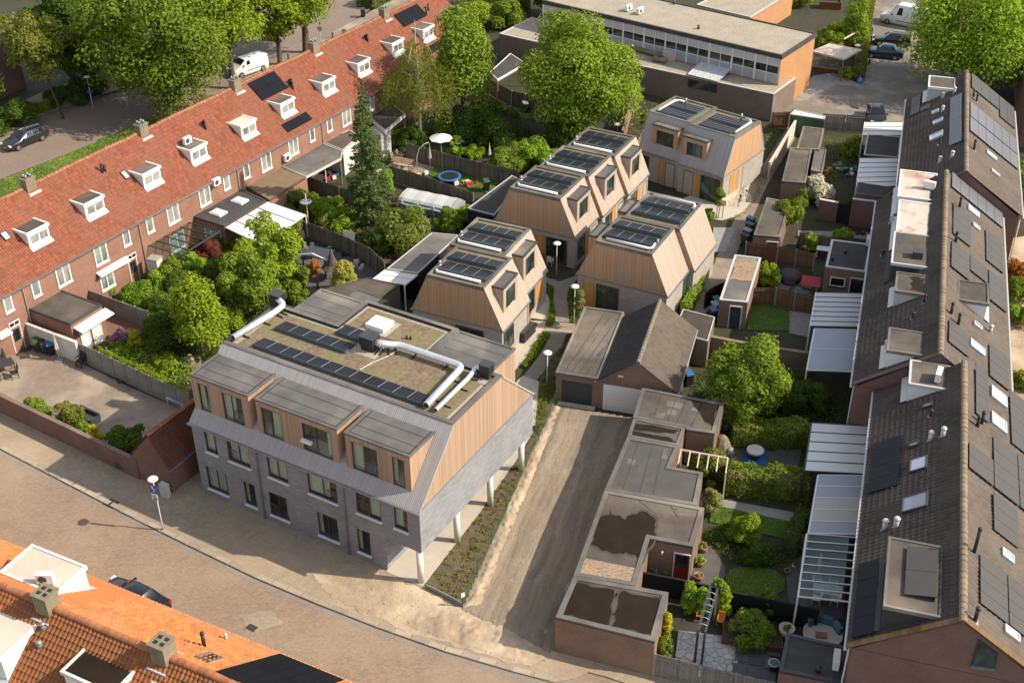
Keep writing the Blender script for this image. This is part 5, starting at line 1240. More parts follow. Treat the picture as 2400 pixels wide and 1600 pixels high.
def felt(t,px,z,n,seed,nx=4):
    r = random.Random(seed); Q = [Vector(lpx(t,*q,z)) for q in px]; f = lambda a,b: Q[0].lerp(Q[1],a).lerp(Q[3].lerp(Q[2],a),b); mb = MB()
    for i in range(1,nx): a = i/nx + r.uniform(-0.04,0.04); p,q = f(a,0.04),f(a,0.96); mb.bar((p.x,p.y,z + 0.016),(q.x,q.y,z + 0.016),0.05,0.012)
    mb.build('felt_seams','bitumen_dk',t)
    for i in range(n):
        a,b = r.uniform(0.05,0.8),r.uniform(0.05,0.8); c,d = a + r.uniform(0.05,0.2),b + r.uniform(0.06,0.22); P = [tuple(f(*k))[:2] for k in ((a,b),(c,b),(c,d),(a,d))]; blotch(t,'felt_patch',r.choice(['bitumen_br','bitumen_mid','bitumen']),P,z + 0.0145 + 0.0007*i,0.05,3)
felt(GC,[(1430,1145),(1560,1166),(1580,1050),(1474,1030)],GZ + 0.02,9,1); felt(GE,[(1490,976),(1660,1008),(1690,950),(1508,915)],GZ + 0.06,10,2,5); felt(GB,[(1500,1200),(1635,1225),(1645,1195),(1425,1158)],GZ + 0.01,6,3,3)
# the red door in the recess, with its lamp
def on_wall(t,i,px):
    L_ = [Vector(q) for q in t['_lp']]; a,b = L_[i],L_[(i+1) % len(L_)]; e = (b-a).normalized(); n = Vector((e.y,-e.x))
    yaw = t.rotation_euler.z; R = Matrix.Rotation(-yaw,2); d = ray(*px); d2 = R @ Vector((d.x,d.y)); o2 = R @ Vector((-t.location.x,-t.location.y))
    k = ((a - o2).dot(n))/d2.dot(n); p = o2 + d2*k
    return (p - a).dot(e),CAM_H + d.z*k - t.location.z,Vector((a.x,a.y,0)),Vector((e.x,e.y,0)),Vector((n.x,n.y,0))
def sgn(t,n,mid):
    return n
def wall_door(t,i,pxl,w_,h_,fm,dm,glass=None,name='door'):
    s,z,a,e,n = on_wall(t,i,pxl); A = sum(q[0]*r[1] - r[0]*q[1] for q,r in zip(t['_lp'],list(t['_lp'])[1:] + [t['_lp'][0]]))
    if A < 0: n = -n
    return door(t,a + e*s,e,n,w_,h_,fm,dm,glass,-0.005,name)
def wall_window(t,i,tl,br,fm,gm,cols=1,sill=None,name='window'):
    s0,z1,a,e,n = on_wall(t,i,tl); s1,z0,*_ = on_wall(t,i,br); A = sum(q[0]*r[1] - r[0]*q[1] for q,r in zip(t['_lp'],list(t['_lp'])[1:] + [t['_lp'][0]]))
    if A < 0: n = -n
    return window(t,a + e*min(s0,s1) + Z3*z0,e,n,abs(s1-s0),z1-z0,fm,gm,cols,1,0.08,-0.01,sill,name=name)
wall_door(GB,2,(1575,1352),0.98,2.1,'white','redpaint',(1.05,1.9))
s,z,a,e,n = on_wall(GB,2,(1552,1296)); p = a + e*s + Z3*z; mb = MB(); mb.cyl(p + n*0.1,p + n*0.1 + Z3*0.2,0.05); mb.cyl(p + n*0.1 + Z3*0.2,p + n*0.1 + Z3*0.3,0.08,0.01); mb.build('wall_lamp','white',GB)
# ---------------------------------------------------------------- double garage with a tiled gable
GG = Fr(at(1302,940,0),-16.0)
DG = fthing('double_garage','garage with dark tiled gable, black door under a flat roof and white roller door','garage',GG)
VB = 9.0
MB().box(0,3.02,0,VB,0,2.42).build('wall','brick_brown',DG)
P = [(-0.04,-0.04),(3.0,-0.04),(3.0,VB),(-0.04,VB)]; MB().prism(inset(P,0.08),2.40,2.45).build('roof',BR_,DG); ring(MB(),P,inset(P,0.16),2.33,2.53).build('roof_edge','bitumen',DG)
felt(DG,[(1305,870),(1385,882),(1480,750),(1402,728)],2.44,16,5,5)
AP = 4.38; g = MB(); g.box(3.03,8.4,0,8.2,0,2.4); g.face([(3.03,0,2.4),(8.4,0,2.4),(5.72,0,AP)]); g.face([(8.4,8.2,2.4),(3.03,8.2,2.4),(5.72,8.2,AP)]); g.build('gable_wall','brick_brown',DG)
GG2 = Fr(GG.W(0,0),-16.0)
def gable_tiles(parent,m,v0,v1,ue,ze,ur,zr,tw,tl,amp):
    V,F,*_ = pantile_data(v0,v1,ue,ze,ur,zr,tw,tl,amp); V = [(y,x,z) for x,y,z in V]; F = [tuple(reversed(f)) for f in F]
    o = link('roof_tiles',mesh_from('roof_tiles',V,F,[m]),parent); o['kind'] = 'stuff'
gable_tiles(DG,'tile_unlit',-0.12,8.3,2.85,2.36,5.72,AP + 0.04,0.26,0.32,0.03); gable_tiles(DG,'tile_brown',-0.12,8.3,8.6,2.36,5.72,AP + 0.04,0.26,0.32,0.03)
me = None
for i in range(21):
    mb = MB();
    if me is None:
        V = []; K = 6
        for k,r in ((0,0.16),(1,0.14)):
            for j in range(K+1): V.append((-r*math.cos(math.pi*j/K),0.4*k*1.05,r*math.sin(math.pi*j/K) - 0.04))
        me = mesh_from('ridge_tile',V,[(j+1,j,K+1+j,K+2+j) for j in range(K)] + [tuple(reversed(range(K+1)))],['ridge_dark'])
    o = link('ridge_tile',me,DG); o.location = (5.72,-0.12 + 0.4*i,AP + 0.07)
for u in (2.84,8.62): MB().box(u - 0.06,u + 0.06,-0.12,8.3,2.26,2.36).build('gutter','ltgrey',DG)
def roller(u0,u1,h,m,fm,n,vert=False):
    mb = MB(); mb.box(u0 - 0.1,u0,-0.05,0.0,0,h + 0.1); mb.box(u1,u1 + 0.1,-0.05,0.0,0,h + 0.1); mb.box(u0,u1,-0.05,0.0,h,h + 0.1); f = mb.build('garage_door',fm,DG)
    for i in range(n):
        if vert: MB().box(u0 + (u1-u0)*i/n + 0.006,u0 + (u1-u0)*(i+1)/n - 0.006,-0.035,-0.003,0.02,h).build('door_panel',m,f)
        else: MB().box(u0,u1,-0.04,-0.003,h*i/n + 0.008,h*(i+1)/n - 0.006).build('door_panel',m,f)
roller(0.42,2.62,2.0,'door_blue','brick_brown',16,True); roller(3.5,5.95,2.05,'white','white',6)
mb = MB(); mb.box(4.4,4.75,-0.12,0,3.0,3.08); mb.build('wall_lamp','white',DG)
for u in (3.55,6.0): MB().box(u - 0.1,u + 0.1,-0.16,0,2.45,2.65).build('wall_lantern','timber',DG)
mb = MB(); mb.box(0.2,2.9,-0.5,-0.06,0.0,0.14); mb.build('threshold','slab',DG)
# ---------------------------------------------------------------- the school
SF = Fr(at(1832,131,6.2),-36.65)
SCH = fthing('school','long flat school block with gravel roof, window band and orange end wall','building',SF)
MB().box(-30,0,0,8.1,0,6.1).build('wall','brick_orange',SCH)
P = [(-30,-0.15),(0.15,-0.15),(0.15,8.2),(-30,8.2)]; MB().prism(inset(P,0.15),6.1,6.18).build('roof','gravel',SCH); ring(MB(),P,inset(P,0.25),5.85,6.3).build('roof_edge','bitumen_dk',SCH)
mb = MB(); mb.box(-30,-0.05,-0.05,0.02,3.1,5.85); mb.build('window_band','ltgrey',SCH)
nb = 11
for i in range(nb):
    u0,u1 = -29.9 + (29.7/nb)*i,-29.9 + (29.7/nb)*(i+1)
    f = MB(); f.box(u0,u0 + 0.18,-0.12,-0.04,3.1,5.85); f.box(u0 + 0.18,u1,-0.09,-0.04,4.12,4.2); f.box(u0 + 0.18,u1,-0.09,-0.04,4.98,5.04); f.box((u0+u1)/2 + 0.05,(u0+u1)/2 + 0.12,-0.10,-0.04,3.1,5.85); o = f.build('window','white',SCH)
    for k,(za,zb,m) in enumerate(((3.12,4.12,'panel'),(4.2,4.98,'glass'),(5.04,5.85,'blind'))):
        for a,b in ((u0 + 0.18,(u0+u1)/2 + 0.05),((u0+u1)/2 + 0.12,u1)):
            MB().box(a,b,-0.075,-0.05,za,zb).build('pane','poly_grey' if m == 'panel' else ('glass' if m == 'glass' else 'ltgrey'),o)
ac_unit(SCH,*SF.L(1473,26,6.2),6.2,rad(90),1.0); ac_unit(SCH,*SF.L(1500,33,6.2),6.2,rad(90),1.0)
for px in ((1637,68),(1580,10)):
    u,v = SF.L(*px,6.2); MB().cyl((u,v,6.1),(u,v,6.6),0.16).build('roof_vent','dkgrey',SCH,True)
# entrance landing and stair at the orange end wall
def school_stair():
    L_ = [SF.L(1850,165,2.2),SF.L(1884,205,0)]; o = MB()
    (ua,va),(ub,vb) = L_
    for i in range(9):
        t0 = i/9; z = 2.4*(1 - t0); u,v = ua + (ub-ua)*t0,va + (vb-va)*t0; o.box(u - 0.7,u + 0.7,v - 0.18,v + 0.18,z - 0.12,z)
    s = o.build('outside_stair','slab_grey',SCH)
    r = MB()
    for off in (-0.7,0.7):
        r.tube([(ua + off,va,3.4),(ub + off,vb,1.0)],0.025,6)
        for i in range(5): t0 = i/4; r.cyl((ua + (ub-ua)*t0 + off,va + (vb-va)*t0,2.3*(1-t0)),(ua + (ub-ua)*t0 + off,va + (vb-va)*t0,3.4 - 2.4*t0),0.02,n=6)
    r.build('handrail','timber',s)
school_stair()
SW = flat_house('school_wing','low brown brick school wing with gravel roof in front of the window band','building',[(1360,125),(1493,154),(1813,222),(1866,184),(1790,160),(1400,60)],2.95,'brick_school','gravel','ltgrey',0.22)
# glazed notch in the wing roof
q = [tuple(lpx(SW,*p,3.0)) for p in ((1612,178),(1660,145),(1733,160),(1682,195))]
mb = MB(); c = [Vector(p) for p in q]; mb.extr([c[0] + Z3*0.12,c[3] + Z3*0.12,c[2] + Z3*0.75,c[1] + Z3*0.75],(0,0,0.06)); o = mb.build('glass_lean_to','poly',SW)
for f in (0,0.25,0.5,0.75,1): MB().bar(c[0].lerp(c[3],f) + Z3*0.2,c[1].lerp(c[2],f) + Z3*0.84,0.07,0.06).build('glazing_bar','ltgrey',o)
s0,z0,a,e,n = on_wall(SW,1,(1612,200)); s1,*_ = on_wall(SW,1,(1680,212))
mb = MB(); mb.obox(a + e*(s0+s1)/2 + Z3*2.25 - n*0.0,e*(s1-s0)/2,n*0.03,Z3*0.45); mb.build('glazed_opening','glass',SW)
# air handling: flexible ducts and a box on the wing roof
p = lpx(SW,1570,138,3.0); mb = MB(); mb.box(p.x - 0.7,p.x + 0.7,p.y - 0.5,p.y + 0.6,2.95,3.95); o = mb.build('air_handling_unit','offwhite',SW)
for pts,r in (([(1475,110),(1505,118),(1540,128),(1562,132)],0.28),([(1470,102),(1510,108),(1560,122),(1580,128)],0.24),([(1562,143),(1532,138),(1545,131)],0.26)):
    MB().tube([tuple(lpx(SW,*q,3.3)) for q in pts],r,10).build('insulated_duct','chimney',SW,True)
SA = flat_house('gym_hall','brown brick flat-roofed hall with pale gravel roof beyond the birch','building',[(1170,80),(1290,107),(1330,62),(1246,42)],3.1,'brick_school','gravel','ltgrey',0.2)
# orange-brick schoolrooms behind, with a courtyard
OB = flat_house('schoolroom','low orange brick schoolroom behind the gravel roof, with white windows','building',[(1632,12),(1760,42),(1860,-20),(1760,-50)],3.0,'brick_orange','gravel','ltgrey',0.2)
# ---------------------------------------------------------------- sheds, lean-tos and canopies
def canopy(name,label,pix,z,m,n,along=0,frame=None,group=None,z0=0.0,drop=0.25,posts=(0,3),bar=None):
    W_ = [at(x,y,z) for x,y in pix]; c = W_[0].copy(); c.z = z0; e = W_[1] - W_[0]; yaw = math.atan2(e.y,e.x); R = Matrix.Rotation(-yaw,3,'Z')
    L_ = [R @ Vector((p.x - c.x,p.y - c.y,z - z0)) for p in W_]; t = thing(name,label,'canopy',c,yaw,group); fm = frame or 'white'
    if along: L_ = L_[1:] + L_[:1]
    A,B,C_,D_ = L_
    for i in range(n):
        a,b,c2,d = A.lerp(D_,i/n),B.lerp(C_,i/n),B.lerp(C_,(i+1)/n),A.lerp(D_,(i+1)/n); e1 = (d-a).normalized()*0.035
        mb = MB(); mb.extr([a + e1,b + e1,c2 - e1,d - e1],(0,0,0.03)); mb.build('roof_sheet',m[i % len(m)] if isinstance(m,list) else m,t)
    f = MB()
    for i in range(n+1): f.bar(A.lerp(D_,i/n) + Z3*0.02,B.lerp(C_,i/n) + Z3*0.02,0.06,0.08)
    f.build('glazing_bars',bar or fm,t)
    f = MB(); f.bar(A - Z3*0.03,D_ - Z3*0.03,0.10,0.14); f.bar(B - Z3*0.03,C_ - Z3*0.03,0.10,0.14); f.build('beam',fm,t)
    for i in posts:
        q = (A,B,C_,D_)[i]; MB().box(q.x - 0.05,q.x + 0.05,q.y - 0.05,q.y + 0.05,0,q.z - 0.05).build('post',fm,t)
    return t
cg = 'lean-to canopies behind the dark terrace'
PW,PL,PG = 'poly_white','poly','poly_grey'
canopy('lean_to','white ribbed lean-to farthest up the dark terrace',[T0(890,1125),T0(1250,1125),T0(1215,1250),T0(870,1250)],2.6,PW,3,group=cg,posts=(0,3),bar='dkgrey')
flat_house('garden_room','black-roofed garden room between two white lean-tos','shed',[T0(915,1235),T0(1220,1262),T0(1200,1450),T0(880,1425)],2.6,'blackwood','bitumen_dk','ltgrey',0.1)
canopy('lean_to','white lean-to with dark bars beside the stained white dormers',[T0(850,1455),T0(1215,1455),T4(1190,145),T4(810,160)],2.6,PW,6,group=cg,bar='dkgrey')
flat_house('kitchen_extension','dark felt-roofed extension below the white lean-to, against the dark terrace','extension',[T4(820,110),T4(1195,165),T4(1080,250),T4(805,215)],2.9,'brick_dkred','bitumen_dk','bitumen',0.15)
KE = flat_house('kitchen_extension','brick extension with grey felt roof, window and black door, near the playhouse','extension',[T4(525,885),T4(905,935),T4(950,680),T4(580,635)],2.8,'brick_brown','bitumen_dk','ltgrey',0.2)
wall_window(KE,0,T4(575,970),T4(700,1070),'white','glass',1,'dkgrey'); wall_door(KE,0,T4(735,1120),1.1,2.2,'white','dkgrey',(0.3,1.9))
for px in (T4(710,760),T4(590,825)):
    p = lpx(KE,*px,2.8); MB().cyl((p.x,p.y,2.78),(p.x,p.y,3.1),0.11,n=10).build('roof_vent','black',KE,True)
p = lpx(KE,*T4(940,680),2.8); ac_unit(KE,p.x - 0.2,p.y - 0.1,2.82,rad(90),0.9)
canopy('lean_to','silver-grey lean-to with seven narrow sheets and dark bars',[T4(440,1120),T4(885,1130),T4(840,1440),T4(385,1430)],2.6,PL,7,group=cg,bar='dkgrey')
canopy('lean_to','lean-to with two broad blue-grey sheets in a white frame',[T4(425,1455),T4(835,1465),T8(785,280),T8(355,265)],2.6,PG,2,group=cg)
canopy('lean_to','largest white lean-to with dark bars, partly in shadow',[T8(400,750),T8(925,780),T8(890,1220),T8(335,1190)],2.6,PW,5,group=cg,frame='dkgrey')
canopy('lean_to','white-framed lean-to with two cream sheets among grey ones',[T8(460,1230),T8(880,1235),T12(830,205),T12(370,195)],2.55,[PG,PG,'poly_sand','poly_sand',PG],5,group=cg)
canopy('glass_canopy','clear glass canopy with white bars over garden chairs',[T12(355,200),T12(825,235),T12(760,825),T12(275,775)],2.5,'glass_clear',8)
GS = flat_house('garden_room','dark flat-roofed garden room against the near brick gable','extension',[T12(100,1460),T12(700,1580),T12(735,1240),T12(170,1110)],2.6,'brick_dkred','bitumen_dk','dkgrey',0.2)
p = lpx(GS,*T12(620,1400),2.6); ac_unit(GS,p.x,p.y,2.62,rad(90),1.0); p = lpx(GS,*T12(460,1460),2.6); MB().cyl((p.x,p.y,2.6),(p.x,p.y,2.95),0.14).build('roof_vent','black',GS,True)
# sheds in the gardens of the dark terrace
T1 = lambda x,y: (1200 + x/3.92,400 + y/3.92)
S1 = flat_house('brick_shed','brick shed with gravel-strewn roof and black-blue door by the stained fence','shed',[T1(1905,1190),T1(2165,1215),T1(2290,805),T1(2045,775)],2.35,'brick_brown','bitumen','ltgrey',0.18)
P = lp(S1,[T1(2000,1000),T1(2215,1020),T1(2260,840),T1(2060,815)],2.35); blotch(S1,'gravel','pebbles',P,2.40,0.1,4)
wall_door(S1,0,T1(1985,1380),0.95,2.0,'white','dkgrey',(0.9,1.8))
S2 = flat_house('brick_shed','brick shed with greyish pink roof beside the paved back alley','shed',[(1766,552),(1828,557),(1852,476),(1797,464)],2.35,'brick_brown','bitumen_br','bitumen',0.16)
wall_door(S2,0,(1792,600),1.0,1.95,'white','dkgrey',None)
S3 = flat_house('brick_shed','brick shed with brown roof beside the flowering white shrub','shed',[(1832,426),(1888,430),(1903,350),(1852,347)],2.35,'brick_brown','bitumen_br','bitumen',0.14)
flat_house('brick_shed','narrow shed with parapet roof at the top of the back alley','shed',[(1866,350),(1921,352),(1932,303),(1882,297)],2.4,'brick_brown','bitumen_br','chimney',0.2)
flat_house('brick_shed','shed with tilted grey felt roof touching the flowering shrub','shed',[(1900,400),(1925,405),(1937,352),(1912,342)],2.3,'brick_brown','bitumen','bitumen',0.1)
flat_house('graffiti_shed','low shed with green sides and scribbled white roof at the court','shed',[T0(205,1055),T0(520,1100),T0(530,1070),T0(245,1010)],2.1,'green','whitewash','ltgrey',0.08)
WS = flat_house('corrugated_shed','small shed with ribbed brown roof behind the tiled garage','shed',[T1(1480,1480),T1(1800,1570),T1(1865,1350),T1(1570,1275)],2.3,'fence','bitumen_br','ltgrey',0.08)
for i in range(14):
    a = lpx(WS,*T1(1480 + (1570-1480)*(i+0.5)/14,1480 + (1275-1480)*(i+0.5)/14),2.33); b = lpx(WS,*T1(1800 + 65*(i+0.5)/14,1570 - 220*(i+0.5)/14),2.33); MB().bar(a,b,0.07,0.05).build('roof_rib','bitumen_br',WS)
# sheds and extensions in the gardens of the red terrace
T5 = lambda x,y: (600 + x/3.92,400 + y/3.92); TL = lambda x,y: (x/3.92,400 + y/3.92); TU = lambda x,y: (600 + x/3.92,y/3.92)
EX = flat_house('rear_extension','rear extension with reddish brown felt roof, open white doors and awning','extension',[TL(240,1265),TL(645,1415),TL(935,1235),TL(540,1090)],2.85,'brick_red','bitumen_br','dkgrey',0.14)
s,z,a,e,n = on_wall(EX,1,TL(690,1440));
for s0,w_ in ((0.6,0.9),(1.7,0.95)): door(EX,a + e*s0,e,n,w_,2.05,'white','white',None,-0.01)
mb = MB(); mb.obox(a + e*1.8 + n*0.45 + Z3*2.35,e*1.6,n*0.45 - Z3*0.1,Z3*0.04); mb.build('awning','white',EX)
E2 = flat_house('rear_extension','dark flat-roofed extension with two white skylights on the red terrace','extension',[(452,508),(525,531),(624,471),(559,441)],2.75,'brick_red','bitumen_dk','bitumen_dk',0.16)
for px in ((512,500),(562,472)):
    p = lpx(E2,*px,2.78); o = MB().box(p.x - 0.62,p.x + 0.62,p.y - 0.5,p.y + 0.5,2.74,2.92).build('skylight','white',E2); MB().box(p.x - 0.52,p.x + 0.52,p.y - 0.4,p.y + 0.4,2.92,2.98).build('dome','glass_sky',o)
canopy('garden_canopy','white canopy roof with four sheets below the dark skylight roof',[(528,535),(612,575),(716,503),(629,473)],2.55,PW,4,frame='ltgrey',bar='dkgrey',posts=(1,2))
canopy('pergola','open glazed pergola with dark beams against the brick terrace',[(423.5,598),(340.6,573.5),(434,520),(515,541.6)],2.5,'glass_clear',5,frame='dkgrey',posts=(0,3))
EB = flat_house('rear_extension','extension with ribbed brown sheet roof','extension',[(570,434),(632,470),(718,416),(652,390)],2.7,'brick_red','bitumen_br','bitumen_br',0.08)
for i in range(22):
    a = lpx(EB,570 + 62*(i+0.5)/22,434 + 36*(i+0.5)/22,2.73); b = lpx(EB,652 + 66*(i+0.5)/22,390 + 26*(i+0.5)/22,2.73); MB().bar(a,b,0.08,0.05).build('roof_rib','timber',EB)
flat_house('veranda','grey flat veranda roof on white posts against the red terrace','canopy',[(660,391),(717,416),(800,372),(803,355),(753,336)],2.65,'white','bitumen','ltgrey',0.08,posts=(1,2),th=0.16)
flat_house('rear_extension','low pinkish-roofed lean-to between veranda and spruce','extension',[(755,334),(804,353),(842,320),(818,305)],2.6,'whitewash','bitumen_br','ltgrey',0.08)
flat_house('carport','dark flat carport roof with pale edge under the weeping birch','canopy',[(858,270),(903,308),(950,268),(915,241)],2.7,'white','bitumen_dk','ltgrey',0.1,posts=(1,2),th=0.3)
flat_house('garden_shed','pale grey shed beside the carport, with blue side','shed',[(868,300),(893,318),(915,305),(890,290)],2.3,'ltgrey','poly','ltgrey',0.08)
LSH = flat_house('long_shed','long dark felt-roofed shed behind the timber house','shed',[(906,631),(980,641),(1075,552),(1012,546)],2.5,'blackwood','bitumen','ltgrey',0.08)
flat_house('long_shed','dark felt-roofed shed alongside the pool garden','shed',[(1096,489),(1159,505),(1222,424),(1200,412)],2.5,'blackwood','bitumen_dk','ltgrey',0.08)
canopy('white_lean_to','white sheet lean-to between two felt-roofed sheds',[(874,655),(948,668),(980,642),(904,632)],2.4,PW,2,posts=(0,1),bar='ltgrey')
flat_house('garden_shed','brown gravelly felt roof shed right behind the apartment building','shed',[(745,682),(800,700),(870,712),(937,669),(862,652)],2.4,'fence','bitumen_br','bitumen_br',0.06)
flat_house('garden_shed','dark grey shed roof next to the tall black fence','shed',[(815,697),(868,722),(912,706),(838,680)],2.44,'fence','bitumen','bitumen',0.05)
AN = flat_house('garden_house','garden house with grey roof and pale fascia behind the birch','shed',[(1148,170),(1166,188),(1232,150),(1196,126)],2.6,'timber','bitumen_dk','white',0.08,posts=(1,2),th=0.25)
flat_house('shelter','open timber shelter with whitish sagging roof by the parking court','shelter',[(1901,121),(1978.6,140),(2019,117),(1945,103)],2.6,'timber','offwhite','offwhite',0.06,posts=(0,1,2,3),th=0.14)
# brick annex with a pantile roof beside the apartment building
AF = Fr(at(405,1157,0),59.76)
ANX = fthing('brick_annex','small brick annex with steep dark red pantile roof beside the apartment building','shed',AF)
D5,W5 = 4.7,3.05
MB().box(0,D5,0,W5,0,2.15).build('wall','brick_dkred',ANX)
for u in (0,D5): MB().face([(u,0,2.15),(u,W5,2.15),(u,1.25,4.22)]).build('gable','brick_dkred',ANX)
tile_roof(ANX,'tile_annex',-0.08,D5 + 0.08,-0.12,2.02,1.25,4.29,0.22,0.33,0.05); tile_roof(ANX,'tile_annex',-0.08,D5 + 0.08,W5 + 0.12,2.0,1.25,4.29,0.22,0.33,0.05)
ridge(ANX,'ridge_red',-0.08,D5 + 0.08,1.25,4.32,0.13,0.36); MB().box(-0.08,D5,-0.24,-0.13,1.93,2.02).build('gutter','zinc',ANX)
# houses at the picture's corners
def corner_house(label,o,yaw,W_,D_,ev,rt,tm,wm,wins=()):
    fr = Fr(o,yaw); t = fthing('brick_house',label,'house',fr); MB().box(0,W_,0,D_,0,ev).build('wall',wm,t)
    for u in (0,W_): MB().face([(u,0,ev),(u,D_,ev),(u,D_/2,rt)]).build('gable',wm,t)
    tile_roof(t,tm,-0.1,W_ + 0.1,-0.3,ev - 0.2,D_/2,rt,0.3,0.36,0.05); tile_roof(t,tm,-0.1,W_ + 0.1,D_ + 0.3,ev - 0.2,D_/2,rt,0.3,0.36,0.05); ridge(t,'ridge_red' if tm == 'tile_annex' else 'ridge_dark',-0.1,W_ + 0.1,D_/2,rt + 0.03)
    for u,z,w_,h_ in wins: window(t,(u,0,z),UX,-VX,w_,h_,'white','glass_curtain',2,1,0.1,-0.01)
    return t
corner_house('dark red tiled house behind the street trees at the top left',at(62,205,0),153,12,8,3.6,8.4,'tile_annex','brick_dkred',())
corner_house('dark roofed brick house right of the big lime tree',at(2372,345,0) + Vector((9.2,-2.7,0)),72.8,30,9,5.2,8.6,'tile_dark','brick_dkred',((2,3.2,1.6,1.4),))
# ---------------------------------------------------------------- planting
def px_scale(p): return FPX / (p - Vector((0,0,CAM_H))).length
def height_px(base,top):
    b = at(*base); d = ray(*top); k = math.hypot(b.x,b.y)/math.hypot(d.x,d.y); return CAM_H + d.z*k
def leaf_mesh(name,P,Nn,size,m,rs,aspect=0.6):
    n = len(P); r = rs.normal(size=(n,3)); Nn = Nn + 0.42*rs.normal(size=(n,3)); Nn /= np.linalg.norm(Nn,axis=1)[:,None] + 1e-9
    a = np.cross(Nn,r); a /= np.linalg.norm(a,axis=1)[:,None] + 1e-9; b = np.cross(Nn,a)
    s = (size*(0.65 + 0.7*rs.rand(n)))[:,None] if np.isscalar(size) else (size*(0.65 + 0.7*rs.rand(n)))[:,None]
    V = np.empty((n,4,3)); V[:,0] = P - a*s*0.5; V[:,1] = P - b*s*aspect*0.5 + a*s*0.05; V[:,2] = P + a*s*0.5; V[:,3] = P + b*s*aspect*0.5 + a*s*0.05 + Nn*s*0.1
    me = bpy.data.meshes.new(name); me.vertices.add(n*4); me.vertices.foreach_set('co',V.ravel()); me.loops.add(n*4); me.loops.foreach_set('vertex_index',np.arange(n*4,dtype=np.int32))
    me.polygons.add(n); me.polygons.foreach_set('loop_start',np.arange(0,n*4,4,dtype=np.int32)); me.polygons.foreach_set('loop_total',np.full(n,4,dtype=np.int32))
    me.materials.append(M[m]); me.update(calc_edges=True); return me
def unit(rs,n):
    d = rs.normal(size=(n,3)); return d/np.linalg.norm(d,axis=1)[:,None]
def lobe_leaves(rs,lobes,n,up=0.25,inner=0.12):
    C = np.array([l[0] for l in lobes]); R = np.array([l[1] for l in lobes]); w_ = R**2/np.sum(R**2)
    k = rs.choice(len(R),size=n,p=w_); d = unit(rs,n); d[:,2] = np.where(d[:,2] < -0.35,-d[:,2],d[:,2]); d[:,2] += up*0.2; d /= np.linalg.norm(d,axis=1)[:,None]
    rr = np.where(rs.rand(n) < inner,0.4 + 0.5*rs.rand(n),0.84 + 0.24*rs.rand(n)**1.5 + 0.3*(rs.rand(n) < 0.09)*rs.rand(n))
    P = C[k] + d*(R[k]*rr)[:,None]; Nn = d.copy(); Nn[:,2] += up
    return P,Nn
def crown_lobes(rs,R,Hc,n,kind='round'):
    L = []
    for i in range(n):
        if kind == 'round':
            d = unit(rs,1)[0]; f = 0.35 + 0.48*rs.rand(); L.append(((d[0]*R*f,d[1]*R*f,Hc*0.5 + d[2]*Hc*0.5*(f + 0.05)),R*(0.17 + 0.22*rs.rand()**1.4)))
        elif kind == 'cone':
            h = rs.rand()**0.75; rr = R*(1.0 - 0.72*h)*(0.55 + 0.2*rs.rand()); a = rs.rand()*6.283; L.append(((math.cos(a)*rr,math.sin(a)*rr,Hc*(0.10 + 0.8*h)),R*(0.34 - 0.14*h + 0.08*rs.rand())))
        elif kind == 'dome':
            h = rs.rand(); rr = R*math.sqrt(max(0,1 - (h*0.9)**2))*(0.3 + 0.62*rs.rand()); a = rs.rand()*6.283; L.append(((math.cos(a)*rr,math.sin(a)*rr,Hc*(0.12 + 0.7*h*rs.rand()**0.4)),min(R,Hc)*(0.2 + 0.22*rs.rand())))
        elif kind == 'column':
            h = rs.rand(); rr = R*(0.35 + 0.3*rs.rand())*(1 - 0.5*h*h); a = rs.rand()*6.283; L.append(((math.cos(a)*rr,math.sin(a)*rr,Hc*(0.1 + 0.8*h)),R*(0.38 + 0.2*rs.rand())))
    return L
SEED = [100]
def nseed(): SEED[0] += 1; return np.random.RandomState(SEED[0])
def tree(label,base,top,rpx,m,kind='round',low=0.28,leaf=0.26,dens=1.0,name='tree',trunk=0.0,bark=None,off=(0,0),nl=None,group=None,lobes=44,mat2=None,h=None):
    rs = nseed(); B = at(*base); Hh = height_px(base,top) if h is None else h; c0 = B + Vector((0,0,Hh*0.6)); R = rpx/px_scale(c0)
    t = thing(name,label,'tree',B,0,group); z0 = Hh*low; Hc = Hh - z0; L = crown_lobes(rs,R,Hc,lobes,kind)
    L = [((c[0] + off[0],c[1] + off[1],c[2] + z0),r) for c,r in L]
    area = 4*math.pi*((R**1.6*(Hc/2)**1.6*2 + R**3.2)/3)**(1/1.6); n = int(min(34000,max(900,dens*2.6*area/(leaf*leaf*0.35)))) if nl is None else nl
    P,Nn = lobe_leaves(rs,L,n); o = link('crown',leaf_mesh('crown',P,Nn,leaf,m,rs),t)
    if mat2 is not None:
        P,Nn = lobe_leaves(rs,L,n//5); link('leaf_tips',leaf_mesh('leaf_tips',P*1.0,Nn,leaf,mat2,rs),o)
    tr = trunk or max(0.09,R*0.055); bk = bark or 'bark'; mb = MB(); top_ = Vector((off[0],off[1],z0 + Hc*0.55))
    mid = Vector((off[0]*0.4 + rs.normal()*0.1,off[1]*0.4 + rs.normal()*0.1,z0*0.8 + 0.2)); mb.tube([(0,0,-0.05),(0,0,0.3),tuple(mid),tuple(top_)],[tr*1.35,tr,tr*0.82,tr*0.4],9)
    mb.build('trunk',bk,t,True)
    for i in range(min(7,len(L))):
        c = Vector(L[i*len(L)//7 if len(L) >= 7 else i][0]); s = mid.lerp(top_,0.1 + 0.12*i); k = MB(); k.tube([s,s.lerp(c,0.5) + Vector((0,0,0.15)),c],[tr*0.42,tr*0.28,tr*0.1],6); k.build('limb',bk,t,True)
    return t
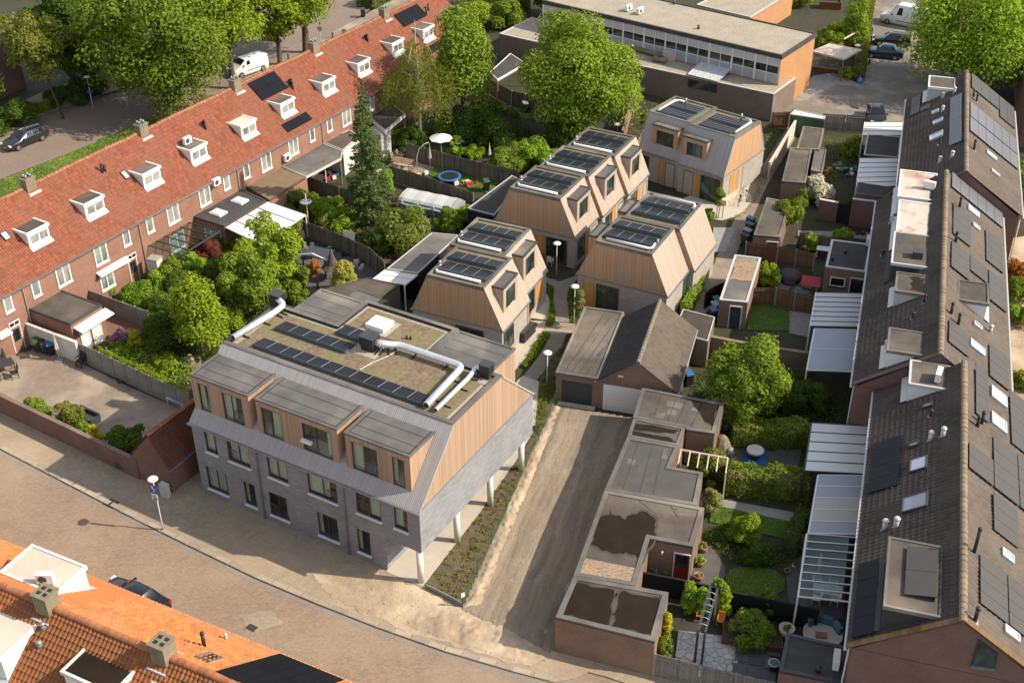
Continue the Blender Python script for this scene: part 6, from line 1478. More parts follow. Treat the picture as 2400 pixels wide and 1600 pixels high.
def shrub(label,base,rpx,h,m,kind='dome',leaf=0.17,dens=1.0,name='shrub',sy=1.0,lobes=30,flowers=None,group=None,cat='shrub',z0=0.0):
    rs = nseed(); B = at(*base,z0); R = rpx/px_scale(B); L = crown_lobes(rs,R,h,lobes,kind)
    t = thing(name,label,cat,B,0,group); n = int(min(9000,max(350,dens*2.3*4*math.pi*(R*R*0.5 + R*h*0.5)/(leaf*leaf*0.35))))
    P,Nn = lobe_leaves(rs,L,n); P[:,2] = np.maximum(P[:,2],0.03); f = link('foliage',leaf_mesh('foliage',P,Nn,leaf,m,rs),t)
    if flowers is not None:
        P,Nn = lobe_leaves(rs,L,int(n*flowers[1]),inner=0.0); P += Nn*0.05; link('blossoms',leaf_mesh('blossoms',P,Nn,leaf*flowers[2],flowers[0],rs,0.9),t)
    k = MB()
    for i in range(min(4,len(L))): c = Vector(L[i][0]); k.tube([(0,0,0),c*0.5,c],[0.035,0.028,0.012],5)
    k.build('stems','bark',t); return t
def hedge(label,a,b,width,h,m,leaf=0.16,dens=1.0,name='hedge',group=None,z0=0.0,jag=0.12):
    rs = nseed(); A,B = at(*a,z0),at(*b,z0); L = (B-A).length; t = thing(name,label,'hedge',A,math.atan2((B-A).y,(B-A).x),group)
    n = int(min(16000,dens*1.5*(L*width + 2*L*h + 2*width*h)/(leaf*leaf*0.35))); w_ = np.array([L*width,L*h,L*h,width*h,width*h]); k = rs.choice(5,size=n,p=w_/w_.sum()); q = rs.rand(n,3); P = np.empty((n,3)); Nn = np.zeros((n,3))
    P[:,0] = q[:,0]*L; P[:,1] = (q[:,1]-0.5)*width; P[:,2] = q[:,2]*h
    for i,(ax,v,nn) in enumerate(((2,h,(0,0,1)),(1,-width/2,(0,-1,0)),(1,width/2,(0,1,0)),(0,0,(-1,0,0)),(0,L,(1,0,0)))):
        s = k == i; P[s,ax] = v; Nn[s] = nn
    ph = rs.rand(3)*6; bump = np.sin(P[:,0]*2.1 + ph[0])*np.cos(P[:,2]*1.7 + ph[1]) + 0.7*np.sin(P[:,0]*4.7 + P[:,1]*3.1 + ph[2]); P += Nn*(bump*jag + jag*rs.normal(size=n)*0.5)[:,None]; P[:,2] = np.maximum(P[:,2],0.02)
    link('foliage',leaf_mesh('foliage',P,Nn,leaf,m,rs),t); MB().box(0.1,L - 0.1,-width*0.3,width*0.3,0,h*0.8).build('branch_core','twig',t); return t
def inside_poly(pts,x,y):
    c = np.zeros(len(x),bool); n = len(pts)
    for i in range(n):
        a,b = pts[i],pts[i-1]
        if a[1] == b[1]: continue
        c ^= ((a[1] > y) != (b[1] > y)) & (x < (b[0]-a[0])*(y-a[1])/(b[1]-a[1]) + a[0])
    return c
def cover(name,label,pix,h,m,n,leaf=0.14,z=0.05,clump=0.0,up=0.8):
    rs = nseed(); W_ = [at(x,y,z) for x,y in pix]; pts = [(p.x,p.y) for p in W_]; xs,ys = [p[0] for p in pts],[p[1] for p in pts]
    x = rs.uniform(min(xs),max(xs),n*3); y = rs.uniform(min(ys),max(ys),n*3); k = inside_poly(pts,x,y); x,y = x[k][:n],y[k][:n]
    if clump:
        g = max(1,len(x)//14); i = rs.randint(0,g,len(x)); x2 = x[i] + rs.normal(size=len(x))*clump; y2 = y[i] + rs.normal(size=len(x))*clump; hh = (0.4 + 0.6*rs.rand(g))[i]; x,y = x2,y2
        k = inside_poly(pts,x,y); x,y,hh = x[k],y[k],hh[k]
    else: hh = 0.3 + 0.7*rs.rand(len(x))
    P = np.stack([x,y,z + rs.rand(len(x))*h*hh],1); Nn = unit(rs,len(x)); Nn[:,2] = np.abs(Nn[:,2]) + up; c = np.array([np.mean(xs),np.mean(ys),z]); o = link(name,leaf_mesh(name,P - c,Nn,leaf,m,rs)); o.location = c; o['kind'] = 'stuff'; o['label'] = label; return o
# street trees and front gardens beyond the red terrace
sg = 'street trees beyond the red terrace'
tree('slender olive-green tree leaning over the pavement near the parked estate car',(148,278),(100,25),84,'leaf_olive','round',0.34,0.30,0.75,off=(-1.7,0.6),trunk=0.13,lobes=39,group=sg)
tree('broad spreading street tree with bare inner boughs above the curve of the road',(390,268),(385,-60),185,'leaf_mid','round',0.06,0.34,1.0,trunk=0.4,lobes=70,group=sg)
tree('dark dense tree between the red-roofed corner house and the lamp post',(175,215),(165,-70),95,'leaf_dark','round',0.05,0.36,0.9,lobes=45,group=sg)
tree('lime-green street tree whose trunk stands in front of the small white van',(548,208),(545,-120),118,'leaf_lime','round',0.22,0.34,0.8,trunk=0.36,lobes=45,group=sg)
tree('lime-green street tree just past the rear of the small white van',(657,152),(640,-110),84,'leaf_lime','round',0.10,0.32,0.8,trunk=0.32,lobes=39,group=sg)
tree('thick-trunked street tree beside the round no-entry sign',(718,124),(735,-180),120,'leaf_lime','round',0.20,0.34,0.8,trunk=0.45,lobes=45,group=sg)
tree('yellow-green tree at the left picture edge above the dark shrub',(-15,285),(-10,150),42,'leaf_lime','round',0.25,0.28,0.8,group=sg)
tree('mid-green tree filling the top edge left of the lime trees',(500,175),(490,-150),115,'leaf_mid','round',0.2,0.36,0.8,lobes=45,group=sg)
tree('dark tree behind the broad street tree',(300,150),(290,-160),110,'leaf_dark','round',0.1,0.38,0.8,lobes=42,group=sg)
shrub('grey-green shrub behind the ridge of the red terrace',(448,290),78,3.6,'leaf_grey','dome',0.22,0.9,lobes=27)
shrub('dark green shrub in the corner garden behind the estate car',(40,300),52,3.0,'leaf_dark','dome',0.24,lobes=21)
shrub('dark undergrowth beside the brick garden path',(150,240),60,2.0,'leaf_dark','dome',0.24,lobes=21)
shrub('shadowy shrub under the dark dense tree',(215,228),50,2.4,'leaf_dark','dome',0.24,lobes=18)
hedge('clipped yellow-green hedge beside the parked estate car',(84,268),(140,248),1.0,1.0,'leaf_bright')
hedge('clipped dark hedge at the top edge behind the terrace',(858,20),(985,-50),2.6,1.6,'leaf_dark',0.24)
hedge('long olive hedge beyond the far end of the red terrace',(1085,40),(1235,25),2.2,1.6,'leaf_olive',0.24)
shrub('lime shrub beyond the last roof verge of the red terrace',(1120,62),42,3.4,'leaf_lime','dome',0.24,lobes=21)
shrub('green shrub behind the brown gym hall',(1190,62),44,3.0,'leaf_mid','dome',0.24,lobes=21)
tree('dark tree behind the pale gravel roofs at the top edge',(1310,45),(1310,-70),70,'leaf_dark','round',0.1,0.32)
tree('green tree at the top edge left of the school roof',(1240,20),(1235,-120),70,'leaf_mid','round',0.1,0.32)
shrub('wide shrub on the grass beyond the gym hall',(1390,15),40,2.2,'leaf_dark','dome',0.24,lobes=18)
# garden trees
def birch(label,base,top,rpx):
    rs = nseed(); B = at(*base); Hh = height_px(base,top); R = rpx/px_scale(B + Vector((0,0,Hh*0.6))); t = thing('weeping_birch',label,'tree',B)
    P = []; Nn = []
    for i in range(150):
        a = rs.rand()*6.283; f = math.sqrt(rs.rand()); z = Hh*(0.42 + 0.56*(1 - f*0.75)*rs.rand()**0.5); r = R*f*(0.3 + 0.7*(1 - (z/Hh - 0.4)/0.62)); x,y = math.cos(a)*r,math.sin(a)*r; ln = 1.2 + 2.6*rs.rand()
        m = int(75*ln/2); tt = rs.rand(m); P.append(np.stack([x + 0.25*rs.normal(size=m)*(0.5 + tt) + math.cos(a)*0.5*np.sqrt(tt),y + 0.25*rs.normal(size=m)*(0.5 + tt) + math.sin(a)*0.5*np.sqrt(tt),np.maximum(0.4,z - ln*tt)],1)); d = unit(rs,m); d[:,2] *= 0.4; Nn.append(d)
    P = np.concatenate(P); Nn = np.concatenate(Nn); link('crown',leaf_mesh('crown',P,Nn,0.2,'leaf_olive',rs,0.45),t)
    mb = MB(); mb.tube([(0,0,0),(0.1,0.1,Hh*0.4),(0,0.2,Hh*0.75),(0,0.1,Hh*0.97)],[0.2,0.15,0.08,0.02],8); mb.build('trunk','bark_birch',t,True)
    for i in range(7):
        a = i*0.9; k = MB(); k.tube([(0.05,0.1,Hh*(0.35 + 0.07*i)),(math.cos(a)*R*0.4,math.sin(a)*R*0.4,Hh*(0.5 + 0.06*i)),(math.cos(a)*R*0.75,math.sin(a)*R*0.75,Hh*(0.46 + 0.05*i))],[0.06,0.04,0.015],6); k.build('limb','bark_birch',t,True)
    return t
birch('weeping birch with hanging olive twigs in front of the red terrace',(985,335),(962,38),88)
tree('tall green garden tree between weeping birch and big maple',(1085,300),(1062,12),76,'leaf_mid','column',0.08,0.28,0.85,lobes=51)
shrub('dark round shrub below the tall green garden tree',(1105,318),62,3.6,'leaf_dark','dome',0.24,lobes=24)
tree('big rounded yellow-green maple in front of the school',(1350,322),(1345,28),150,'leaf_mid','round',-0.02,0.30,1.15,lobes=90,mat2='leaf_lime',trunk=0.4)
shrub('bright green shrub left of the long timber house',(1245,385),52,2.6,'leaf_bright','dome',0.22,lobes=21)
shrub('dark green shrub below the big maple',(1180,345),62,2.8,'leaf_dark','dome',0.22,lobes=21)
shrub('glossy green shrub between the maple and the timber roofs',(1310,345),50,3.0,'leaf_dark','dome',0.22,lobes=21)
shrub('yellow-green shrub beside the folded garden parasol',(1110,368),24,1.6,'leaf_lime','dome',0.18,lobes=15)
shrub('low leafy climber on top of the parasol-garden fence',(1065,362),26,1.9,'leaf_bright','dome',0.16,lobes=8)
def spruce(label,base,top,rpx):
    rs = nseed(); B = at(*base); Hh = height_px(base,top); R = rpx/px_scale(B + Vector((0,0,Hh*0.3))); t = thing('spruce_tree',label,'tree',B); P = []; Nn = []
    for k in range(30):
        f = k/29; z = Hh*(0.13 + 0.86*f); r = R*(1 - f)**0.72*(0.85 + 0.25*rs.rand()) + 0.12
        for j in range(max(4,int(11*(1-f) + 4))):
            a = rs.rand()*6.283; rr = r*(0.75 + 0.35*rs.rand()); m = int(16 + 44*rr); s = rs.rand(m)**0.7; w_ = 0.26*(1.1 - s)*rr**0.5
            d = rs.normal(size=m)*w_; P.append(np.stack([math.cos(a)*rr*s - math.sin(a)*d,math.sin(a)*rr*s + math.cos(a)*d,z - 0.35*rr*s + 0.16*rr*s*s + 0.05*rs.normal(size=m)],1)); q = unit(rs,m)*0.5; q[:,2] += 0.9; Nn.append(q)
    P = np.concatenate(P); Nn = np.concatenate(Nn); link('crown',leaf_mesh('crown',P,Nn,0.2,'leaf_spruce',rs,0.5),t)
    MB().tube([(0,0,0),(0,0,Hh*0.5),(0,0,Hh*0.99)],[0.2,0.12,0.015],8).build('trunk','bark',t,True); return t
spruce('tall slender spruce in the middle of the gardens',(872,528),(828,193),60)
tree('small dark cypress right of the spruce',(905,480),(905,390),26,'leaf_cypress','column',0.05,0.16,1.0,lobes=24)
def twiggy(label,base,rpx,h):
    rs = nseed(); B = at(*base); R = rpx/px_scale(B); t = thing('bare_shrub',label,'shrub',B); mb = MB()
    for i in range(170):
        d = unit(rs,1)[0]; d[2] = abs(d[2]) + 0.25; p = Vector((d[0]*R,d[1]*R,d[2]*h*0.85))*(0.6 + 0.4*rs.rand()); mb.tube([(0,0,0.1),p*0.5 + Vector((0,0,0.1)),p],[0.02,0.014,0.006],4)
    mb.build('twigs','twig',t); MB().cyl((0,0,0),(0,0,0.5),0.08,0.05).build('stem','bark',t); return t
twiggy('leafless brown shrub beside the covered pool',(925,500),30,2.8)
shrub('large glossy shrub with pale leaf tips below the covered pool',(945,575),72,3.4,'leaf_mid','dome',0.2,1.0,lobes=33,flowers=('leaf_grey',0.25,1.0))
shrub('round shrub between the felt-roofed shed and the pool',(1050,535),34,2.2,'leaf_mid','dome',0.18)
shrub('small bright shrub beside the timber house and shed roof',(1092,520),26,2.0,'leaf_bright','dome',0.18)
shrub('loose olive shrub below the brown ribbed roof',(700,500),46,2.6,'leaf_olive','dome',0.2)
shrub('bright green bush left of the spruce',(782,512),40,1.8,'leaf_bright','dome',0.18)
shrub('yellowish bush near the satellite dish',(745,505),26,1.9,'leaf_lime','dome',0.18)
shrub('bush with pale leaves at the foot of the spruce',(845,522),22,1.2,'leaf_bright','dome',0.16)
cover('ground_ivy','yellow-green ground ivy trailing along the fence below the spruce',[(725,500),(800,520),(880,560),(950,590),(940,600),(860,575),(760,535),(718,515)],0.5,'leaf_lime',1500,0.16,0.05)
cover('garden_plants','mixed low plants under the spruce',[(690,470),(830,470),(900,500),(940,560),(860,552),(740,500)],0.45,'leaf_mid',2600,0.17,0.04,0.25)
tree('glowing lime-green tree behind the dormers of the apartment building',(640,680),(610,508),78,'leaf_lime','round',0.16,0.24,1.0,lobes=45)
tree('round grey-green tree right of the maple-leaved bush',(600,735),(605,592),80,'leaf_mid','round',0.05,0.24,1.0,lobes=45)
tree('upright lime tree in the garden beside the grey building',(478,838),(470,648),62,'leaf_lime','column',0.06,0.22,1.0,lobes=45)
shrub('dark laurel mass left of the apartment roof',(410,800),68,3.4,'leaf_dark','dome',0.2,lobes=27)
shrub('mid-green shrub against the upright lime tree',(400,745),60,3.0,'leaf_mid','dome',0.2,lobes=24)
shrub('flat-topped bright conifer beside the concrete panel fence',(330,712),52,2.0,'leaf_cypress','dome',0.15,1.2,lobes=21)
shrub('leafy climber spilling over the concrete fence near the terrace wall',(235,690),30,1.8,'leaf_bright','dome',0.16)
shrub('rounded shrub under the glazed pergola',(405,655),44,2.6,'leaf_mid','dome',0.18,lobes=21)
shrub('yellow-green shrub in front of the pergola beam',(450,640),34,2.2,'leaf_bright','dome',0.18)
shrub('dark red-leaved shrub below the pergola corner',(492,615),38,2.4,'leaf_red','dome',0.17,lobes=21)
shrub('rusty green shrub beside the white canopy',(535,590),26,2.2,'leaf_olive','dome',0.17)
shrub('dark green shrub between pergola and lime tree',(530,660),50,2.6,'leaf_dark','dome',0.2,lobes=21)
shrub('pale yellow feathery conifer behind the apartment roof',(812,690),42,3.0,'leaf_yellow','cone',0.16,1.2,lobes=33)
tree('small rusty-leaved tree left of the pale yellow conifer',(745,675),(745,608),22,'leaf_rust','round',0.45,0.16,1.0,lobes=18)
shrub('green shrub along the felt shed behind the grey building',(690,705),34,1.8,'leaf_mid','dome',0.18)
shrub('golden conifer among the purple flowers',(318,815),20,1.6,'leaf_gold','cone',0.12,1.2,lobes=18)
shrub('purple flowering shrub at the edge of the brick patio',(283,800),20,1.0,'leaf_mid','dome',0.13,flowers=('petal_pink',0.6,0.9))
shrub('feathery grass clump behind the concrete wall',(280,838),24,1.0,'leaf_bright','dome',0.14)
shrub('yellow-green garden plants near the stone basin',(390,860),34,1.0,'leaf_lime','dome',0.15)
cover('garden_plants','tangle of flowering garden plants behind the concrete wall',[(250,805),(330,790),(450,850),(460,905),(400,905),(300,862)],0.55,'leaf_bright',4200,0.15,0.05,0.2)
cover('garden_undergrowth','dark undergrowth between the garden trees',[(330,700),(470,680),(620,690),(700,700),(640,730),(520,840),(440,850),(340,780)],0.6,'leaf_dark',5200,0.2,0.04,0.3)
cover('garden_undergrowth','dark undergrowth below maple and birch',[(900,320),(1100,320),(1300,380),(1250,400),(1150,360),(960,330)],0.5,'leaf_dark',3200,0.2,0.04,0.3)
for lb,b,r,h,m in (('light green shrub along the weathered fence under the spruce',(800,545),34,1.5,'leaf_bright'),('olive bush right of the satellite dish',(765,530),30,1.6,'leaf_olive'),('dark bush at the bend of the weathered fence',(885,590),34,1.8,'leaf_dark'),('green bush between lime tree and grey-green tree',(560,700),44,2.4,'leaf_mid'),('low bush at the corner of the rear patio shelter',(700,660),30,1.6,'leaf_mid'),
                       ('leafy bush below the glazed pergola posts',(372,690),36,2.0,'leaf_bright'),('dark shrub filling the corner by the white garden oven',(430,690),40,2.2,'leaf_dark'),('shrub with yellow tips near the upright lime tree',(535,775),40,2.2,'leaf_lime'),('ivy bush on the fence beside the white canopy',(690,545),26,1.8,'leaf_olive'),('dark bush at the trunk of the weeping birch',(960,345),40,2.0,'leaf_dark'),
                       ('green bush under the carport edge',(920,335),30,1.6,'leaf_mid'),('shrub at the foot of the tall green garden tree',(1040,318),40,2.2,'leaf_mid')): shrub(lb,b,r,h,m,'dome',0.18)
# patio planting at the left
shrub('small round bush against the street wall, left of the sofa',(95,975),30,1.7,'leaf_mid','dome',0.16)
shrub('olive shrub with pinkish leaves leaning on the sofa',(165,990),36,1.7,'leaf_olive','dome',0.16)
shrub('yellow-green conifer drooping over the street wall',(192,1025),26,1.5,'leaf_cypress','dome',0.14,1.2)
shrub('golden yellow shrub poking over the street wall',(225,1042),22,1.7,'leaf_gold','cone',0.14)
shrub('largest dark green bush beside the tiled annex',(300,1065),54,2.7,'leaf_dark','dome',0.18,1.1,lobes=27)
# right-hand gardens
tree('bright rounded tree beside the tiled double garage',(1738,985),(1742,795),100,'leaf_mid','round',0.0,0.22,1.15,lobes=51,mat2='leaf_bright')
shrub('dark bush right of the bright rounded tree',(1845,960),48,2.4,'leaf_dark','dome',0.18,lobes=21)
shrub('dark bush against the blue-grey lean-to',(1905,950),44,2.2,'leaf_dark','dome',0.18,lobes=18)
hedge('clipped hedge above the round-table terrace',(1712,1040),(1890,1040),1.3,1.7,'leaf_mid',0.15)
hedge('overgrown hedge beside the slab walk',(1700,1150),(1890,1165),1.2,1.9,'leaf_mid',0.16,jag=0.2)
shrub('grey olive shrub at the garage corner downpipe',(1668,1200),24,2.2,'leaf_grey','dome',0.14)
shrub('climber with reddish leaves covering the pergola rails',(1660,1125),44,2.6,'leaf_olive','dome',0.16,lobes=21)
shrub('green shrub beside the pergola climber',(1720,1130),36,2.0,'leaf_mid','dome',0.16)
tree('giant lime tree at the top right above the dark terrace',(2262,205),(2262,-150),165,'leaf_bright','round',0.0,0.34,1.25,lobes=100,trunk=0.5,mat2='leaf_lime',h=12.5)
shrub('bushy pine-like shrub behind the timber shelter',(1960,95),46,2.0,'leaf_mid','dome',0.22)
shrub('bright yellow-green shrub behind the shelter roof',(1945,118),30,2.6,'leaf_lime','dome',0.2)
tree('tall feathery green shrub at the edge of the parking court',(1998,110),(1995,-10),32,'leaf_bright','column',0.05,0.24,0.9,lobes=30)
shrub('clipped shrub at the foot of the shelter',(1990,182),22,1.5,'leaf_bright','dome',0.18)
hedge('narrow overgrown hedge along the parking court',(2012,190),(2040,-10),0.9,1.5,'leaf_olive',0.2)
shrub('tree-like lime shrub at the top edge by the school yard',(1870,15),40,3.0,'leaf_lime','dome',0.22)
tree('round shrub-tree in front of the brick shed in the back alley gardens',(1838,545),(1838,462),42,'leaf_mid','round',0.1,0.2,1.0,lobes=27)
shrub('leafy green shrub above the round shrub-tree',(1868,475),30,2.2,'leaf_mid','dome',0.18)
shrub('rose-white flowering shrub in the gardens of the dark terrace',(1917,470),32,2.8,'leaf_mid','dome',0.18,flowers=('petal_white',0.9,1.3))
shrub('yellow-green shrub by the stained fence and shed',(1795,665),30,2.4,'leaf_lime','dome',0.17)
shrub('small lime shrub at the fence below the slab path',(1897,585),22,2.0,'leaf_bright','dome',0.16)
shrub('green shrub above the grey kitchen extension',(1975,565),24,1.4,'leaf_bright','dome',0.16)
shrub('leafy fig shrub beside the black-roofed garden room',(1995,365),26,2.2,'leaf_mid','dome',0.18)
shrub('dark potted greenery by the brick garden gate',(1985,500),20,1.4,'leaf_dark','dome',0.16)
shrub('yellow-variegated shrub in the lower garden',(1742,1265),40,2.2,'leaf_lime','dome',0.16,lobes=21)
shrub('dark shrub below the yellow-variegated one',(1770,1310),36,1.4,'leaf_dark','dome',0.16)
shrub('clipped box ball beside the timber arch',(1683,1385),17,1.2,'leaf_bright','dome',0.12)
bg_ = 'bamboo clumps by the timber arch'
shrub('bamboo clump nearest the end garage',(1612,1435),20,2.4,'leaf_bright','column',0.15,group=bg_)
shrub('bamboo clump between end garage and timber arch',(1645,1440),18,2.1,'leaf_bright','column',0.15,group=bg_)
shrub('bamboo clump right of the timber arch',(1695,1440),20,2.2,'leaf_lime','column',0.15,group=bg_)
shrub('mixed planting in the rusty steel planter',(1760,1490),52,1.9,'leaf_mid','dome',0.16,lobes=24)
shrub('silvery leafed plant at the planter end',(1725,1480),24,1.0,'leaf_grey','dome',0.14)
shrub('tall loose shrub at the dark garden screen',(1795,1440),26,2.2,'leaf_olive','dome',0.16)
shrub('green ivy patch by the grey board fence',(1555,1545),22,1.6,'leaf_mid','column',0.13)
shrub('yellow ivy climbing the end garage wall',(1558,1510),14,2.6,'leaf_gold','column',0.12)
hedge('dark hedge beside the glass canopy garden',(1850,1300),(1880,1225),0.8,1.2,'leaf_dark',0.15)
cover('garden_plants','plants around the round lawn',[(1640,1250),(1700,1225),(1840,1290),(1850,1340),(1800,1330),(1710,1320)],0.5,'leaf_dark',2200,0.15,0.05,0.2)
cover('garden_plants','shadowed plants around the small pond',[(1790,900),(1980,920),(1970,1010),(1800,1000)],0.6,'leaf_dark',2600,0.17,0.05,0.25)
cover('garden_plants','pot plants and flowers behind the tall sheds',[(1900,330),(2010,335),(2005,400),(1940,440),(1905,420)],0.6,'leaf_mid',1800,0.15,0.05,0.2)
for lb,b,r,h,m in (('green shrub beyond the gutter at the upper right edge',(2392,420),40,2.4,'leaf_mid'),('orange-flowered bush at the right edge',(2385,655),34,1.8,'leaf_rust'),('green garden bush at the right edge below the orange-flowered one',(2378,700),36,2.0,'leaf_mid'),('grassy bush at the right edge beside the brown roof',(2385,760),34,1.8,'leaf_bright'),('lowest bush at the right edge, over the sandy path',(2395,905),34,1.4,'leaf_mid'),('bush at the right edge below the dark gable',(2385,480),36,2.6,'leaf_olive')):
    shrub(lb,b,r,h,m,'dome',0.2)
sheet('sandy_path',[(2360,560),(2420,550),(2420,1000),(2380,1000),(2365,700)],0.02,'sand')
for lb,q,n in (('short grass of the lawn by the stained fence',[(1757,720),(1795,690),(1855,728),(1855,775),(1750,772)],1500),('short grass of the long lawn beside the slab walk',[(1668,1182),(1880,1228),(1872,1268),(1662,1222)],2200),('short grass of the round lawn',[(1698,1345),(1720,1330),(1770,1328),(1815,1335),(1840,1355),(1838,1380),(1810,1400),(1760,1405),(1712,1385)],2200),('short grass of the shaded lawn below the brick wall',[(1800,820),(1895,830),(1890,880),(1800,890)],1200)): cover('lawn_grass',lb,q,0.05,'leaf_mid',n,0.09,0.045)
cover('garden_undergrowth','dark plants around the foot of the bright rounded tree',[(1610,880),(1700,860),(1800,900),(1810,990),(1710,1000),(1690,940),(1640,930)],0.5,'leaf_dark',3000,0.18,0.04,0.25)
# planting between the new houses
cover('bed_grasses','sparse young grasses and perennials in the planted strip by the columns',[(994,1372),(1084,1419),(1188,1190),(1262,1028),(1253,1010),(1212,1077),(1127,1200)],0.18,'leaf_olive',4600,0.09,0.115,0.06)
cover('bed_perennials','darker young plants in the planted strip by the columns',[(994,1372),(1084,1419),(1188,1190),(1262,1028),(1253,1010),(1212,1077),(1127,1200)],0.14,'leaf_lime',700,0.09,0.115,0.07)
cover('bed_grasses','green strip between garden path and flat garage',[(1264,1026),(1302,944),(1302,882),(1354,792),(1370,746),(1342,790),(1292,838),(1265,893),(1262,935),(1255,1006)],0.3,'leaf_olive',5000,0.12,0.115,0.1)
cover('bed_grasses','green strip on the left of the garden path',[P3(*q) for q in [(935,1105),(1105,1125),(1060,1220),(960,1350),(840,1540),(640,1760),(560,1700),(760,1400)]],0.3,'leaf_mid',3500,0.12,0.05,0.1)
cover('bed_grasses','narrow green strip beside the entrance terrace',[P3(*q) for q in [(970,230),(1150,270),(1145,520),(1190,740),(1185,900),(1090,960),(1020,950),(1060,820),(1095,560),(1060,400)]],0.35,'leaf_mid',2600,0.12,0.05,0.1)
cover('bed_grasses','green strip behind the lamp post by the curved path',[P3(*q) for q in [(1440,290),(1620,200),(1620,500),(1560,930),(1460,920),(1445,700),(1405,450)]],0.3,'leaf_mid',2200,0.12,0.05,0.1)
cover('bed_grasses','grass strip along the pale timber house wall',[(1640,690),(1680,610),(1668,592),(1650,650),(1612,735),(1625,742)],0.2,'leaf_mid',1500,0.13,0.05)
cover('bed_grasses','grass around the farthest timber house',[(1690,522),(1745,503),(1772,470),(1815,390),(1860,310),(1805,285),(1792,345),(1772,440),(1762,470),(1745,495)],0.16,'leaf_mid',3500,0.13,0.05)
cover('bed_grasses','overgrown strip beside the path behind the timber houses',[(1470,300),(1500,270),(1540,215),(1600,190),(1640,212),(1560,245),(1530,290),(1500,350),(1470,372)],0.3,'leaf_olive',2200,0.15,0.05,0.2)
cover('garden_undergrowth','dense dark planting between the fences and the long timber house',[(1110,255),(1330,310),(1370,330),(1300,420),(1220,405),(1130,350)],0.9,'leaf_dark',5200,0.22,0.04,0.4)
shrub('bright sunlit shrub touching the roof of the long timber house',(1290,400),46,2.4,'leaf_bright','dome',0.2)
shrub('dark laurel between fence and maple trunk',(1150,300),56,2.8,'leaf_dark','dome',0.22)
shrub('mid-green shrub behind the slim closed parasol',(1195,395),44,2.4,'leaf_mid','dome',0.2)
cover('verge_grass','long grass on the verge behind the red terrace',[(-300,610),(0,458),(120,404),(400,284),(418,260),(345,283),(200,345),(0,425),(-300,540)],0.16,'leaf_bright',9000,0.16,0.06)
cover('lawn_grass','rough grass under the trampoline',[(975,400),(1020,385),(1130,410),(1165,432),(1150,455),(1060,428)],0.1,'leaf_bright',2500,0.12,0.04)
hedge('young hedge between timber house wall and alley',(1605,740),(1640,672),0.7,1.2,'leaf_bright',0.13)
yt = 'young staked trees between the timber houses'
tree('young grey-green tree beside the lamp at the curved path',P3(1620,1010),P3(1640,290),15,'leaf_grey','column',0.28,0.13,1.0,trunk=0.04,lobes=21,group=yt)
tree('young staked tree in front of the dark doors of the farthest timber house',(1683,512),(1686,440),13,'leaf_mid','column',0.35,0.13,1.0,trunk=0.04,lobes=15,group=yt)
tree('thin young tree on the path behind the farthest timber house',(1505,330),(1505,245),16,'leaf_olive','round',0.35,0.14,0.35,trunk=0.04,lobes=15,group=yt)
shrub('round leafy plant at the bend of the cross path',P3(1090,960),9,0.6,'leaf_bright','dome',0.1)
shrub('green plant in front of the square terrace',(1660,512),14,1.2,'leaf_bright','dome',0.13)
# ---------------------------------------------------------------- fences and garden walls
def fence(label,pts,h,m,bw=0.16,name='board_fence',post=None,gap=0.012,z0=0.0,cat='fence',group=None,postm=None,th=0.025):
    W_ = [at(x,y,z0) for x,y in pts]; t = thing(name,label,cat,W_[0],0,group); c = W_[0]
    me = MB().box(0,bw - gap,-th/2,th/2,0.03,h).mesh('fence_board',m); pm = MB().box(-0.05,0.05,-0.09,0.01,0,h + 0.06).mesh('fence_post',postm or m)
    for a,b in zip(W_[:-1],W_[1:]):
        d = b - a; L = math.hypot(d.x,d.y); yaw = math.atan2(d.y,d.x); n = max(1,int(L/bw))
        for i in range(n):
            o = link('fence_board',me,t); p = a + d*(i*bw/L) - c; o.location = (p.x,p.y,rnd.uniform(-0.02,0.02)); o.rotation_euler = (0,0,yaw + rnd.uniform(-0.015,0.015))
        k = max(1,round(L/1.8))
        for i in range(k+1):
            o = link('fence_post',pm,t); p = a + d*(i/k) - c; o.location = (p.x,p.y,0); o.rotation_euler = (0,0,yaw)
        r = MB(); s = Vector((math.sin(yaw),-math.cos(yaw),0))*0.045
        for z in (0.35,h - 0.25): r.bar(a - c + s + Z3*z,b - c + s + Z3*z,0.04,0.07)
        r.build('rails',m,t)
    return t
def garden_wall(label,pts,h,m,th=0.22,cap=None,name='garden_wall',z0=0.0,cat='wall'):
    W_ = [at(x,y,z0) for x,y in pts]; c = W_[0]; t = thing(name,label,cat,c,math.atan2((W_[1]-W_[0]).y,(W_[1]-W_[0]).x)); R = Matrix.Rotation(-t.rotation_euler.z,3,'Z'); L_ = [R @ (p - c) for p in W_]
    mb = MB(); cp = MB()
    for a,b in zip(L_[:-1],L_[1:]): mb.bar(a + Z3*h/2,b + Z3*h/2,th,h); cp.bar(a + Z3*(h + 0.025),b + Z3*(h + 0.025),th + 0.06,0.05)
    mb.build('masonry',m,t); cp.build('coping',cap or m,t); return t
def panel_wall(label,a,b,h,n,rows=3):
    A,B = at(*a),at(*b); d = B - A; L = math.hypot(d.x,d.y); t = thing('concrete_fence',label,'fence',A,math.atan2(d.y,d.x)); w_ = L/n
    pm = MB().box(-0.06,0.06,-0.06,0.06,0,h + 0.04).mesh('concrete_post','concrete_panel'); qm = MB().box(0.065,w_ - 0.065,-0.025,0.025,0.004,h/rows - 0.004).mesh('concrete_panel','concrete_panel')
    for i in range(n+1): o = link('concrete_post',pm,t); o.location = (i*w_,0,0)
    for i in range(n):
        for r in range(rows): o = link('concrete_panel',qm,t); o.location = (i*w_,rnd.uniform(-0.008,0.008),r*h/rows)
    return t
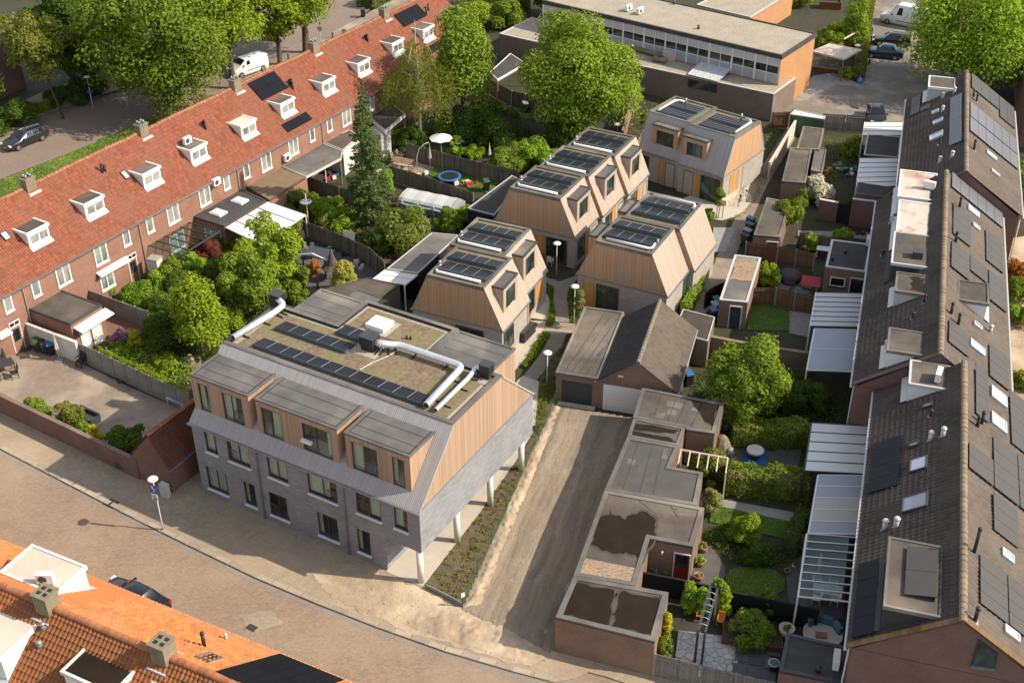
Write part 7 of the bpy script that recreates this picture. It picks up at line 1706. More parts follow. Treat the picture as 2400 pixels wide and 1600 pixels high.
garden_wall('dark brick wall with thin coping along the street',[(-120,905),(0,964),(173,1047),(330,1124)],1.65,'brick_dkred',0.24,'brick_dkred')
PWt = panel_wall('grey concrete panel fence with ivy top across the patio',(187,846),(448,968),1.75,9)
panel_wall('pale concrete panel fence beside the flat-topped conifer',(215,722),(352,772),1.7,5)
garden_wall('white painted wall between extension and concrete fence',[(72,806),(190,852)],1.9,'whitewash',0.2,'whitewash')
A_,B_ = at(250,832,0),at(448,930,0)
rs = nseed(); n_ = 2600; tt = rs.rand(n_); a,b = at(243,866,0),at(448,966,0)
P_ = np.stack([a.x + (b.x-a.x)*tt + rs.normal(size=n_)*0.10,a.y + (b.y-a.y)*tt + rs.normal(size=n_)*0.12 + 0.06,1.62 + np.abs(rs.normal(size=n_))*0.16 - 0.3*(rs.rand(n_) < 0.25)*rs.rand(n_)],1); q_ = unit(rs,n_); q_[:,2] += 0.8
o = link('ivy',leaf_mesh('ivy',P_ - np.array([a.x,a.y,0]),q_,0.13,'leaf_lime',rs)); o.location = (a.x,a.y,0); o['kind'] = 'stuff'; o['label'] = 'ivy growing along the top of the concrete fence'
fence('grey board fence at the near right corner by the flagstones',[(1532,1584),(1640,1612),(1800,1650),(1960,1690)],1.75,'fence_grey',0.17)
fence('weathered board fence with plants above, across the middle gardens',[(718,562),(800,592),(870,625),(905,660)],1.8,'fence',0.16)
fence('brown fence between canopy patio and spruce',[(718,450),(800,478),(860,492)],1.7,'fence',0.16)
fence('long fence behind the trampoline and pool',[(955,375),(1040,398),(1120,420),(1215,440)],1.8,'fence',0.16)
fence('fence between trampoline lawn and covered pool',[(915,425),(1000,450),(1110,490)],1.6,'fence',0.16)
fence('tall fence with pale posts beyond the birch',[(1130,215),(1165,232),(1200,250),(1330,282)],1.8,'fence',0.16,postm='slab')
fence('lower fence below the side lawn',[(1150,300),(1250,325),(1330,350)],1.6,'fence',0.18)
fence('black stained fence between sheds and timber house',[(868,735),(930,700),(1000,640)],2.0,'fence_grey',0.16)
fence('reddish fence panels with concrete posts beside the playhouse',[(1745,608),(1820,618),(1905,636)],1.7,'fence_red',0.15,postm='slab_grey')
fence('reddish fence panels beside the dark green lawn',[(1755,715),(1815,715),(1905,735)],1.6,'fence_red',0.15,postm='slab_grey')
fence('dark fence strip above the kitchen extension',[(1870,580),(1950,592),(2040,598)],1.5,'fence',0.16)
fence('vertical-board gate fence at the corner of the school wing',[(1806,300),(1845,300),(1856,292)],1.7,'fence_red',0.15)
fence('weathered board fence along the parking court',[(1925,305),(1980,308),(2030,312)],1.8,'fence_grey',0.15)
fence('low wooden lattice fence beside the glass canopy',[(1842,1280),(1862,1284),(1885,1290)],1.2,'fence',0.14)
fence('dark fence left of the timber shed behind house C'.replace(' house C',' the pale slope'),[(1650,722),(1695,700)],1.6,'blackwood',0.15)
garden_wall('black garden screen across the lower gardens',[(1500,1385),(1600,1405),(1700,1428)],1.5,'blackwood',0.08)
garden_wall('black garden screen right of the timber arch',[(1702,1430),(1820,1455),(1912,1475)],1.5,'blackwood',0.08)
garden_wall('brown brick boundary wall beside the tiled garage',[(1660,830),(1760,850),(1905,872)],1.6,'brick_brown',0.24,'chimney')
garden_wall('dark brick wall with white pocket above the garage puddles',[(1606,1062),(1672,1075)],2.3,'brick_dkred',0.2)
garden_wall('pale painted alley wall beside the farthest timber house',[(1800,418),(1868,305)],1.6,'offwhite',0.18)
garden_wall('brick garden wall with black gate in the upper right gardens',[(1915,512),(1958,520)],1.9,'brick_dkred',0.22,'offwhite')
garden_wall('tall brick extension wall facing the slab path',[(1988,528),(2045,535)],2.6,'brick_dkred',0.24,'ltgrey')
garden_wall('pinkish brick wall beside the path behind the long timber house',[(1458,345),(1482,255)],1.7,'brick_red',0.2)
MBg = MB(); p = at(1958,521); q = at(1990,528); MBg.bar((p.x,p.y,0.95),(q.x,q.y,0.95),0.06,1.9); MBg.top('garden_gate','black garden gate between two brick walls','gate','blackwood')
# green mesh fence between the planted strip and the lane
t = thing('mesh_fence','low green mesh fence between planted strip and dirt lane','fence',at(1085,1424)); L_ = [at(*q) - at(1085,1424) for q in ((1085,1424),(1119,1348),(1152,1276),(1187,1200),(1233,1098),(1262,1036),(1302,948))]
for p in L_: MB().box(p.x - 0.025,p.x + 0.025,p.y - 0.025,p.y + 0.025,0.1,1.2).build('post','green',t)
r = MB()
for a,b in zip(L_[:-1],L_[1:]):
    for i in range(7): r.bar(a + Z3*(0.2 + 0.15*i),b + Z3*(0.2 + 0.15*i),0.008,0.012)
    n = int((b-a).length/0.2)
    for i in range(n): q = a.lerp(b,i/n); r.bar(q + Z3*0.15,q + Z3*1.1,0.007,0.007)
r.build('wire_mesh','green',t)
L2 = [at(*q) - at(1085,1424) for q in ((1085,1424),(1040,1400),(1000,1380))]; r = MB()
for a,b in zip(L2[:-1],L2[1:]): r.bar(a + Z3*0.25,b + Z3*0.25,0.06,0.3)
r.build('edging_board','slab_grey',t)
MB().obox(L_[0] + Vector((0.03,-0.02,1.05)),(0.10,0.05,0),(0,0.01,0),(0,0,0.16)).build('notice','white',t)
# ---------------------------------------------------------------- kerb slabs along the pavement
kt = thing('kerb_slabs','row of pale kerb slabs between pavement and street','kerb',at(600,1350)); kt['kind'] = 'structure'; del kt['category']
kp = [at(*q,0.09) for q in KERB[1:11]]; me = MB().box(0.01,0.98,0.02,0.36,-0.05,0.022).mesh('kerb_slab','slab')
for a,b in zip(kp[:-1],kp[1:]):
    d = b - a; n = int(d.length); yaw = math.atan2(d.y,d.x)
    for i in range(n):
        if rnd.random() < 0.05: continue
        o = link('kerb_slab',me,kt); p = a + d*(i/n) - kt.location; o.location = (p.x,p.y,0.09 + rnd.uniform(-0.004,0.006)); o.rotation_euler = (0,0,yaw + rnd.uniform(-0.01,0.01))
# flagstone patio: broken slabs with open joints (cells around scattered seeds)
ft = thing('flagstone_patio','pale crazy-paving patio behind the grey board fence','patio',at(1640,1530)); ft['kind'] = 'structure'; del ft['category']
q4 = [at(*q) - ft.location for q in ((1590,1478),(1735,1495),(1725,1580),(1700,1620),(1580,1560))]; poly0 = [Vector((p.x,p.y)) for p in q4]
MB().prism([tuple(p) for p in poly0],0.0,0.03).build('joint_bed','slab_grey',ft)
rs = nseed(); xs = [p.x for p in poly0]; ys = [p.y for p in poly0]; seeds = []
while len(seeds) < 62:
    x,y = rs.uniform(min(xs),max(xs)),rs.uniform(min(ys),max(ys))
    if inside_poly([tuple(p) for p in poly0],np.array([x]),np.array([y]))[0] and all((x-a)**2 + (y-b)**2 > 0.045 for a,b in seeds): seeds.append((x,y))
    elif len(seeds) > 40 and rs.rand() < 0.004: break
def clip(poly,n,d):
    out = []
    for i in range(len(poly)):
        a,b = poly[i-1],poly[i]; da,db = a.dot(n) - d,b.dot(n) - d
        if (da <= 0) != (db <= 0): out.append(a.lerp(b,da/(da-db)))
        if db <= 0: out.append(b)
    return out
for i,s in enumerate(seeds):
    c = Vector(s); pl_ = list(poly0)
    for j,s2 in enumerate(seeds):
        if i != j:
            d = Vector(s2) - c; n = d.normalized(); pl_ = clip(pl_,n,c.dot(n) + d.length/2 - 0.018)
            if len(pl_) < 3: break
    if len(pl_) >= 3: MB().prism([tuple(p) for p in pl_],0.03,0.052 + rs.rand()*0.012).build('flagstone','flag',ft)
# stepping slabs beside it
kt2 = thing('stepping_slabs','dark rectangular paving slabs right of the crazy paving','paving',at(1760,1550)); kt2['kind'] = 'structure'; del kt2['category']
for i in range(3):
    for j in range(3):
        a = at(1745 + 34*i - 6*j,1508 + 9*i + 30*j) - kt2.location; MB().obox(a + Z3*0.05,Vector((0.36,-0.09,0)),Vector((0.09,0.36,0)),Z3*0.02).build('paving_slab','slab_dk',kt2)
# ---------------------------------------------------------------- lamps and signs
def lamp_post(label,base,top,r=0.33,group='lamp posts with white disc heads',sign=False):
    h = height_px(base,top); t = thing('lamp_post',label,'lamp post',at(*base),0,group)
    MB().tube([(0,0,0),(0,0,1.0),(0,0,h - 0.15)],[0.06,0.045,0.035],10).build('pole','ltgrey',t,True)
    MB().lathe([(0.05,h - 0.2),(0.12,h - 0.12),(r*0.9,h - 0.07),(r,h - 0.02),(r*0.85,h + 0.04),(0.02,h + 0.07)],(0,0,0),24).build('lamp_head','white',t,True)
    return t
LPm = lamp_post('lamp post with parking sign on the pavement by the annex',(383,1243),(360,1121))
hs = height_px((383,1243),(360,1121))
s_ = MB(); e = Vector((math.cos(rad(-25)),math.sin(rad(-25)),0)); nn = Vector((e.y,-e.x,0))
o = MB().obox(nn*0.07 + Z3*(hs - 0.78) - e*0.06,e*0.22,nn*0.012,Z3*0.34).build('parking_sign','signblue',LPm)
MB().obox(nn*0.085 + Z3*(hs - 0.62) - e*0.1,e*0.07,nn*0.004,Z3*0.09).build('sign_figure','white',o); MB().obox(nn*0.085 + Z3*(hs - 0.9) - e*0.02,e*0.06,nn*0.004,Z3*0.06).build('sign_figure','white',o); MB().obox(nn*0.085 + Z3*(hs - 0.75) - e*0.02,e*0.11,nn*0.004,Z3*0.03).build('sign_figure','white',o)
o = MB().obox(nn*0.07 + Z3*(hs - 1.4) - e*0.06,e*0.22,nn*0.012,Z3*0.25).build('sign_plate','white',LPm); MB().obox(nn*0.085 + Z3*(hs - 1.52) - e*0.03,e*0.14,nn*0.004,Z3*0.07).build('sign_stripe','signblue',o); MB().obox(nn*0.085 + Z3*(hs - 1.32) - e*0.08,e*0.13,nn*0.003,Z3*0.03).build('sign_text_line','grey',o)
lamp_post('lamp post between the garden path and the flat garage',(1282,905),(1286,826))
lamp_post('lamp post beside the young tree at the curved path',P3(1530,930),P3(1540,240))
lamp_post('lamp post in front of the long timber house terrace',(1304,648),(1307,570))
lamp_post('lamp post beside the path behind the long timber house',(1447,320),(1450,292),0.4)
L5 = lamp_post('lamp post with small blue sign in the shade of the street trees',(219,257),(203,180),0.32); MB().box(-0.2,0.25,-0.05,-0.03,1.9,2.15).build('blue_sign','signblue',L5)
lamp_post('lamp post with round head beside the timber shelter',(2002,162),(2008,106),0.36)
def pole_sign(label,base,top,disc=True):
    h = height_px(base,top); t = thing('road_sign',label,'sign',at(*base)); MB().cyl((0,0,0),(0,0,h),0.035).build('pole','ltgrey',t); MB().cyl((0,-0.05,h - 0.3),(0,-0.03,h - 0.3),0.32,n=20).build('sign_disc','grey',t); return t
pole_sign('round sign seen from behind beside the thick street trunk',(752,98),(749,62)); pole_sign('dark round sign near the ridge of the red terrace',(808,92),(809,68))
mb = MB(); p = at(408,1160); d = Vector((math.cos(rad(-30)),math.sin(rad(-30)),0)); n = Vector((-d.y,d.x,0));
u = thing('utility_cabinet','light grey street cabinet beside the brick annex','cabinet',at(389,1162,0.085),rad(-30)); MB().box(-0.3,0.3,-0.17,0.17,0,0.95).build('cabinet_body','ltgrey',u); MB().box(-0.32,0.32,-0.19,0.19,0.955,1.0).build('lid','ltgrey',u); MB().box(-0.27,-0.005,-0.18,-0.172,0.06,0.9).build('door','ltgrey',u); MB().box(0.005,0.27,-0.18,-0.172,0.06,0.9).build('door','ltgrey',u)
def bollards():
    for lb,q in (('dark bollard in the shade beside the terrace ridge',(780,90)),('bollard below the lowest branch of the thick street tree',(676,140)),('kerb bollard beside the blue car',(2037,150)),('kerb bollard above the blue cars',(2041,98)),('topmost kerb bollard near the big white van',(2043,80))):
        t = thing('bollard',lb,'bollard',at(*q),0,'bollards at the road edges'); MB().cyl((0,0,0),(0,0,0.75),0.1,0.09,n=8).build('shaft','dkgrey',t); MB().lathe([(0.1,0.75),(0.1,0.82),(0.01,0.86)],(0,0,0),8).build('cap','grey',t)
bollards()
# manholes and drains
for nm,lb,q,s in (('drain_cover','dark square drain cover at the kerb below the lamp shadow',(262,1178),0.42),('drain_cover','iron drain cover in the paved court by the small car',(2005,253),0.35),('drain_cover','square cover in the covered terrace slabs',(1247,1003),0.4),('drain_cover','round cover in the street near the sand heaps',(590,1470),0.3)):
    p = at(*q,0.09 if q[0] < 400 else (0.125 if q[0] == 1247 else (0.025 if q[0] > 1900 else 0.004))); t = thing(nm,lb,'drain cover',p,rad(-31)); MB().box(-s,s,-s*0.7,s*0.7,-0.03,0.004).build('frame','darkiron',t)
    g = MB()
    for i in range(5): g.box(-s*0.85,s*0.85,-s*0.6 + i*s*0.28,-s*0.6 + i*s*0.28 + 0.05,0.004,0.012)
    g.build('grate','bitumen_dk',t)
# ---------------------------------------------------------------- vehicles
def vehicle(name,label,cat,base,yaw,L,W_,H_,paint,kind='estate',group=None,rails=False):
    t = thing(name,label,cat,base,yaw,group); hw = W_/2
    if kind == 'van':   S = [(0,0.80,0.35,0.75,0.95,0.80),(0.04,0.92,0.3,0.95,1.05,0.84),(0.16,0.98,0.22,1.10,1.25,0.86),(0.20,0.99,0.2,1.15,1.45,0.84),(0.33,1.0,0.2,1.2,H_,0.82),(0.40,1.0,0.2,1.2,H_ + 0.03,0.84),(0.97,1.0,0.2,1.2,H_ + 0.02,0.84),(1.0,0.96,0.35,1.15,H_ - 0.04,0.8)]; GL = (0.20,0.33,0.335,0.46,None)
    else:
        rr = 0.90 if kind == 'estate' else 0.82
        S = [(0,0.72,0.40,0.55,0.62,0.6),(0.02,0.86,0.28,0.62,0.70,0.74),(0.10,0.96,0.2,0.72,0.84,0.82),(0.26,1.0,0.18,0.84,0.95,0.84),(0.29,1.0,0.18,0.86,1.0,0.83),(0.42,1.0,0.18,0.90,H_ - 0.04,0.70),(0.52,1.0,0.18,0.92,H_,0.70),(0.74,1.0,0.18,0.93,H_ - 0.02,0.69),(rr,0.99,0.18,0.94,H_ - 0.08 if kind == 'estate' else 1.12,0.67 if kind == 'estate' else 0.76),(0.975,0.93,0.22,0.92,1.0,0.78),(1.0,0.84,0.35,0.72,0.8,0.74)]; GL = (0.295,0.415,0.43,rr - 0.02,rr)
    V = []; F = [];
    for f,w_,z0,zb,zt,tw in S:
        x = (0.5 - f)*L; w = hw*w_; tw = hw*tw
        r = [(w*0.90,z0),(w,z0 + (zb-z0)*0.35),(w,zb - 0.04),(w*0.975,zb + 0.02),(tw + (w*0.975-tw)*0.12,zb + (zt-zb)*0.86 + 0.01),(tw*0.86,zt),(0,zt + 0.03)]
        V += [(x,y,z) for y,z in r] + [(x,-y,z) for y,z in reversed(r[:-1])]
    n = 13
    for i in range(len(S)-1):
        for j in range(n-1): a = i*n + j; F.append((a,a+1,a+n+1,a+n))
        F.append((i*n + n-1,i*n,(i+1)*n,(i+1)*n + n-1))
    F.append(tuple(range(n))); F.append(tuple(reversed(range((len(S)-1)*n,len(S)*n))))
    b = link('body',mesh_from('body',V,F,[paint],smooth=True),t)
    md = b.modifiers.new('edge','EDGE_SPLIT'); md.split_angle = rad(38)
    def sec(f):
        for i in range(len(S)-1):
            if S[i][0] <= f <= S[i+1][0]: k = (f-S[i][0])/(S[i+1][0]-S[i][0]); return [S[i][j] + (S[i+1][j]-S[i][j])*k for j in range(6)]
    def edge(f,k,side):
        _,w_,z0,zb,zt,tw = sec(f); w = hw*w_*0.975; tw = hw*tw; y = w + (tw + (w-tw)*0.12 - w)*k; return Vector(((0.5-f)*L,side*(y + 0.012),zb + 0.03 + ((zt-zb)*0.86 - 0.02)*k))
    for side in (1,-1):
        f0,f1 = GL[2],GL[3]; cuts = [f0,f0 + (f1-f0)*0.36,f0 + (f1-f0)*0.70,f1] if kind != 'van' else [f0,f1]
        for a,c in zip(cuts[:-1],cuts[1:]):
            a += 0.006; c -= 0.006; m = MB(); m.face([edge(a,0.1,side),edge(c,0.1,side),edge(c if c < f1 - 0.02 or kind == 'van' else c - 0.03,0.9,side),edge(a + (0.035 if a < f0 + 0.02 else 0),0.9,side)]); m.build('side_window','car_glass',t)
    def scr(fa,fb,nm):
        P = []
        for f in (fa,fb):
            _,w_,z0,zb,zt,tw = sec(f); tw = hw*tw; P.append([Vector(((0.5-f)*L,s*tw*0.98,zt + 0.012)) for s in (1,0,-1)]); P[-1][1].z += 0.035
        m = MB(); m.face([P[0][0],P[0][1],P[1][1],P[1][0]]); m.face([P[0][1],P[0][2],P[1][2],P[1][1]]); m.build(nm,'car_glass',t)
    scr(GL[0],GL[1],'windscreen')
    if GL[4]: scr(GL[4] + 0.005,0.965,'rear_window')
    wb = (0.19,0.79) if kind != 'van' else (0.17,0.82); R = 0.32 if kind != 'van' else 0.34
    for f in wb:
        for s in (1,-1):
            x,y = (0.5-f)*L,s*(hw - 0.10); w = MB(); w.cyl((x,y - 0.11,R),(x,y + 0.11,R),R,n=20); o = w.build('wheel','tyre',t,True); o.modifiers.new('edge','EDGE_SPLIT').split_angle = rad(40)
            c = MB(); c.cyl((x,y + s*0.108,R),(x,y + s*0.122,R),R*0.64,n=14); c.build('rim','rim',o)
            h = MB(); h.cyl((x,y + s*0.09,R),(x,y + s*0.100,R),R*1.0,n=20); h.build('sidewall','tyre',o)
    for s in (1,-1):
        MB().obox((0.5*L - 0.12,s*hw*0.72,0.66 if kind != 'van' else 0.85),(0.10,0,0),(0,0.17,0),(0,0,0.07)).build('headlight','lamp_clear',t); MB().obox((-0.5*L + 0.07,s*hw*0.82,0.82 if kind != 'van' else 1.1),(0.06,0,0),(0,0.11,0),(0,0,0.10)).build('tail_light','lamp_red',t)
        MB().obox(((0.5 - GL[0] - 0.05)*L,s*(hw + 0.10),0.98 if kind != 'van' else 1.35),(0.06,0,0),(0,0.09,0),(0,0,0.07)).build('mirror',paint if kind != 'van' else 'black',t)
        if rails: MB().tube([((0.5-0.45)*L,s*hw*0.62,H_ - 0.01),((0.5-0.5)*L,s*hw*0.62,H_ + 0.06),((0.5-0.8)*L,s*hw*0.62,H_ + 0.04),((0.5-0.86)*L,s*hw*0.62,H_ - 0.04)],0.022,6).build('roof_rail','chrome',t)
    MB().box(0.5*L - 0.03,0.5*L + 0.012,-0.26,0.26,0.36,0.47).build('number_plate','plate',t); MB().box(0.5*L - 0.06,0.5*L - 0.0,-0.45,0.45,0.52,0.62).build('grille','black',t)
    if kind == 'van': MB().box(-0.30*L,0.15*L,hw + 0.001,hw + 0.012,0.62,0.70).build('side_moulding','dkgrey',t); MB().box(-0.30*L,0.15*L,-hw - 0.012,-hw - 0.001,0.62,0.70).build('side_moulding','dkgrey',t)
    return t
def yaw_px(a,b,z=0): p,q = at(*a,z),at(*b,z); return math.atan2(q.y-p.y,q.x-p.x)
fw,rw = at(46,352),at(99.5,330); yw = math.atan2((fw-rw).y,(fw-rw).x); nrm = Vector((math.sin(yw),-math.cos(yw),0))
side = nrm if nrm.y > 0 else -nrm
vehicle('estate_car','dark grey estate car with roof rails parked on the far road','car',(fw+rw)/2 + side*0.8,yw,4.75,1.82,1.5,'car_grey',rails=True)
a,b = at(567,183),at(617,166); yw = math.atan2((a-b).y,(a-b).x); nrm = Vector((math.sin(yw),-math.cos(yw),0)); side = nrm if nrm.y > 0 else -nrm
vehicle('delivery_van','small white van parked behind the red terrace','van',(a+b)/2 + side*0.8,yw,4.6,1.85,1.85,'car_white','van')
a,b = at(2060,53),at(2170,75); yw = math.atan2((a-b).y,(a-b).x); nrm = Vector((math.sin(yw),-math.cos(yw),0)); side = nrm if nrm.y > 0 else -nrm
vehicle('delivery_van','big white high-roof van at the top of the parking court','van',(a+b)/2 + side*0.95,yw,6.0,2.0,2.5,'car_white','van')
a,b = at(2043,136),at(2102,142); yw = math.atan2((a-b).y,(a-b).x)
vehicle('parked_car','petrol blue car half hidden by the giant lime tree','car',(a+b)/2 + Vector((0.1,0.75,0)),yw,4.35,1.8,1.52,'car_blue','hatch')
a,b = at(2062,108),at(2118,113); yw = math.atan2((a-b).y,(a-b).x)
vehicle('parked_car','black car behind the petrol blue car','car',(a+b)/2 + Vector((0.1,0.75,0)),yw,4.4,1.8,1.5,'car_black','estate')
vehicle('parked_car','dark car nose-on behind the board fence of the court','car',at(2052,282),rad(-98),4.1,1.75,1.48,'car_black','hatch')
p = at(318,1400,0.7); vehicle('parked_car','black car parked beside the orange-tiled house','car',Vector((p.x - 0.2,p.y,0)),rad(150),4.5,1.82,1.5,'car_black','hatch',rails=False)
p = at(-86,1208,0.6); vehicle('parked_car','red car just entering at the left edge of the street','car',Vector((p.x,p.y,0)),rad(149),4.2,1.78,1.48,'car_red','hatch')
# ---------------------------------------------------------------- garden furniture and belongings
def wheelie(label,base,body,lid,yaw=0.0,group='wheelie bins',z0=0.05):
    t = thing('wheelie_bin',label,'bin',at(*base,z0),yaw,group); b = MB()
    V = [(-0.22,-0.26,0.08),(0.22,-0.26,0.08),(0.22,0.22,0.08),(-0.22,0.22,0.08),(-0.28,-0.35,0.98),(0.28,-0.35,0.98),(0.28,0.32,0.98),(-0.28,0.32,0.98)]
    b.raw(V,[(0,3,2,1),(4,5,6,7),(0,1,5,4),(1,2,6,5),(2,3,7,6),(3,0,4,7)]); b.build('bin_body',body,t)
    l = MB(); l.raw([(-0.30,-0.38,0.985),(0.30,-0.38,0.985),(0.30,0.38,1.01),(-0.30,0.38,1.01),(-0.27,-0.34,1.05),(0.27,-0.34,1.05),(0.27,0.34,1.10),(-0.27,0.34,1.10)],[(0,3,2,1),(4,5,6,7),(0,1,5,4),(1,2,6,5),(2,3,7,6),(3,0,4,7)]); l.build('lid',lid,t)
    MB().tube([(-0.2,0.40,0.98),(0.2,0.40,0.98)],0.025,6).build('handle',body,t)
    for s in (-1,1): MB().cyl((s*0.24,0.22,0.1),(s*0.30,0.22,0.1),0.1,n=10).build('wheel','tyre',t)
    return t
BK,DK = 'black','dkgrey'
for lb,q,bd,ld,yw in (('dark bin with green lid against the white garden wall',(90,822),DK,'green',0.5),('dark grey bin between two others at the white garden wall',(107,826),DK,BK,0.5),('bin with bright blue lid beside the closed white parasol',(122,830),BK,'blue',0.5),
                          ('green-lidded bin at the shed corner by the trampoline',(1140,446),BK,'green',0.3),('dark green bin on the side lawn under the maple',(1231,262),'green','grey',0.2),('black bin beyond the terrace ridge on the far pavement',(851,40),BK,DK,0.2),
                          ('blue-lidded bin at the head of the back-alley row',(1757,535),BK,'blue',0.9),('green-lidded bin second in the back-alley row',(1755,548),DK,'green',0.9),('grey-lidded bin third in the back-alley row',(1750,563),BK,'grey',0.9),('dark lidded bin last in the back-alley row',(1745,575),DK,BK,0.9),
                          ('green bin beside the corrugated shed',(1678,725),BK,'green',0.3),('grey-lidded bin beside the corrugated shed',(1675,737),DK,'grey',0.3),('blue-lidded bin beside the corrugated shed',(1671,750),BK,'blue',0.3),('bright blue bin under the eaves of the tiled garage',(1612,900),BK,'blue',0.3)):
    wheelie(lb,q,bd,ld,yw)
def chair(label,base,m,yaw=0.0,group=None,z0=0.05,s=1.0,arms=True):
    t = thing('garden_chair',label,'chair',at(*base,z0),yaw,group)
    MB().box(-0.24*s,0.24*s,-0.23*s,0.23*s,0.40*s,0.44*s).build('seat',m,t)
    b = MB(); b.obox((0,0.25*s,0.68*s),(0.24*s,0,0),(0,0.02*s,0),(0,0.05*s,0.24*s)); b.build('backrest',m,t)
    for x in (-0.21,0.21):
        for y in (-0.2,0.2): MB().box((x-0.02)*s,(x+0.02)*s,(y-0.02)*s,(y+0.02)*s,0,0.4*s).build('leg',m,t)
        if arms: MB().box((x-0.03)*s,(x+0.03)*s,-0.22*s,0.25*s,0.62*s,0.65*s).build('armrest',m,t)
    return t
def table(label,base,m,yaw,L,W_,h=0.74,z0=0.05,legm=None,name='garden_table'):
    t = thing(name,label,'table',at(*base,z0),yaw); n = 5
    for i in range(n): MB().box(-L/2,L/2,-W_/2 + W_*i/n + 0.005,-W_/2 + W_*(i+1)/n - 0.005,h - 0.04,h).build('table_board',m,t)
    for x in (-L/2 + 0.08,L/2 - 0.08):
        for y in (-W_/2 + 0.08,W_/2 - 0.08): MB().box(x - 0.035,x + 0.035,y - 0.035,y + 0.035,0,h - 0.04).build('leg',legm or m,t)
    return t
def parasol_closed(label,base,h,m,z0=0.05):
    t = thing('closed_parasol',label,'parasol',at(*base,z0)); MB().cyl((0,0,0),(0,0,h),0.025).build('pole','ltgrey',t); V = []
    c = MB();
    for i in range(8):
        a0,a1 = i*math.pi/4,(i+0.5)*math.pi/4*1.0; c.face([(0,0,h),(0.17*math.cos(a0),0.17*math.sin(a0),h*0.42),(0.09*math.cos(a0 + 0.39),0.09*math.sin(a0 + 0.39),h*0.42)]); c.face([(0,0,h),(0.09*math.cos(a0 + 0.39),0.09*math.sin(a0 + 0.39),h*0.42),(0.17*math.cos(a0 + 0.785),0.17*math.sin(a0 + 0.785),h*0.42)])
    c.build('folded_canopy',m,t); MB().box(-0.3,0.3,-0.3,0.3,0,0.08).build('base','slab_grey',t); return t
def parasol_open(label,base,h,r,m):
    t = thing('open_parasol',label,'parasol',at(*base)); MB().cyl((0,0,0),(0,0,h),0.03).build('pole','ltgrey',t)
    for i in range(8):
        a,b = i*math.pi/4,(i+1)*math.pi/4; c = MB(); P = [(0,0,h + 0.05),(r*math.cos(a),r*math.sin(a),h - 0.45),(r*0.94*math.cos((a+b)/2),r*0.94*math.sin((a+b)/2),h - 0.40),(r*math.cos(b),r*math.sin(b),h - 0.45)]; c.face(P[:3]); c.face([P[0],P[2],P[3]]); c.build('canopy_panel',m,t)
        MB().bar((0,0,h),(r*math.cos(a),r*math.sin(a),h - 0.47),0.02,0.02).build('rib','ltgrey',t)
    MB().box(-0.35,0.35,-0.35,0.35,0,0.08).build('base','slab_grey',t); return t
pg = rad(-30)
table('black rattan table at the left edge of the patio',(5,873),DK,rad(35),1.9,1.0,0.74,0.06)
bgp = 'black chairs on the patio'
chair('black rattan chair at the far side of the patio table',(8,850),DK,rad(35),bgp,0.06,1.15); chair('black rattan chair at the near end of the patio table',(36,885),DK,rad(-60),bgp,0.06,1.15); chair('black rattan chair cut by the left edge',(-8,892),DK,rad(-140),bgp,0.06,1.15)
chair('black plastic garden chair against the concrete fence',(192,858),BK,rad(-30),bgp,0.06,1.2)
parasol_closed('closed white parasol on a slab foot by the bins',(140,845),2.5,'cream',0.06)
t = thing('garden_bench','white slatted garden bench at the end of the concrete fence','bench',at(416,948,0.06),rad(-30));
for i in range(6): MB().box(-0.85,0.85,-0.24 + 0.08*i,-0.18 + 0.08*i,0.42,0.45).build('seat_slat','white',t)
for i in range(5): MB().obox((0,0.26 + 0.02*i,0.52 + 0.09*i),(0.85,0,0),(0,0.012,0),(0,0.008,0.036)).build('back_slat','white',t)
for x in (-0.7,0.7):
    for y in (-0.2,0.22): MB().box(x - 0.03,x + 0.03,y - 0.03,y + 0.03,0,0.42).build('leg','white',t)
    MB().bar((x,0.25,0.42),(x,0.36,0.96),0.05,0.04).build('back_support','white',t)
t = thing('rattan_sofa','dark rattan garden sofa between the patio bushes','sofa',at(205,985,0.06),rad(-32)); MB().box(-0.95,0.95,-0.4,0.4,0.05,0.36).build('sofa_base',DK,t); MB().box(-0.95,0.95,0.28,0.42,0.36,0.75).build('backrest',DK,t)
for s in (-1,1): MB().box(s*0.95,s*0.82,-0.4,0.28,0.36,0.6).build('armrest',DK,t)
for i in range(3): MB().box(-0.8 + 0.54*i,-0.28 + 0.54*i,-0.38,0.26,0.36,0.46).build('seat_cushion','bitumen_dk',t)
for i,(lb,q) in enumerate((('doormat nearest the red door of the terrace',(50,829)),('doormat behind the first at the red door',(63,820)),('small mat at the foot of the two doormats',(58,836)),('dark mat on the patio below the concrete fence',(293,889)))):
    t = thing('doormat',lb,'mat',at(*q,0.062),rad(25)); k = 1.0 if i < 3 else 1.6; MB().box(-0.35*k,0.35*k,-0.22*k,0.22*k,0,0.015).build('mat_field','bitumen_dk',t); ring(MB(),[(-0.35*k,-0.22*k),(0.35*k,-0.22*k),(0.35*k,0.22*k),(-0.35*k,0.22*k)],[(-0.31*k,-0.18*k),(0.31*k,-0.18*k),(0.31*k,0.18*k),(-0.31*k,0.18*k)],0.015,0.022).build('border',BK,t)
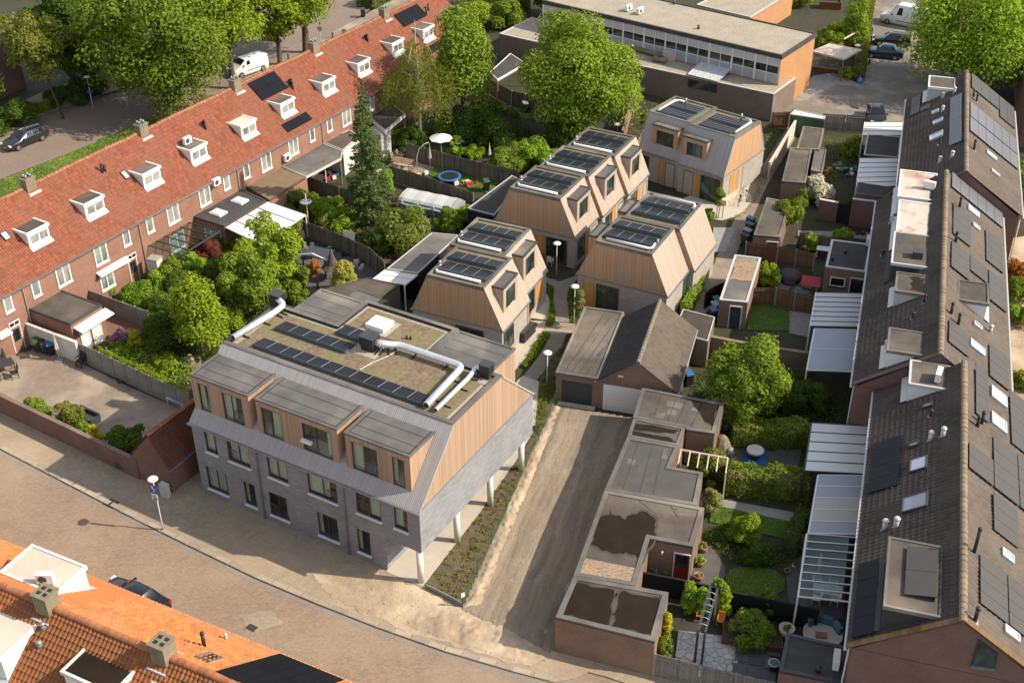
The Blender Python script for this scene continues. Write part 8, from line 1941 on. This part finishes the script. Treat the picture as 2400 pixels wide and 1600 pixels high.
# gardens behind the red terrace
parasol_open('open white parasol in the shady garden under the birch',(1035,372),2.6,1.15,'white');
tb = 'white chairs beside the open parasol'
chair('white garden chair left of its pair by the open parasol',(1073,345),'cream',rad(40),tb); chair('white garden chair right of its pair by the open parasol',(1083,340),'cream',rad(40),tb)
parasol_closed('hanging white parasol folded beside the wooden dining table',(1009,395),2.6,'cream'); parasol_closed('slim closed white parasol by the fence of the shady garden',(1148,382),2.1,'white')
t = thing('parasol_arm','curved steel arm holding the folded hanging parasol','parasol stand',at(978,400)); MB().tube([(0,0,0),(0,0,1.4),(0.25,0.1,2.2),(0.8,0.3,2.65),(1.2,0.4,2.75)],0.035,8).build('arm','ltgrey',t,True); MB().box(-0.4,0.4,-0.4,0.4,0,0.1).build('foot','slab_grey',t)
table('wooden dining table on the terrace below the folded parasol',(945,392),'timber',rad(-25),2.0,1.1)
dg = 'wooden chairs around the garden dining table'
for lb,q,yw in (('wooden chair at the far left of the dining table',(924,380),60),('wooden chair at the far right of the dining table',(935,373),60),('wooden chair at the near left of the dining table',(930,408),-120),('wooden chair at the near right of the dining table',(962,412),-120)): chair(lb,q,'timber',rad(yw),dg)
table('small green side table by the blue shed wall',(905,373),'green',rad(10),0.8,0.8)
t = thing('trampoline','round blue trampoline on the lawn','trampoline',at(1053,424)); R = 1.15
MB().lathe([(R*0.72,0.50),(R*0.74,0.54),(R,0.54),(R,0.48)],(0,0,0),28).build('safety_pad','blue',t,True); MB().cyl((0,0,0.51),(0,0,0.525),R*0.73,n=28).build('jumping_mat',BK,t)
for i in range(6): a = i*math.pi/3; MB().cyl((R*0.9*math.cos(a),R*0.9*math.sin(a),0),(R*0.9*math.cos(a),R*0.9*math.sin(a),0.5),0.025).build('leg',DK,t)
t = thing('covered_pool','oblong garden pool under a taut whitish cover with turquoise sides','pool',at(1012,492),rad(-24)); MB().box(-2.7,2.7,-1.1,1.15,0,0.95).build('pool_wall','pool',t); c = MB()
K = [(-1.25,0.7),(-0.8,1.12),(0.0,1.3),(0.8,1.28),(1.25,1.0)]
for i in range(12):
    x0,x1 = -2.85 + 5.2*i/12,-2.85 + 5.2*(i+1)/12; s0,s1 = 0.03*math.sin(i*1.7),0.03*math.sin((i+1)*1.7)
    for (y0,z0),(y1,z1) in zip(K[:-1],K[1:]): c.face([(x0,y0,z0 + s0),(x1,y0,z0 + s1),(x1,y1,z1 + s1),(x0,y1,z1 + s0)])
c.build('cover','ltgrey',t,True); MB().extr([(2.36,y,z) for y,z in K] + [(2.36,1.2,0.1),(2.36,-1.2,0.1)],(0.45,0,-0.1)).build('end_flap','grey',t)
for x in (-2.4,-0.8,0.8,2.2): MB().box(x - 0.05,x + 0.05,-1.2,-1.1,0,0.95).build('strut','ltgrey',t)
def toy_pile(label,q,cols,z0=0.04,n=9,spread=0.8):
    t = thing('toy_pile',label,'toys',at(*q,z0)); rs = nseed()
    for i in range(n): x,y = rs.normal()*spread*0.5,rs.normal()*spread*0.35; s = 0.08 + 0.16*rs.rand(); o = MB().obox((x,y,s*0.8),(s,s*0.4,0.02),(-s*0.4,s*0.9,0),(0,0.02,s*0.8)).build('toy',cols[i % len(cols)],t)
    return t
toy_pile('coloured toys strewn on the lawn right of the trampoline',(1095,430),['playred','white','yellow','cream']); toy_pile('orange and white toys left of the trampoline',(985,408),['orange','white','terracotta'],n=5,spread=0.6)
toy_pile('white and dark clutter on the rear patio by the lime tree',(745,590),['white','dkgrey','ltgrey','black','blue','grey'],n=26,spread=2.6); toy_pile('stored tools and boxes along the rear patio fence',(830,620),['dkgrey','grey','black','ltgrey','timber'],n=24,spread=3.0); toy_pile('coloured things under the white-posted veranda',(782,412),['blue','playred','white','dkgrey'],n=8,spread=1.0)
toy_pile('garden clutter behind the brown sheds',(1960,400),['terracotta','green','dkgrey','orange','white','blue'],n=26,spread=2.4); toy_pile('bags and pots on the slab path',(2010,548),['dkgrey','black','green'],n=5,spread=0.7)
t = thing('leaning_boards','grey boards leaning on the weathered fence','boards',at(818,592),rad(-18))
for i in range(4): MB().obox((-0.4 + 0.27*i,0.05,0.95),(0.125,0,0),(0,0.012,0),(0,0.22,0.95)).build('board','ltgrey',t)
t = thing('timber_stack','reddish beams stacked along the weathered fence','timber',at(880,612),rad(-20))
for i in range(5): MB().box(-2.0 + 0.1*i,2.2,-0.3 + 0.12*i,-0.2 + 0.12*i,0.1 + 0.05*(i % 2),0.22 + 0.05*(i % 2)).build('beam','rust' if i % 2 else 'timber',t)
t = thing('satellite_dish','grey satellite dish on a white pole beside the white canopy','satellite dish',at(724,535)); MB().cyl((0,0,0),(0,0,3.4),0.04).build('pole','white',t); MB().lathe([(0.02,0.0),(0.3,0.05),(0.55,0.16),(0.53,0.19),(0.02,0.06)],(0,-0.1,2.5),20).build('dish','grey',t,True)
t = thing('chiminea_hood','brown pointed tent hood over the small dark patio shelter','hood',at(782,655)); MB().lathe([(0.9,1.2),(0.5,1.5),(0.25,2.1),(0.02,2.9)],(0,0,0),10).build('hood','bitumen_br',t); MB().cyl((0,0,0),(0,0,1.3),0.05).build('pole',DK,t)
t = thing('patio_shelter','small dark shelter with white zigzag edge on the rear patio','shelter',at(748,635),rad(-20)); MB().box(-1.1,1.1,-0.8,0.8,1.7,1.8).build('roof',DK,t); MB().bar((-1.2,-0.85,1.75),(0,-0.85,2.1),0.1,0.1).build('fascia','white',t); MB().bar((0,-0.85,2.1),(1.2,-0.85,1.75),0.1,0.1).build('fascia','white',t)
for x in (-1,1):
    for y in (-0.7,0.7): MB().box(x - 0.05,x + 0.05,y - 0.05,y + 0.05,0,1.7).build('post',DK,t)
t = thing('flag_pole','white and red pole on the canopy patio','pole',at(766,441)); MB().cyl((0,0,0),(0,0,2.6),0.05).build('pole','white',t); MB().cyl((0,0,2.6),(0,0,2.9),0.052).build('red_tip','playred',t)
t = thing('stone_basin','round stone basin in the planted garden bed','basin',at(448,855)); MB().lathe([(0.75,0.0),(0.8,0.35),(0.68,0.35),(0.6,0.15)],(0,0,0),18).build('rim','chimney',t); MB().lathe([(0.25,0.1),(0.3,0.5),(0.12,0.75),(0.16,0.9),(0.02,1.0)],(0,0,0),12).build('stone','slab',t)
t = thing('chimney_stove','white masonry garden oven beside the pergola','oven',at(372,660),rad(-20)); MB().box(-0.45,0.45,-0.4,0.4,0,2.2).build('stack','whitewash',t); MB().box(-0.5,0.5,-0.45,0.45,2.2,2.28).build('cap','slab',t)
# terraces between the timber houses
t = thing('planter_box','black oblong planter on the terrace of the first timber house','planter',at(*P3(610,1290),0.03),rad(62)); MB().box(0,1.9,-0.05,0.85,0,0.8).build('box',BK,t); MB().box(0.06,1.84,0.01,0.79,0.8,0.82).build('lid',DK,t)
t = thing('shoe_rack','red-brown slatted mat at the entrance of the first timber house','mat',at(*P3(730,985),0.035),rad(60))
for i in range(7): MB().box(-0.5 + 0.15*i,-0.39 + 0.15*i,-0.35,0.35,0,0.05).build('slat','rust',t)
chair('white metal chair beside the lamp before the long timber house',(1290,620),'white',rad(150),None,0.02); chair('wooden slatted chair left of the white metal chair',(1274,612),'timber',rad(150),None,0.02)
def stakes(base,n=3):
    t = thing('tree_stakes','timber stakes with cross bars around the young tree at ' + base[1],'stakes',at(*base[0]),rad(20))
    for x,y in ((-0.3,-0.2),(0.3,-0.2),(0.0,0.3)): MB().cyl((x,y,0),(x,y,1.5),0.035).build('stake','timber',t)
    MB().bar((-0.3,-0.2,1.35),(0.3,-0.2,1.35),0.03,0.08).build('cross_bar','timber',t); MB().bar((0.3,-0.2,1.35),(0,0.3,1.35),0.03,0.08).build('cross_bar','timber',t); MB().bar((-0.3,-0.2,1.35),(0,0.3,1.35),0.03,0.08).build('cross_bar','timber',t)
stakes((P3(1620,1010),'the curved path')); stakes(((1683,512),'the round terrace'))
def bicycle(label,base,yaw,col):
    t = thing('bicycle',label,'bicycle',at(*base,0.05),yaw)
    for x in (-0.52,0.52):
        w = MB(); k = 20
        w.tube([(x + 0.33*math.cos(2*math.pi*i/k),0,0.34 + 0.33*math.sin(2*math.pi*i/k)) for i in range(k+1)],0.018,5); o = w.build('wheel',BK,t)
        s = MB()
        for i in range(8): a = i*math.pi/4; s.cyl((x,0,0.34),(x + 0.32*math.cos(a),0,0.34 + 0.32*math.sin(a)),0.004,n=3)
        s.build('spokes','chrome',o)
    f = MB();
    for p,q in (((-0.52,0,0.34),(-0.15,0,0.85)),((-0.52,0,0.34),(-0.08,0,0.34)),((-0.08,0,0.34),(-0.2,0,0.92)),((-0.08,0,0.34),(0.36,0,0.88)),((-0.17,0,0.8),(0.34,0,0.9)),((0.52,0,0.34),(0.34,0,1.0))): f.cyl(p,q,0.02,n=6)
    f.build('bicycle_frame',col,t); MB().box(-0.32,-0.08,-0.07,0.07,0.92,0.97).build('saddle',BK,t); MB().tube([(0.25,-0.28,1.02),(0.34,-0.1,1.06),(0.34,0.1,1.06),(0.25,0.28,1.02)],0.015,5).build('handlebar',BK,t); return t
bicycle('dark bicycle leaning on the planter by the round terrace',(1733,478),rad(70),DK); bicycle('second bicycle behind the first on the round terrace',(1745,466),rad(110),'blue'); bicycle('red-handled bicycle behind the tiled garage roof',(1505,765),rad(40),'redpaint')
t = thing('planter_trough','pale timber trough with plants at the gable of the farthest timber house','planter',at(1712,470),rad(52)); MB().box(-1.3,1.3,-0.3,0.3,0,0.55).build('trough','offwhite',t);
for i in range(6): MB().box(-1.2 + 0.45*i,-1.1 + 0.45*i,0.32,0.36,0,1.7).build('trellis_slat','timber',t)
for i in range(3): MB().box(-1.3,1.2,0.30,0.32,0.7 + 0.4*i,0.76 + 0.4*i).build('trellis_rail','timber',t)
# right-hand gardens
t = thing('playhouse','red-roofed plastic playhouse with yellow arch in the garden','playhouse',at(1898,680),rad(-18)); MB().box(-0.6,0.6,-0.55,0.55,0,0.8).build('wall','limegreen',t); MB().box(-0.62,-0.6,-0.5,0.5,0,0.95).build('end_panel','yellow',t); MB().lathe([(0.33,0.0),(0.33,0.02)],(0,0,0),14)
d_ = MB(); d_.extr([(-0.63,-0.28,0),(-0.63,0.28,0),(-0.63,0.28,0.55),(-0.63,0.15,0.78),(-0.63,-0.15,0.78),(-0.63,-0.28,0.55)],(-0.015,0,0)); d_.build('doorway',BK,t); MB().box(0.1,0.45,-0.57,-0.55,0.35,0.65).build('window','playred',t)
r_ = MB(); r_.extr([(-0.75,-0.7,0.78),(-0.75,0,1.3),(-0.75,0.7,0.78),(-0.75,0.64,0.74),(-0.75,0,1.22),(-0.75,-0.64,0.74)],(1.5,0,0)); r_.build('roof','playred',t)
chair('small pale green plastic chair by the playhouse',(1822,668),'limegreen',rad(-20),None,0.045,0.85)
t = thing('covered_furniture','dark tarpaulin-covered garden furniture near the playhouse','furniture cover',at(1850,655),rad(-10)); MB().lathe([(1.0,0.0),(0.95,0.55),(0.6,0.8),(0.02,0.85)],(0,0,0),9).build('cover','bitumen_dk',t,True); MB().box(-0.4,0.4,-1.1,-0.9,0,0.3).build('cover_skirt','bitumen_dk',t)
t = thing('boat_cover','low dark tarpaulin mound behind the fence panels','tarpaulin',at(1880,690),rad(-15)); MB().lathe([(1.2,0.0),(1.1,0.3),(0.5,0.5),(0.02,0.52)],(0,0,0),10).build('tarpaulin','dkgrey',t,True); MB().tube([(-1.2,0,0.05),(0,-1.2,0.05),(1.2,0,0.05)],0.02,5).build('rope','ltgrey',t)
parasol_closed('closed dark blue parasol beside the round shrub-tree',(1866,605),2.4,'dkgrey'); table('white garden table left of the grey kitchen extension',(1930,600),'white',rad(-15),1.3,0.8)
t = thing('round_table','round white table top on a blue mat','table',at(1768,1072,0.05)); MB().cyl((0,0,0.55),(0,0,0.68),0.58,n=28).build('table_top','ltgrey',t,True); MB().cyl((0,0,0.68),(0,0,0.70),0.54,n=28).build('cover','whitewash',t); MB().cyl((0,0,0.03),(0,0,0.55),0.3,0.4,n=16).build('pedestal',DK,t)
t = thing('ground_mat','bright blue square mat under the round white table','mat',at(1768,1072,0.045),rad(-8)); MB().box(-0.75,0.75,-0.75,0.75,0,0.02).build('mat_field','blue',t); ring(MB(),[(-0.75,-0.75),(0.75,-0.75),(0.75,0.75),(-0.75,0.75)],[(-0.7,-0.7),(0.7,-0.7),(0.7,0.7),(-0.7,0.7)],0.02,0.03).build('border','blue',t)
t = thing('garden_rock','big mossy boulder beside the garage corner','rock',at(1690,1055)); rs = nseed(); ico = [(0.62 + 0.12*rs.rand(),0.0),(0.66,0.35),(0.5,0.8),(0.3,1.15),(0.02,1.3)]; MB().lathe(ico,(0,0,0),9).build('boulder','chimney',t); MB().lathe([(0.3,0),(0.32,0.3),(0.2,0.55),(0.02,0.65)],(0.5,-0.5,0),8).build('small_stone','slab_grey',t)
t = thing('rain_barrel','dark green rain barrel at the garage corner','barrel',at(1700,1015)); MB().lathe([(0.28,0),(0.34,0.4),(0.34,0.6),(0.28,0.95)],(0,0,0),16).build('barrel','green',t,True); MB().cyl((0,0,0.95),(0,0,0.98),0.29,n=16).build('lid',BK,t)
t = thing('rail_pergola','whitewashed pergola rails beside the grey-roofed garage','pergola',at(1600,1070)); a,b = at(1596,1054,2.4) - at(1600,1070),at(1706,1074,2.4) - at(1600,1070); MB().bar(a,b,0.09,0.12).build('beam','offwhite',t); off = at(1590,1085,2.4) - at(1596,1054,2.4)
for i in range(6): q = a.lerp(b,i/5); MB().bar(q,q + off*1.1,0.07,0.09).build('rafter','offwhite',t)
for q in (b,b + off): MB().box(q.x - 0.05,q.x + 0.05,q.y - 0.05,q.y + 0.05,0,2.4).build('post','offwhite',t)
t = thing('timber_arch','twin grey timber beams with rungs rising over the crazy paving','garden arch',at(1630,1550)); b0 = at(1630,1550)
for px0,px1 in (((1628,1552),(1665,1372)),((1644,1556),(1682,1378))):
    p,q = at(*px0,0) - b0,at(*px1,2.5) - b0; MB().cyl((p.x,p.y,0),(p.x,p.y,2.42),0.07).build('post','dkgrey',t); MB().bar((p.x,p.y,2.45),(q.x,q.y,2.45),0.13,0.10).build('beam','dkgrey',t); MB().box(q.x - 0.06,q.x + 0.06,q.y - 0.06,q.y + 0.06,0,2.4).build('post','fence_grey',t)
pa,qa = at(1628,1552,0) - b0,at(1665,1372,2.5) - b0; pb,qb = at(1644,1556,0) - b0,at(1682,1378,2.5) - b0
for i in range(1,7): u_,v_ = Vector((pa.x,pa.y,2.47)).lerp(Vector((qa.x,qa.y,2.47)),i/7),Vector((pb.x,pb.y,2.47)).lerp(Vector((qb.x,qb.y,2.47)),i/7); MB().tube([u_ - (v_-u_)*0.15,(u_+v_)/2 + Z3*0.08,v_ + (v_-u_)*0.15],0.02,5).build('rung','ltgrey',t)
og = 'orange slatted chairs by the timber arch'
chair('orange slatted chair left of the timber arch posts',(1640,1450),'orange',rad(-20),og,0.05,0.85); chair('orange slatted chair right of the timber arch posts',(1688,1462),'orange',rad(-20),og,0.05,0.85)
t = thing('steel_planter','rusty steel planter bed along the garden slabs','planter',at(1760,1498),rad(-12)); ring(MB(),[(-1.6,-0.7),(1.7,-0.7),(1.7,0.7),(-1.6,0.7)],[(-1.56,-0.66),(1.66,-0.66),(1.66,0.66),(-1.56,0.66)],0,0.45).build('rim','rust',t); MB().box(-1.55,1.65,-0.65,0.65,0.1,0.40).build('soil','soil',t)
def pot(label,base,r,h,m,plant,pr,ph,group='potted plants',z0=0.04):
    t = thing('potted_plant',label,'plant pot',at(*base,z0),0,group); MB().lathe([(r*0.65,0),(r*0.9,h*0.7),(r,h),(r*0.85,h),(r*0.8,h*0.85)],(0,0,0),14).build('pot',m,t,True); rs = nseed(); L = crown_lobes(rs,pr,ph,6,'dome'); P,Nn = lobe_leaves(rs,L,350); P[:,2] += h*0.85; link('foliage',leaf_mesh('foliage',P,Nn,0.12,plant,rs),t)
for lb,q,r,h,m,pl_,pr,ph in (('terracotta pot with yellow-green plant at the red door corner',(1648,1292),0.24,0.4,'terracotta','leaf_lime',0.28,0.4),('terracotta pot with leafy plant in the middle of the garage pots',(1640,1325),0.26,0.4,'terracotta','leaf_bright',0.4,0.6),('largest terracotta pot standing lowest by the garage wall',(1636,1358),0.3,0.4,'terracotta','leaf_mid',0.2,0.15),
                                ('big cream bowl with yellow-green conifer by the dark garden room',(1841,1492),0.45,0.75,'cream','leaf_lime',0.32,0.3),('small cream pot in front of the glass canopy',(1862,1330),0.17,0.3,'cream','leaf_mid',0.2,0.25),('small terracotta pot below the cream pot',(1843,1342),0.18,0.25,'terracotta','leaf_dark',0.12,0.1),('lime plant at the foot of the garage wall by the red door',(1554,1350),0.15,0.2,'dkgrey','leaf_lime',0.3,0.45),('grey-leaved plant left of the lime one by the red door',(1530,1342),0.15,0.2,'dkgrey','leaf_grey',0.3,0.45)): pot(lb,q,r,h,m,pl_,pr,ph)
t = thing('garden_sofa','curved cream garden sofa with teal cushions against the gable','sofa',at(1927,1495),rad(-18)); MB().lathe([(1.05,0),(1.1,0.4),(0.95,0.4),(0.85,0.05)],(0,0,0),24).build('sofa_base','cream',t,True); MB().cyl((0,0,0.1),(0,0,0.36),0.95,n=24).build('seat_cushion','cream',t)
for i in range(3): a = rad(35 + 50*i); MB().obox((0.85*math.cos(a),0.85*math.sin(a),0.58),(-0.36*math.sin(a),0.36*math.cos(a),0),(0.09*math.cos(a),0.09*math.sin(a),0.03),(0.04*math.cos(a),0.04*math.sin(a),0.24)).build('back_cushion','teal',t)
MB().obox((-0.1,-0.2,0.42),(0.3,0.05,0),(-0.03,0.2,0),(0,0,0.06)).build('loose_cushion','terracotta',t)
parasol_closed('tall folded cream parasol under the glass canopy',(1915,1355),2.3,'cream',0.03); table('glass table with pale chairs under the glass canopy',(1935,1400),'poly',rad(-20),1.6,0.9,0.74,0.035)
gc = 'pale chairs around the glass table'
for lb,q,yw in (('pale chair at the far left of the glass table',(1915,1382),70),('pale chair at the far right of the glass table',(1952,1385),70),('pale chair at the near left of the glass table',(1912,1412),-110),('pale chair at the near right of the glass table',(1955,1415),-110)): chair(lb,q,'white',rad(yw),gc,0.035)
t = thing('fire_bowl','patterned round table at the corner of the dark garden room','table',at(1812,1568)); MB().cyl((0,0,0.5),(0,0,0.55),0.33,n=22).build('table_top','ltgrey',t,True); MB().cyl((0,0,0.55),(0,0,0.56),0.24,n=22).build('inlay','teal',t); MB().cyl((0,0,0),(0,0,0.5),0.2,0.25).build('foot',DK,t)
t = thing('tilted_pallet','dark framed board leaning in the garage recess','board',at(1505,1380)); MB().obox((0,0.2,0.5),(0.5,-0.1,0),(0,0.03,0.05),(0.0,0.15,0.5)).build('board','rust',t); MB().obox((0.0,0.15,0.5),(0.42,-0.08,0),(0,0.03,0.05),(0.0,0.12,0.42)).build('panel',BK,t)
t = thing('blue_bag','bright blue rubbish bag on the court pavement','bag',at(2015,194)); MB().lathe([(0.28,0),(0.34,0.25),(0.22,0.5),(0.05,0.62),(0.1,0.72)],(0,0,0),11).build('bag','bagblue',t,True); MB().cyl((0,0,0.58),(0,0,0.64),0.07).build('tie','white',t)
t = thing('shelter_bench','long low bench with coloured panel under the timber shelter','bench',at(1935,168),rad(-22)); MB().box(-1.4,1.4,-0.2,0.2,0.4,0.48).build('seat','timber',t); MB().box(-1.4,1.4,-0.22,-0.2,0.05,0.4).build('front_panel','rust',t)
for x in (-1.2,1.2): MB().box(x - 0.06,x + 0.06,-0.18,0.18,0,0.4).build('leg','timber',t)
t = thing('sand_table','brown timber crate bed in the school garden','planter',at(1945,18),rad(-10)); ring(MB(),[(-1.3,-0.8),(1.3,-0.8),(1.3,0.8),(-1.3,0.8)],[(-1.22,-0.72),(1.22,-0.72),(1.22,0.72),(-1.22,0.72)],0,0.9).build('side_boards','rust',t); MB().box(-1.2,1.2,-0.7,0.7,0,0.7).build('soil','soil',t)
t = thing('timber_beam','pale timber beam on a post above the shelter','play beam',at(1985,105)); a = at(1978,92,2.2) - at(1985,105); b = at(2013,72,2.2) - at(1985,105); MB().bar(a,b,0.14,0.14).build('beam','offwhite',t); MB().cyl((0,0,0),(0,0,2.15),0.08).build('post','timber',t)
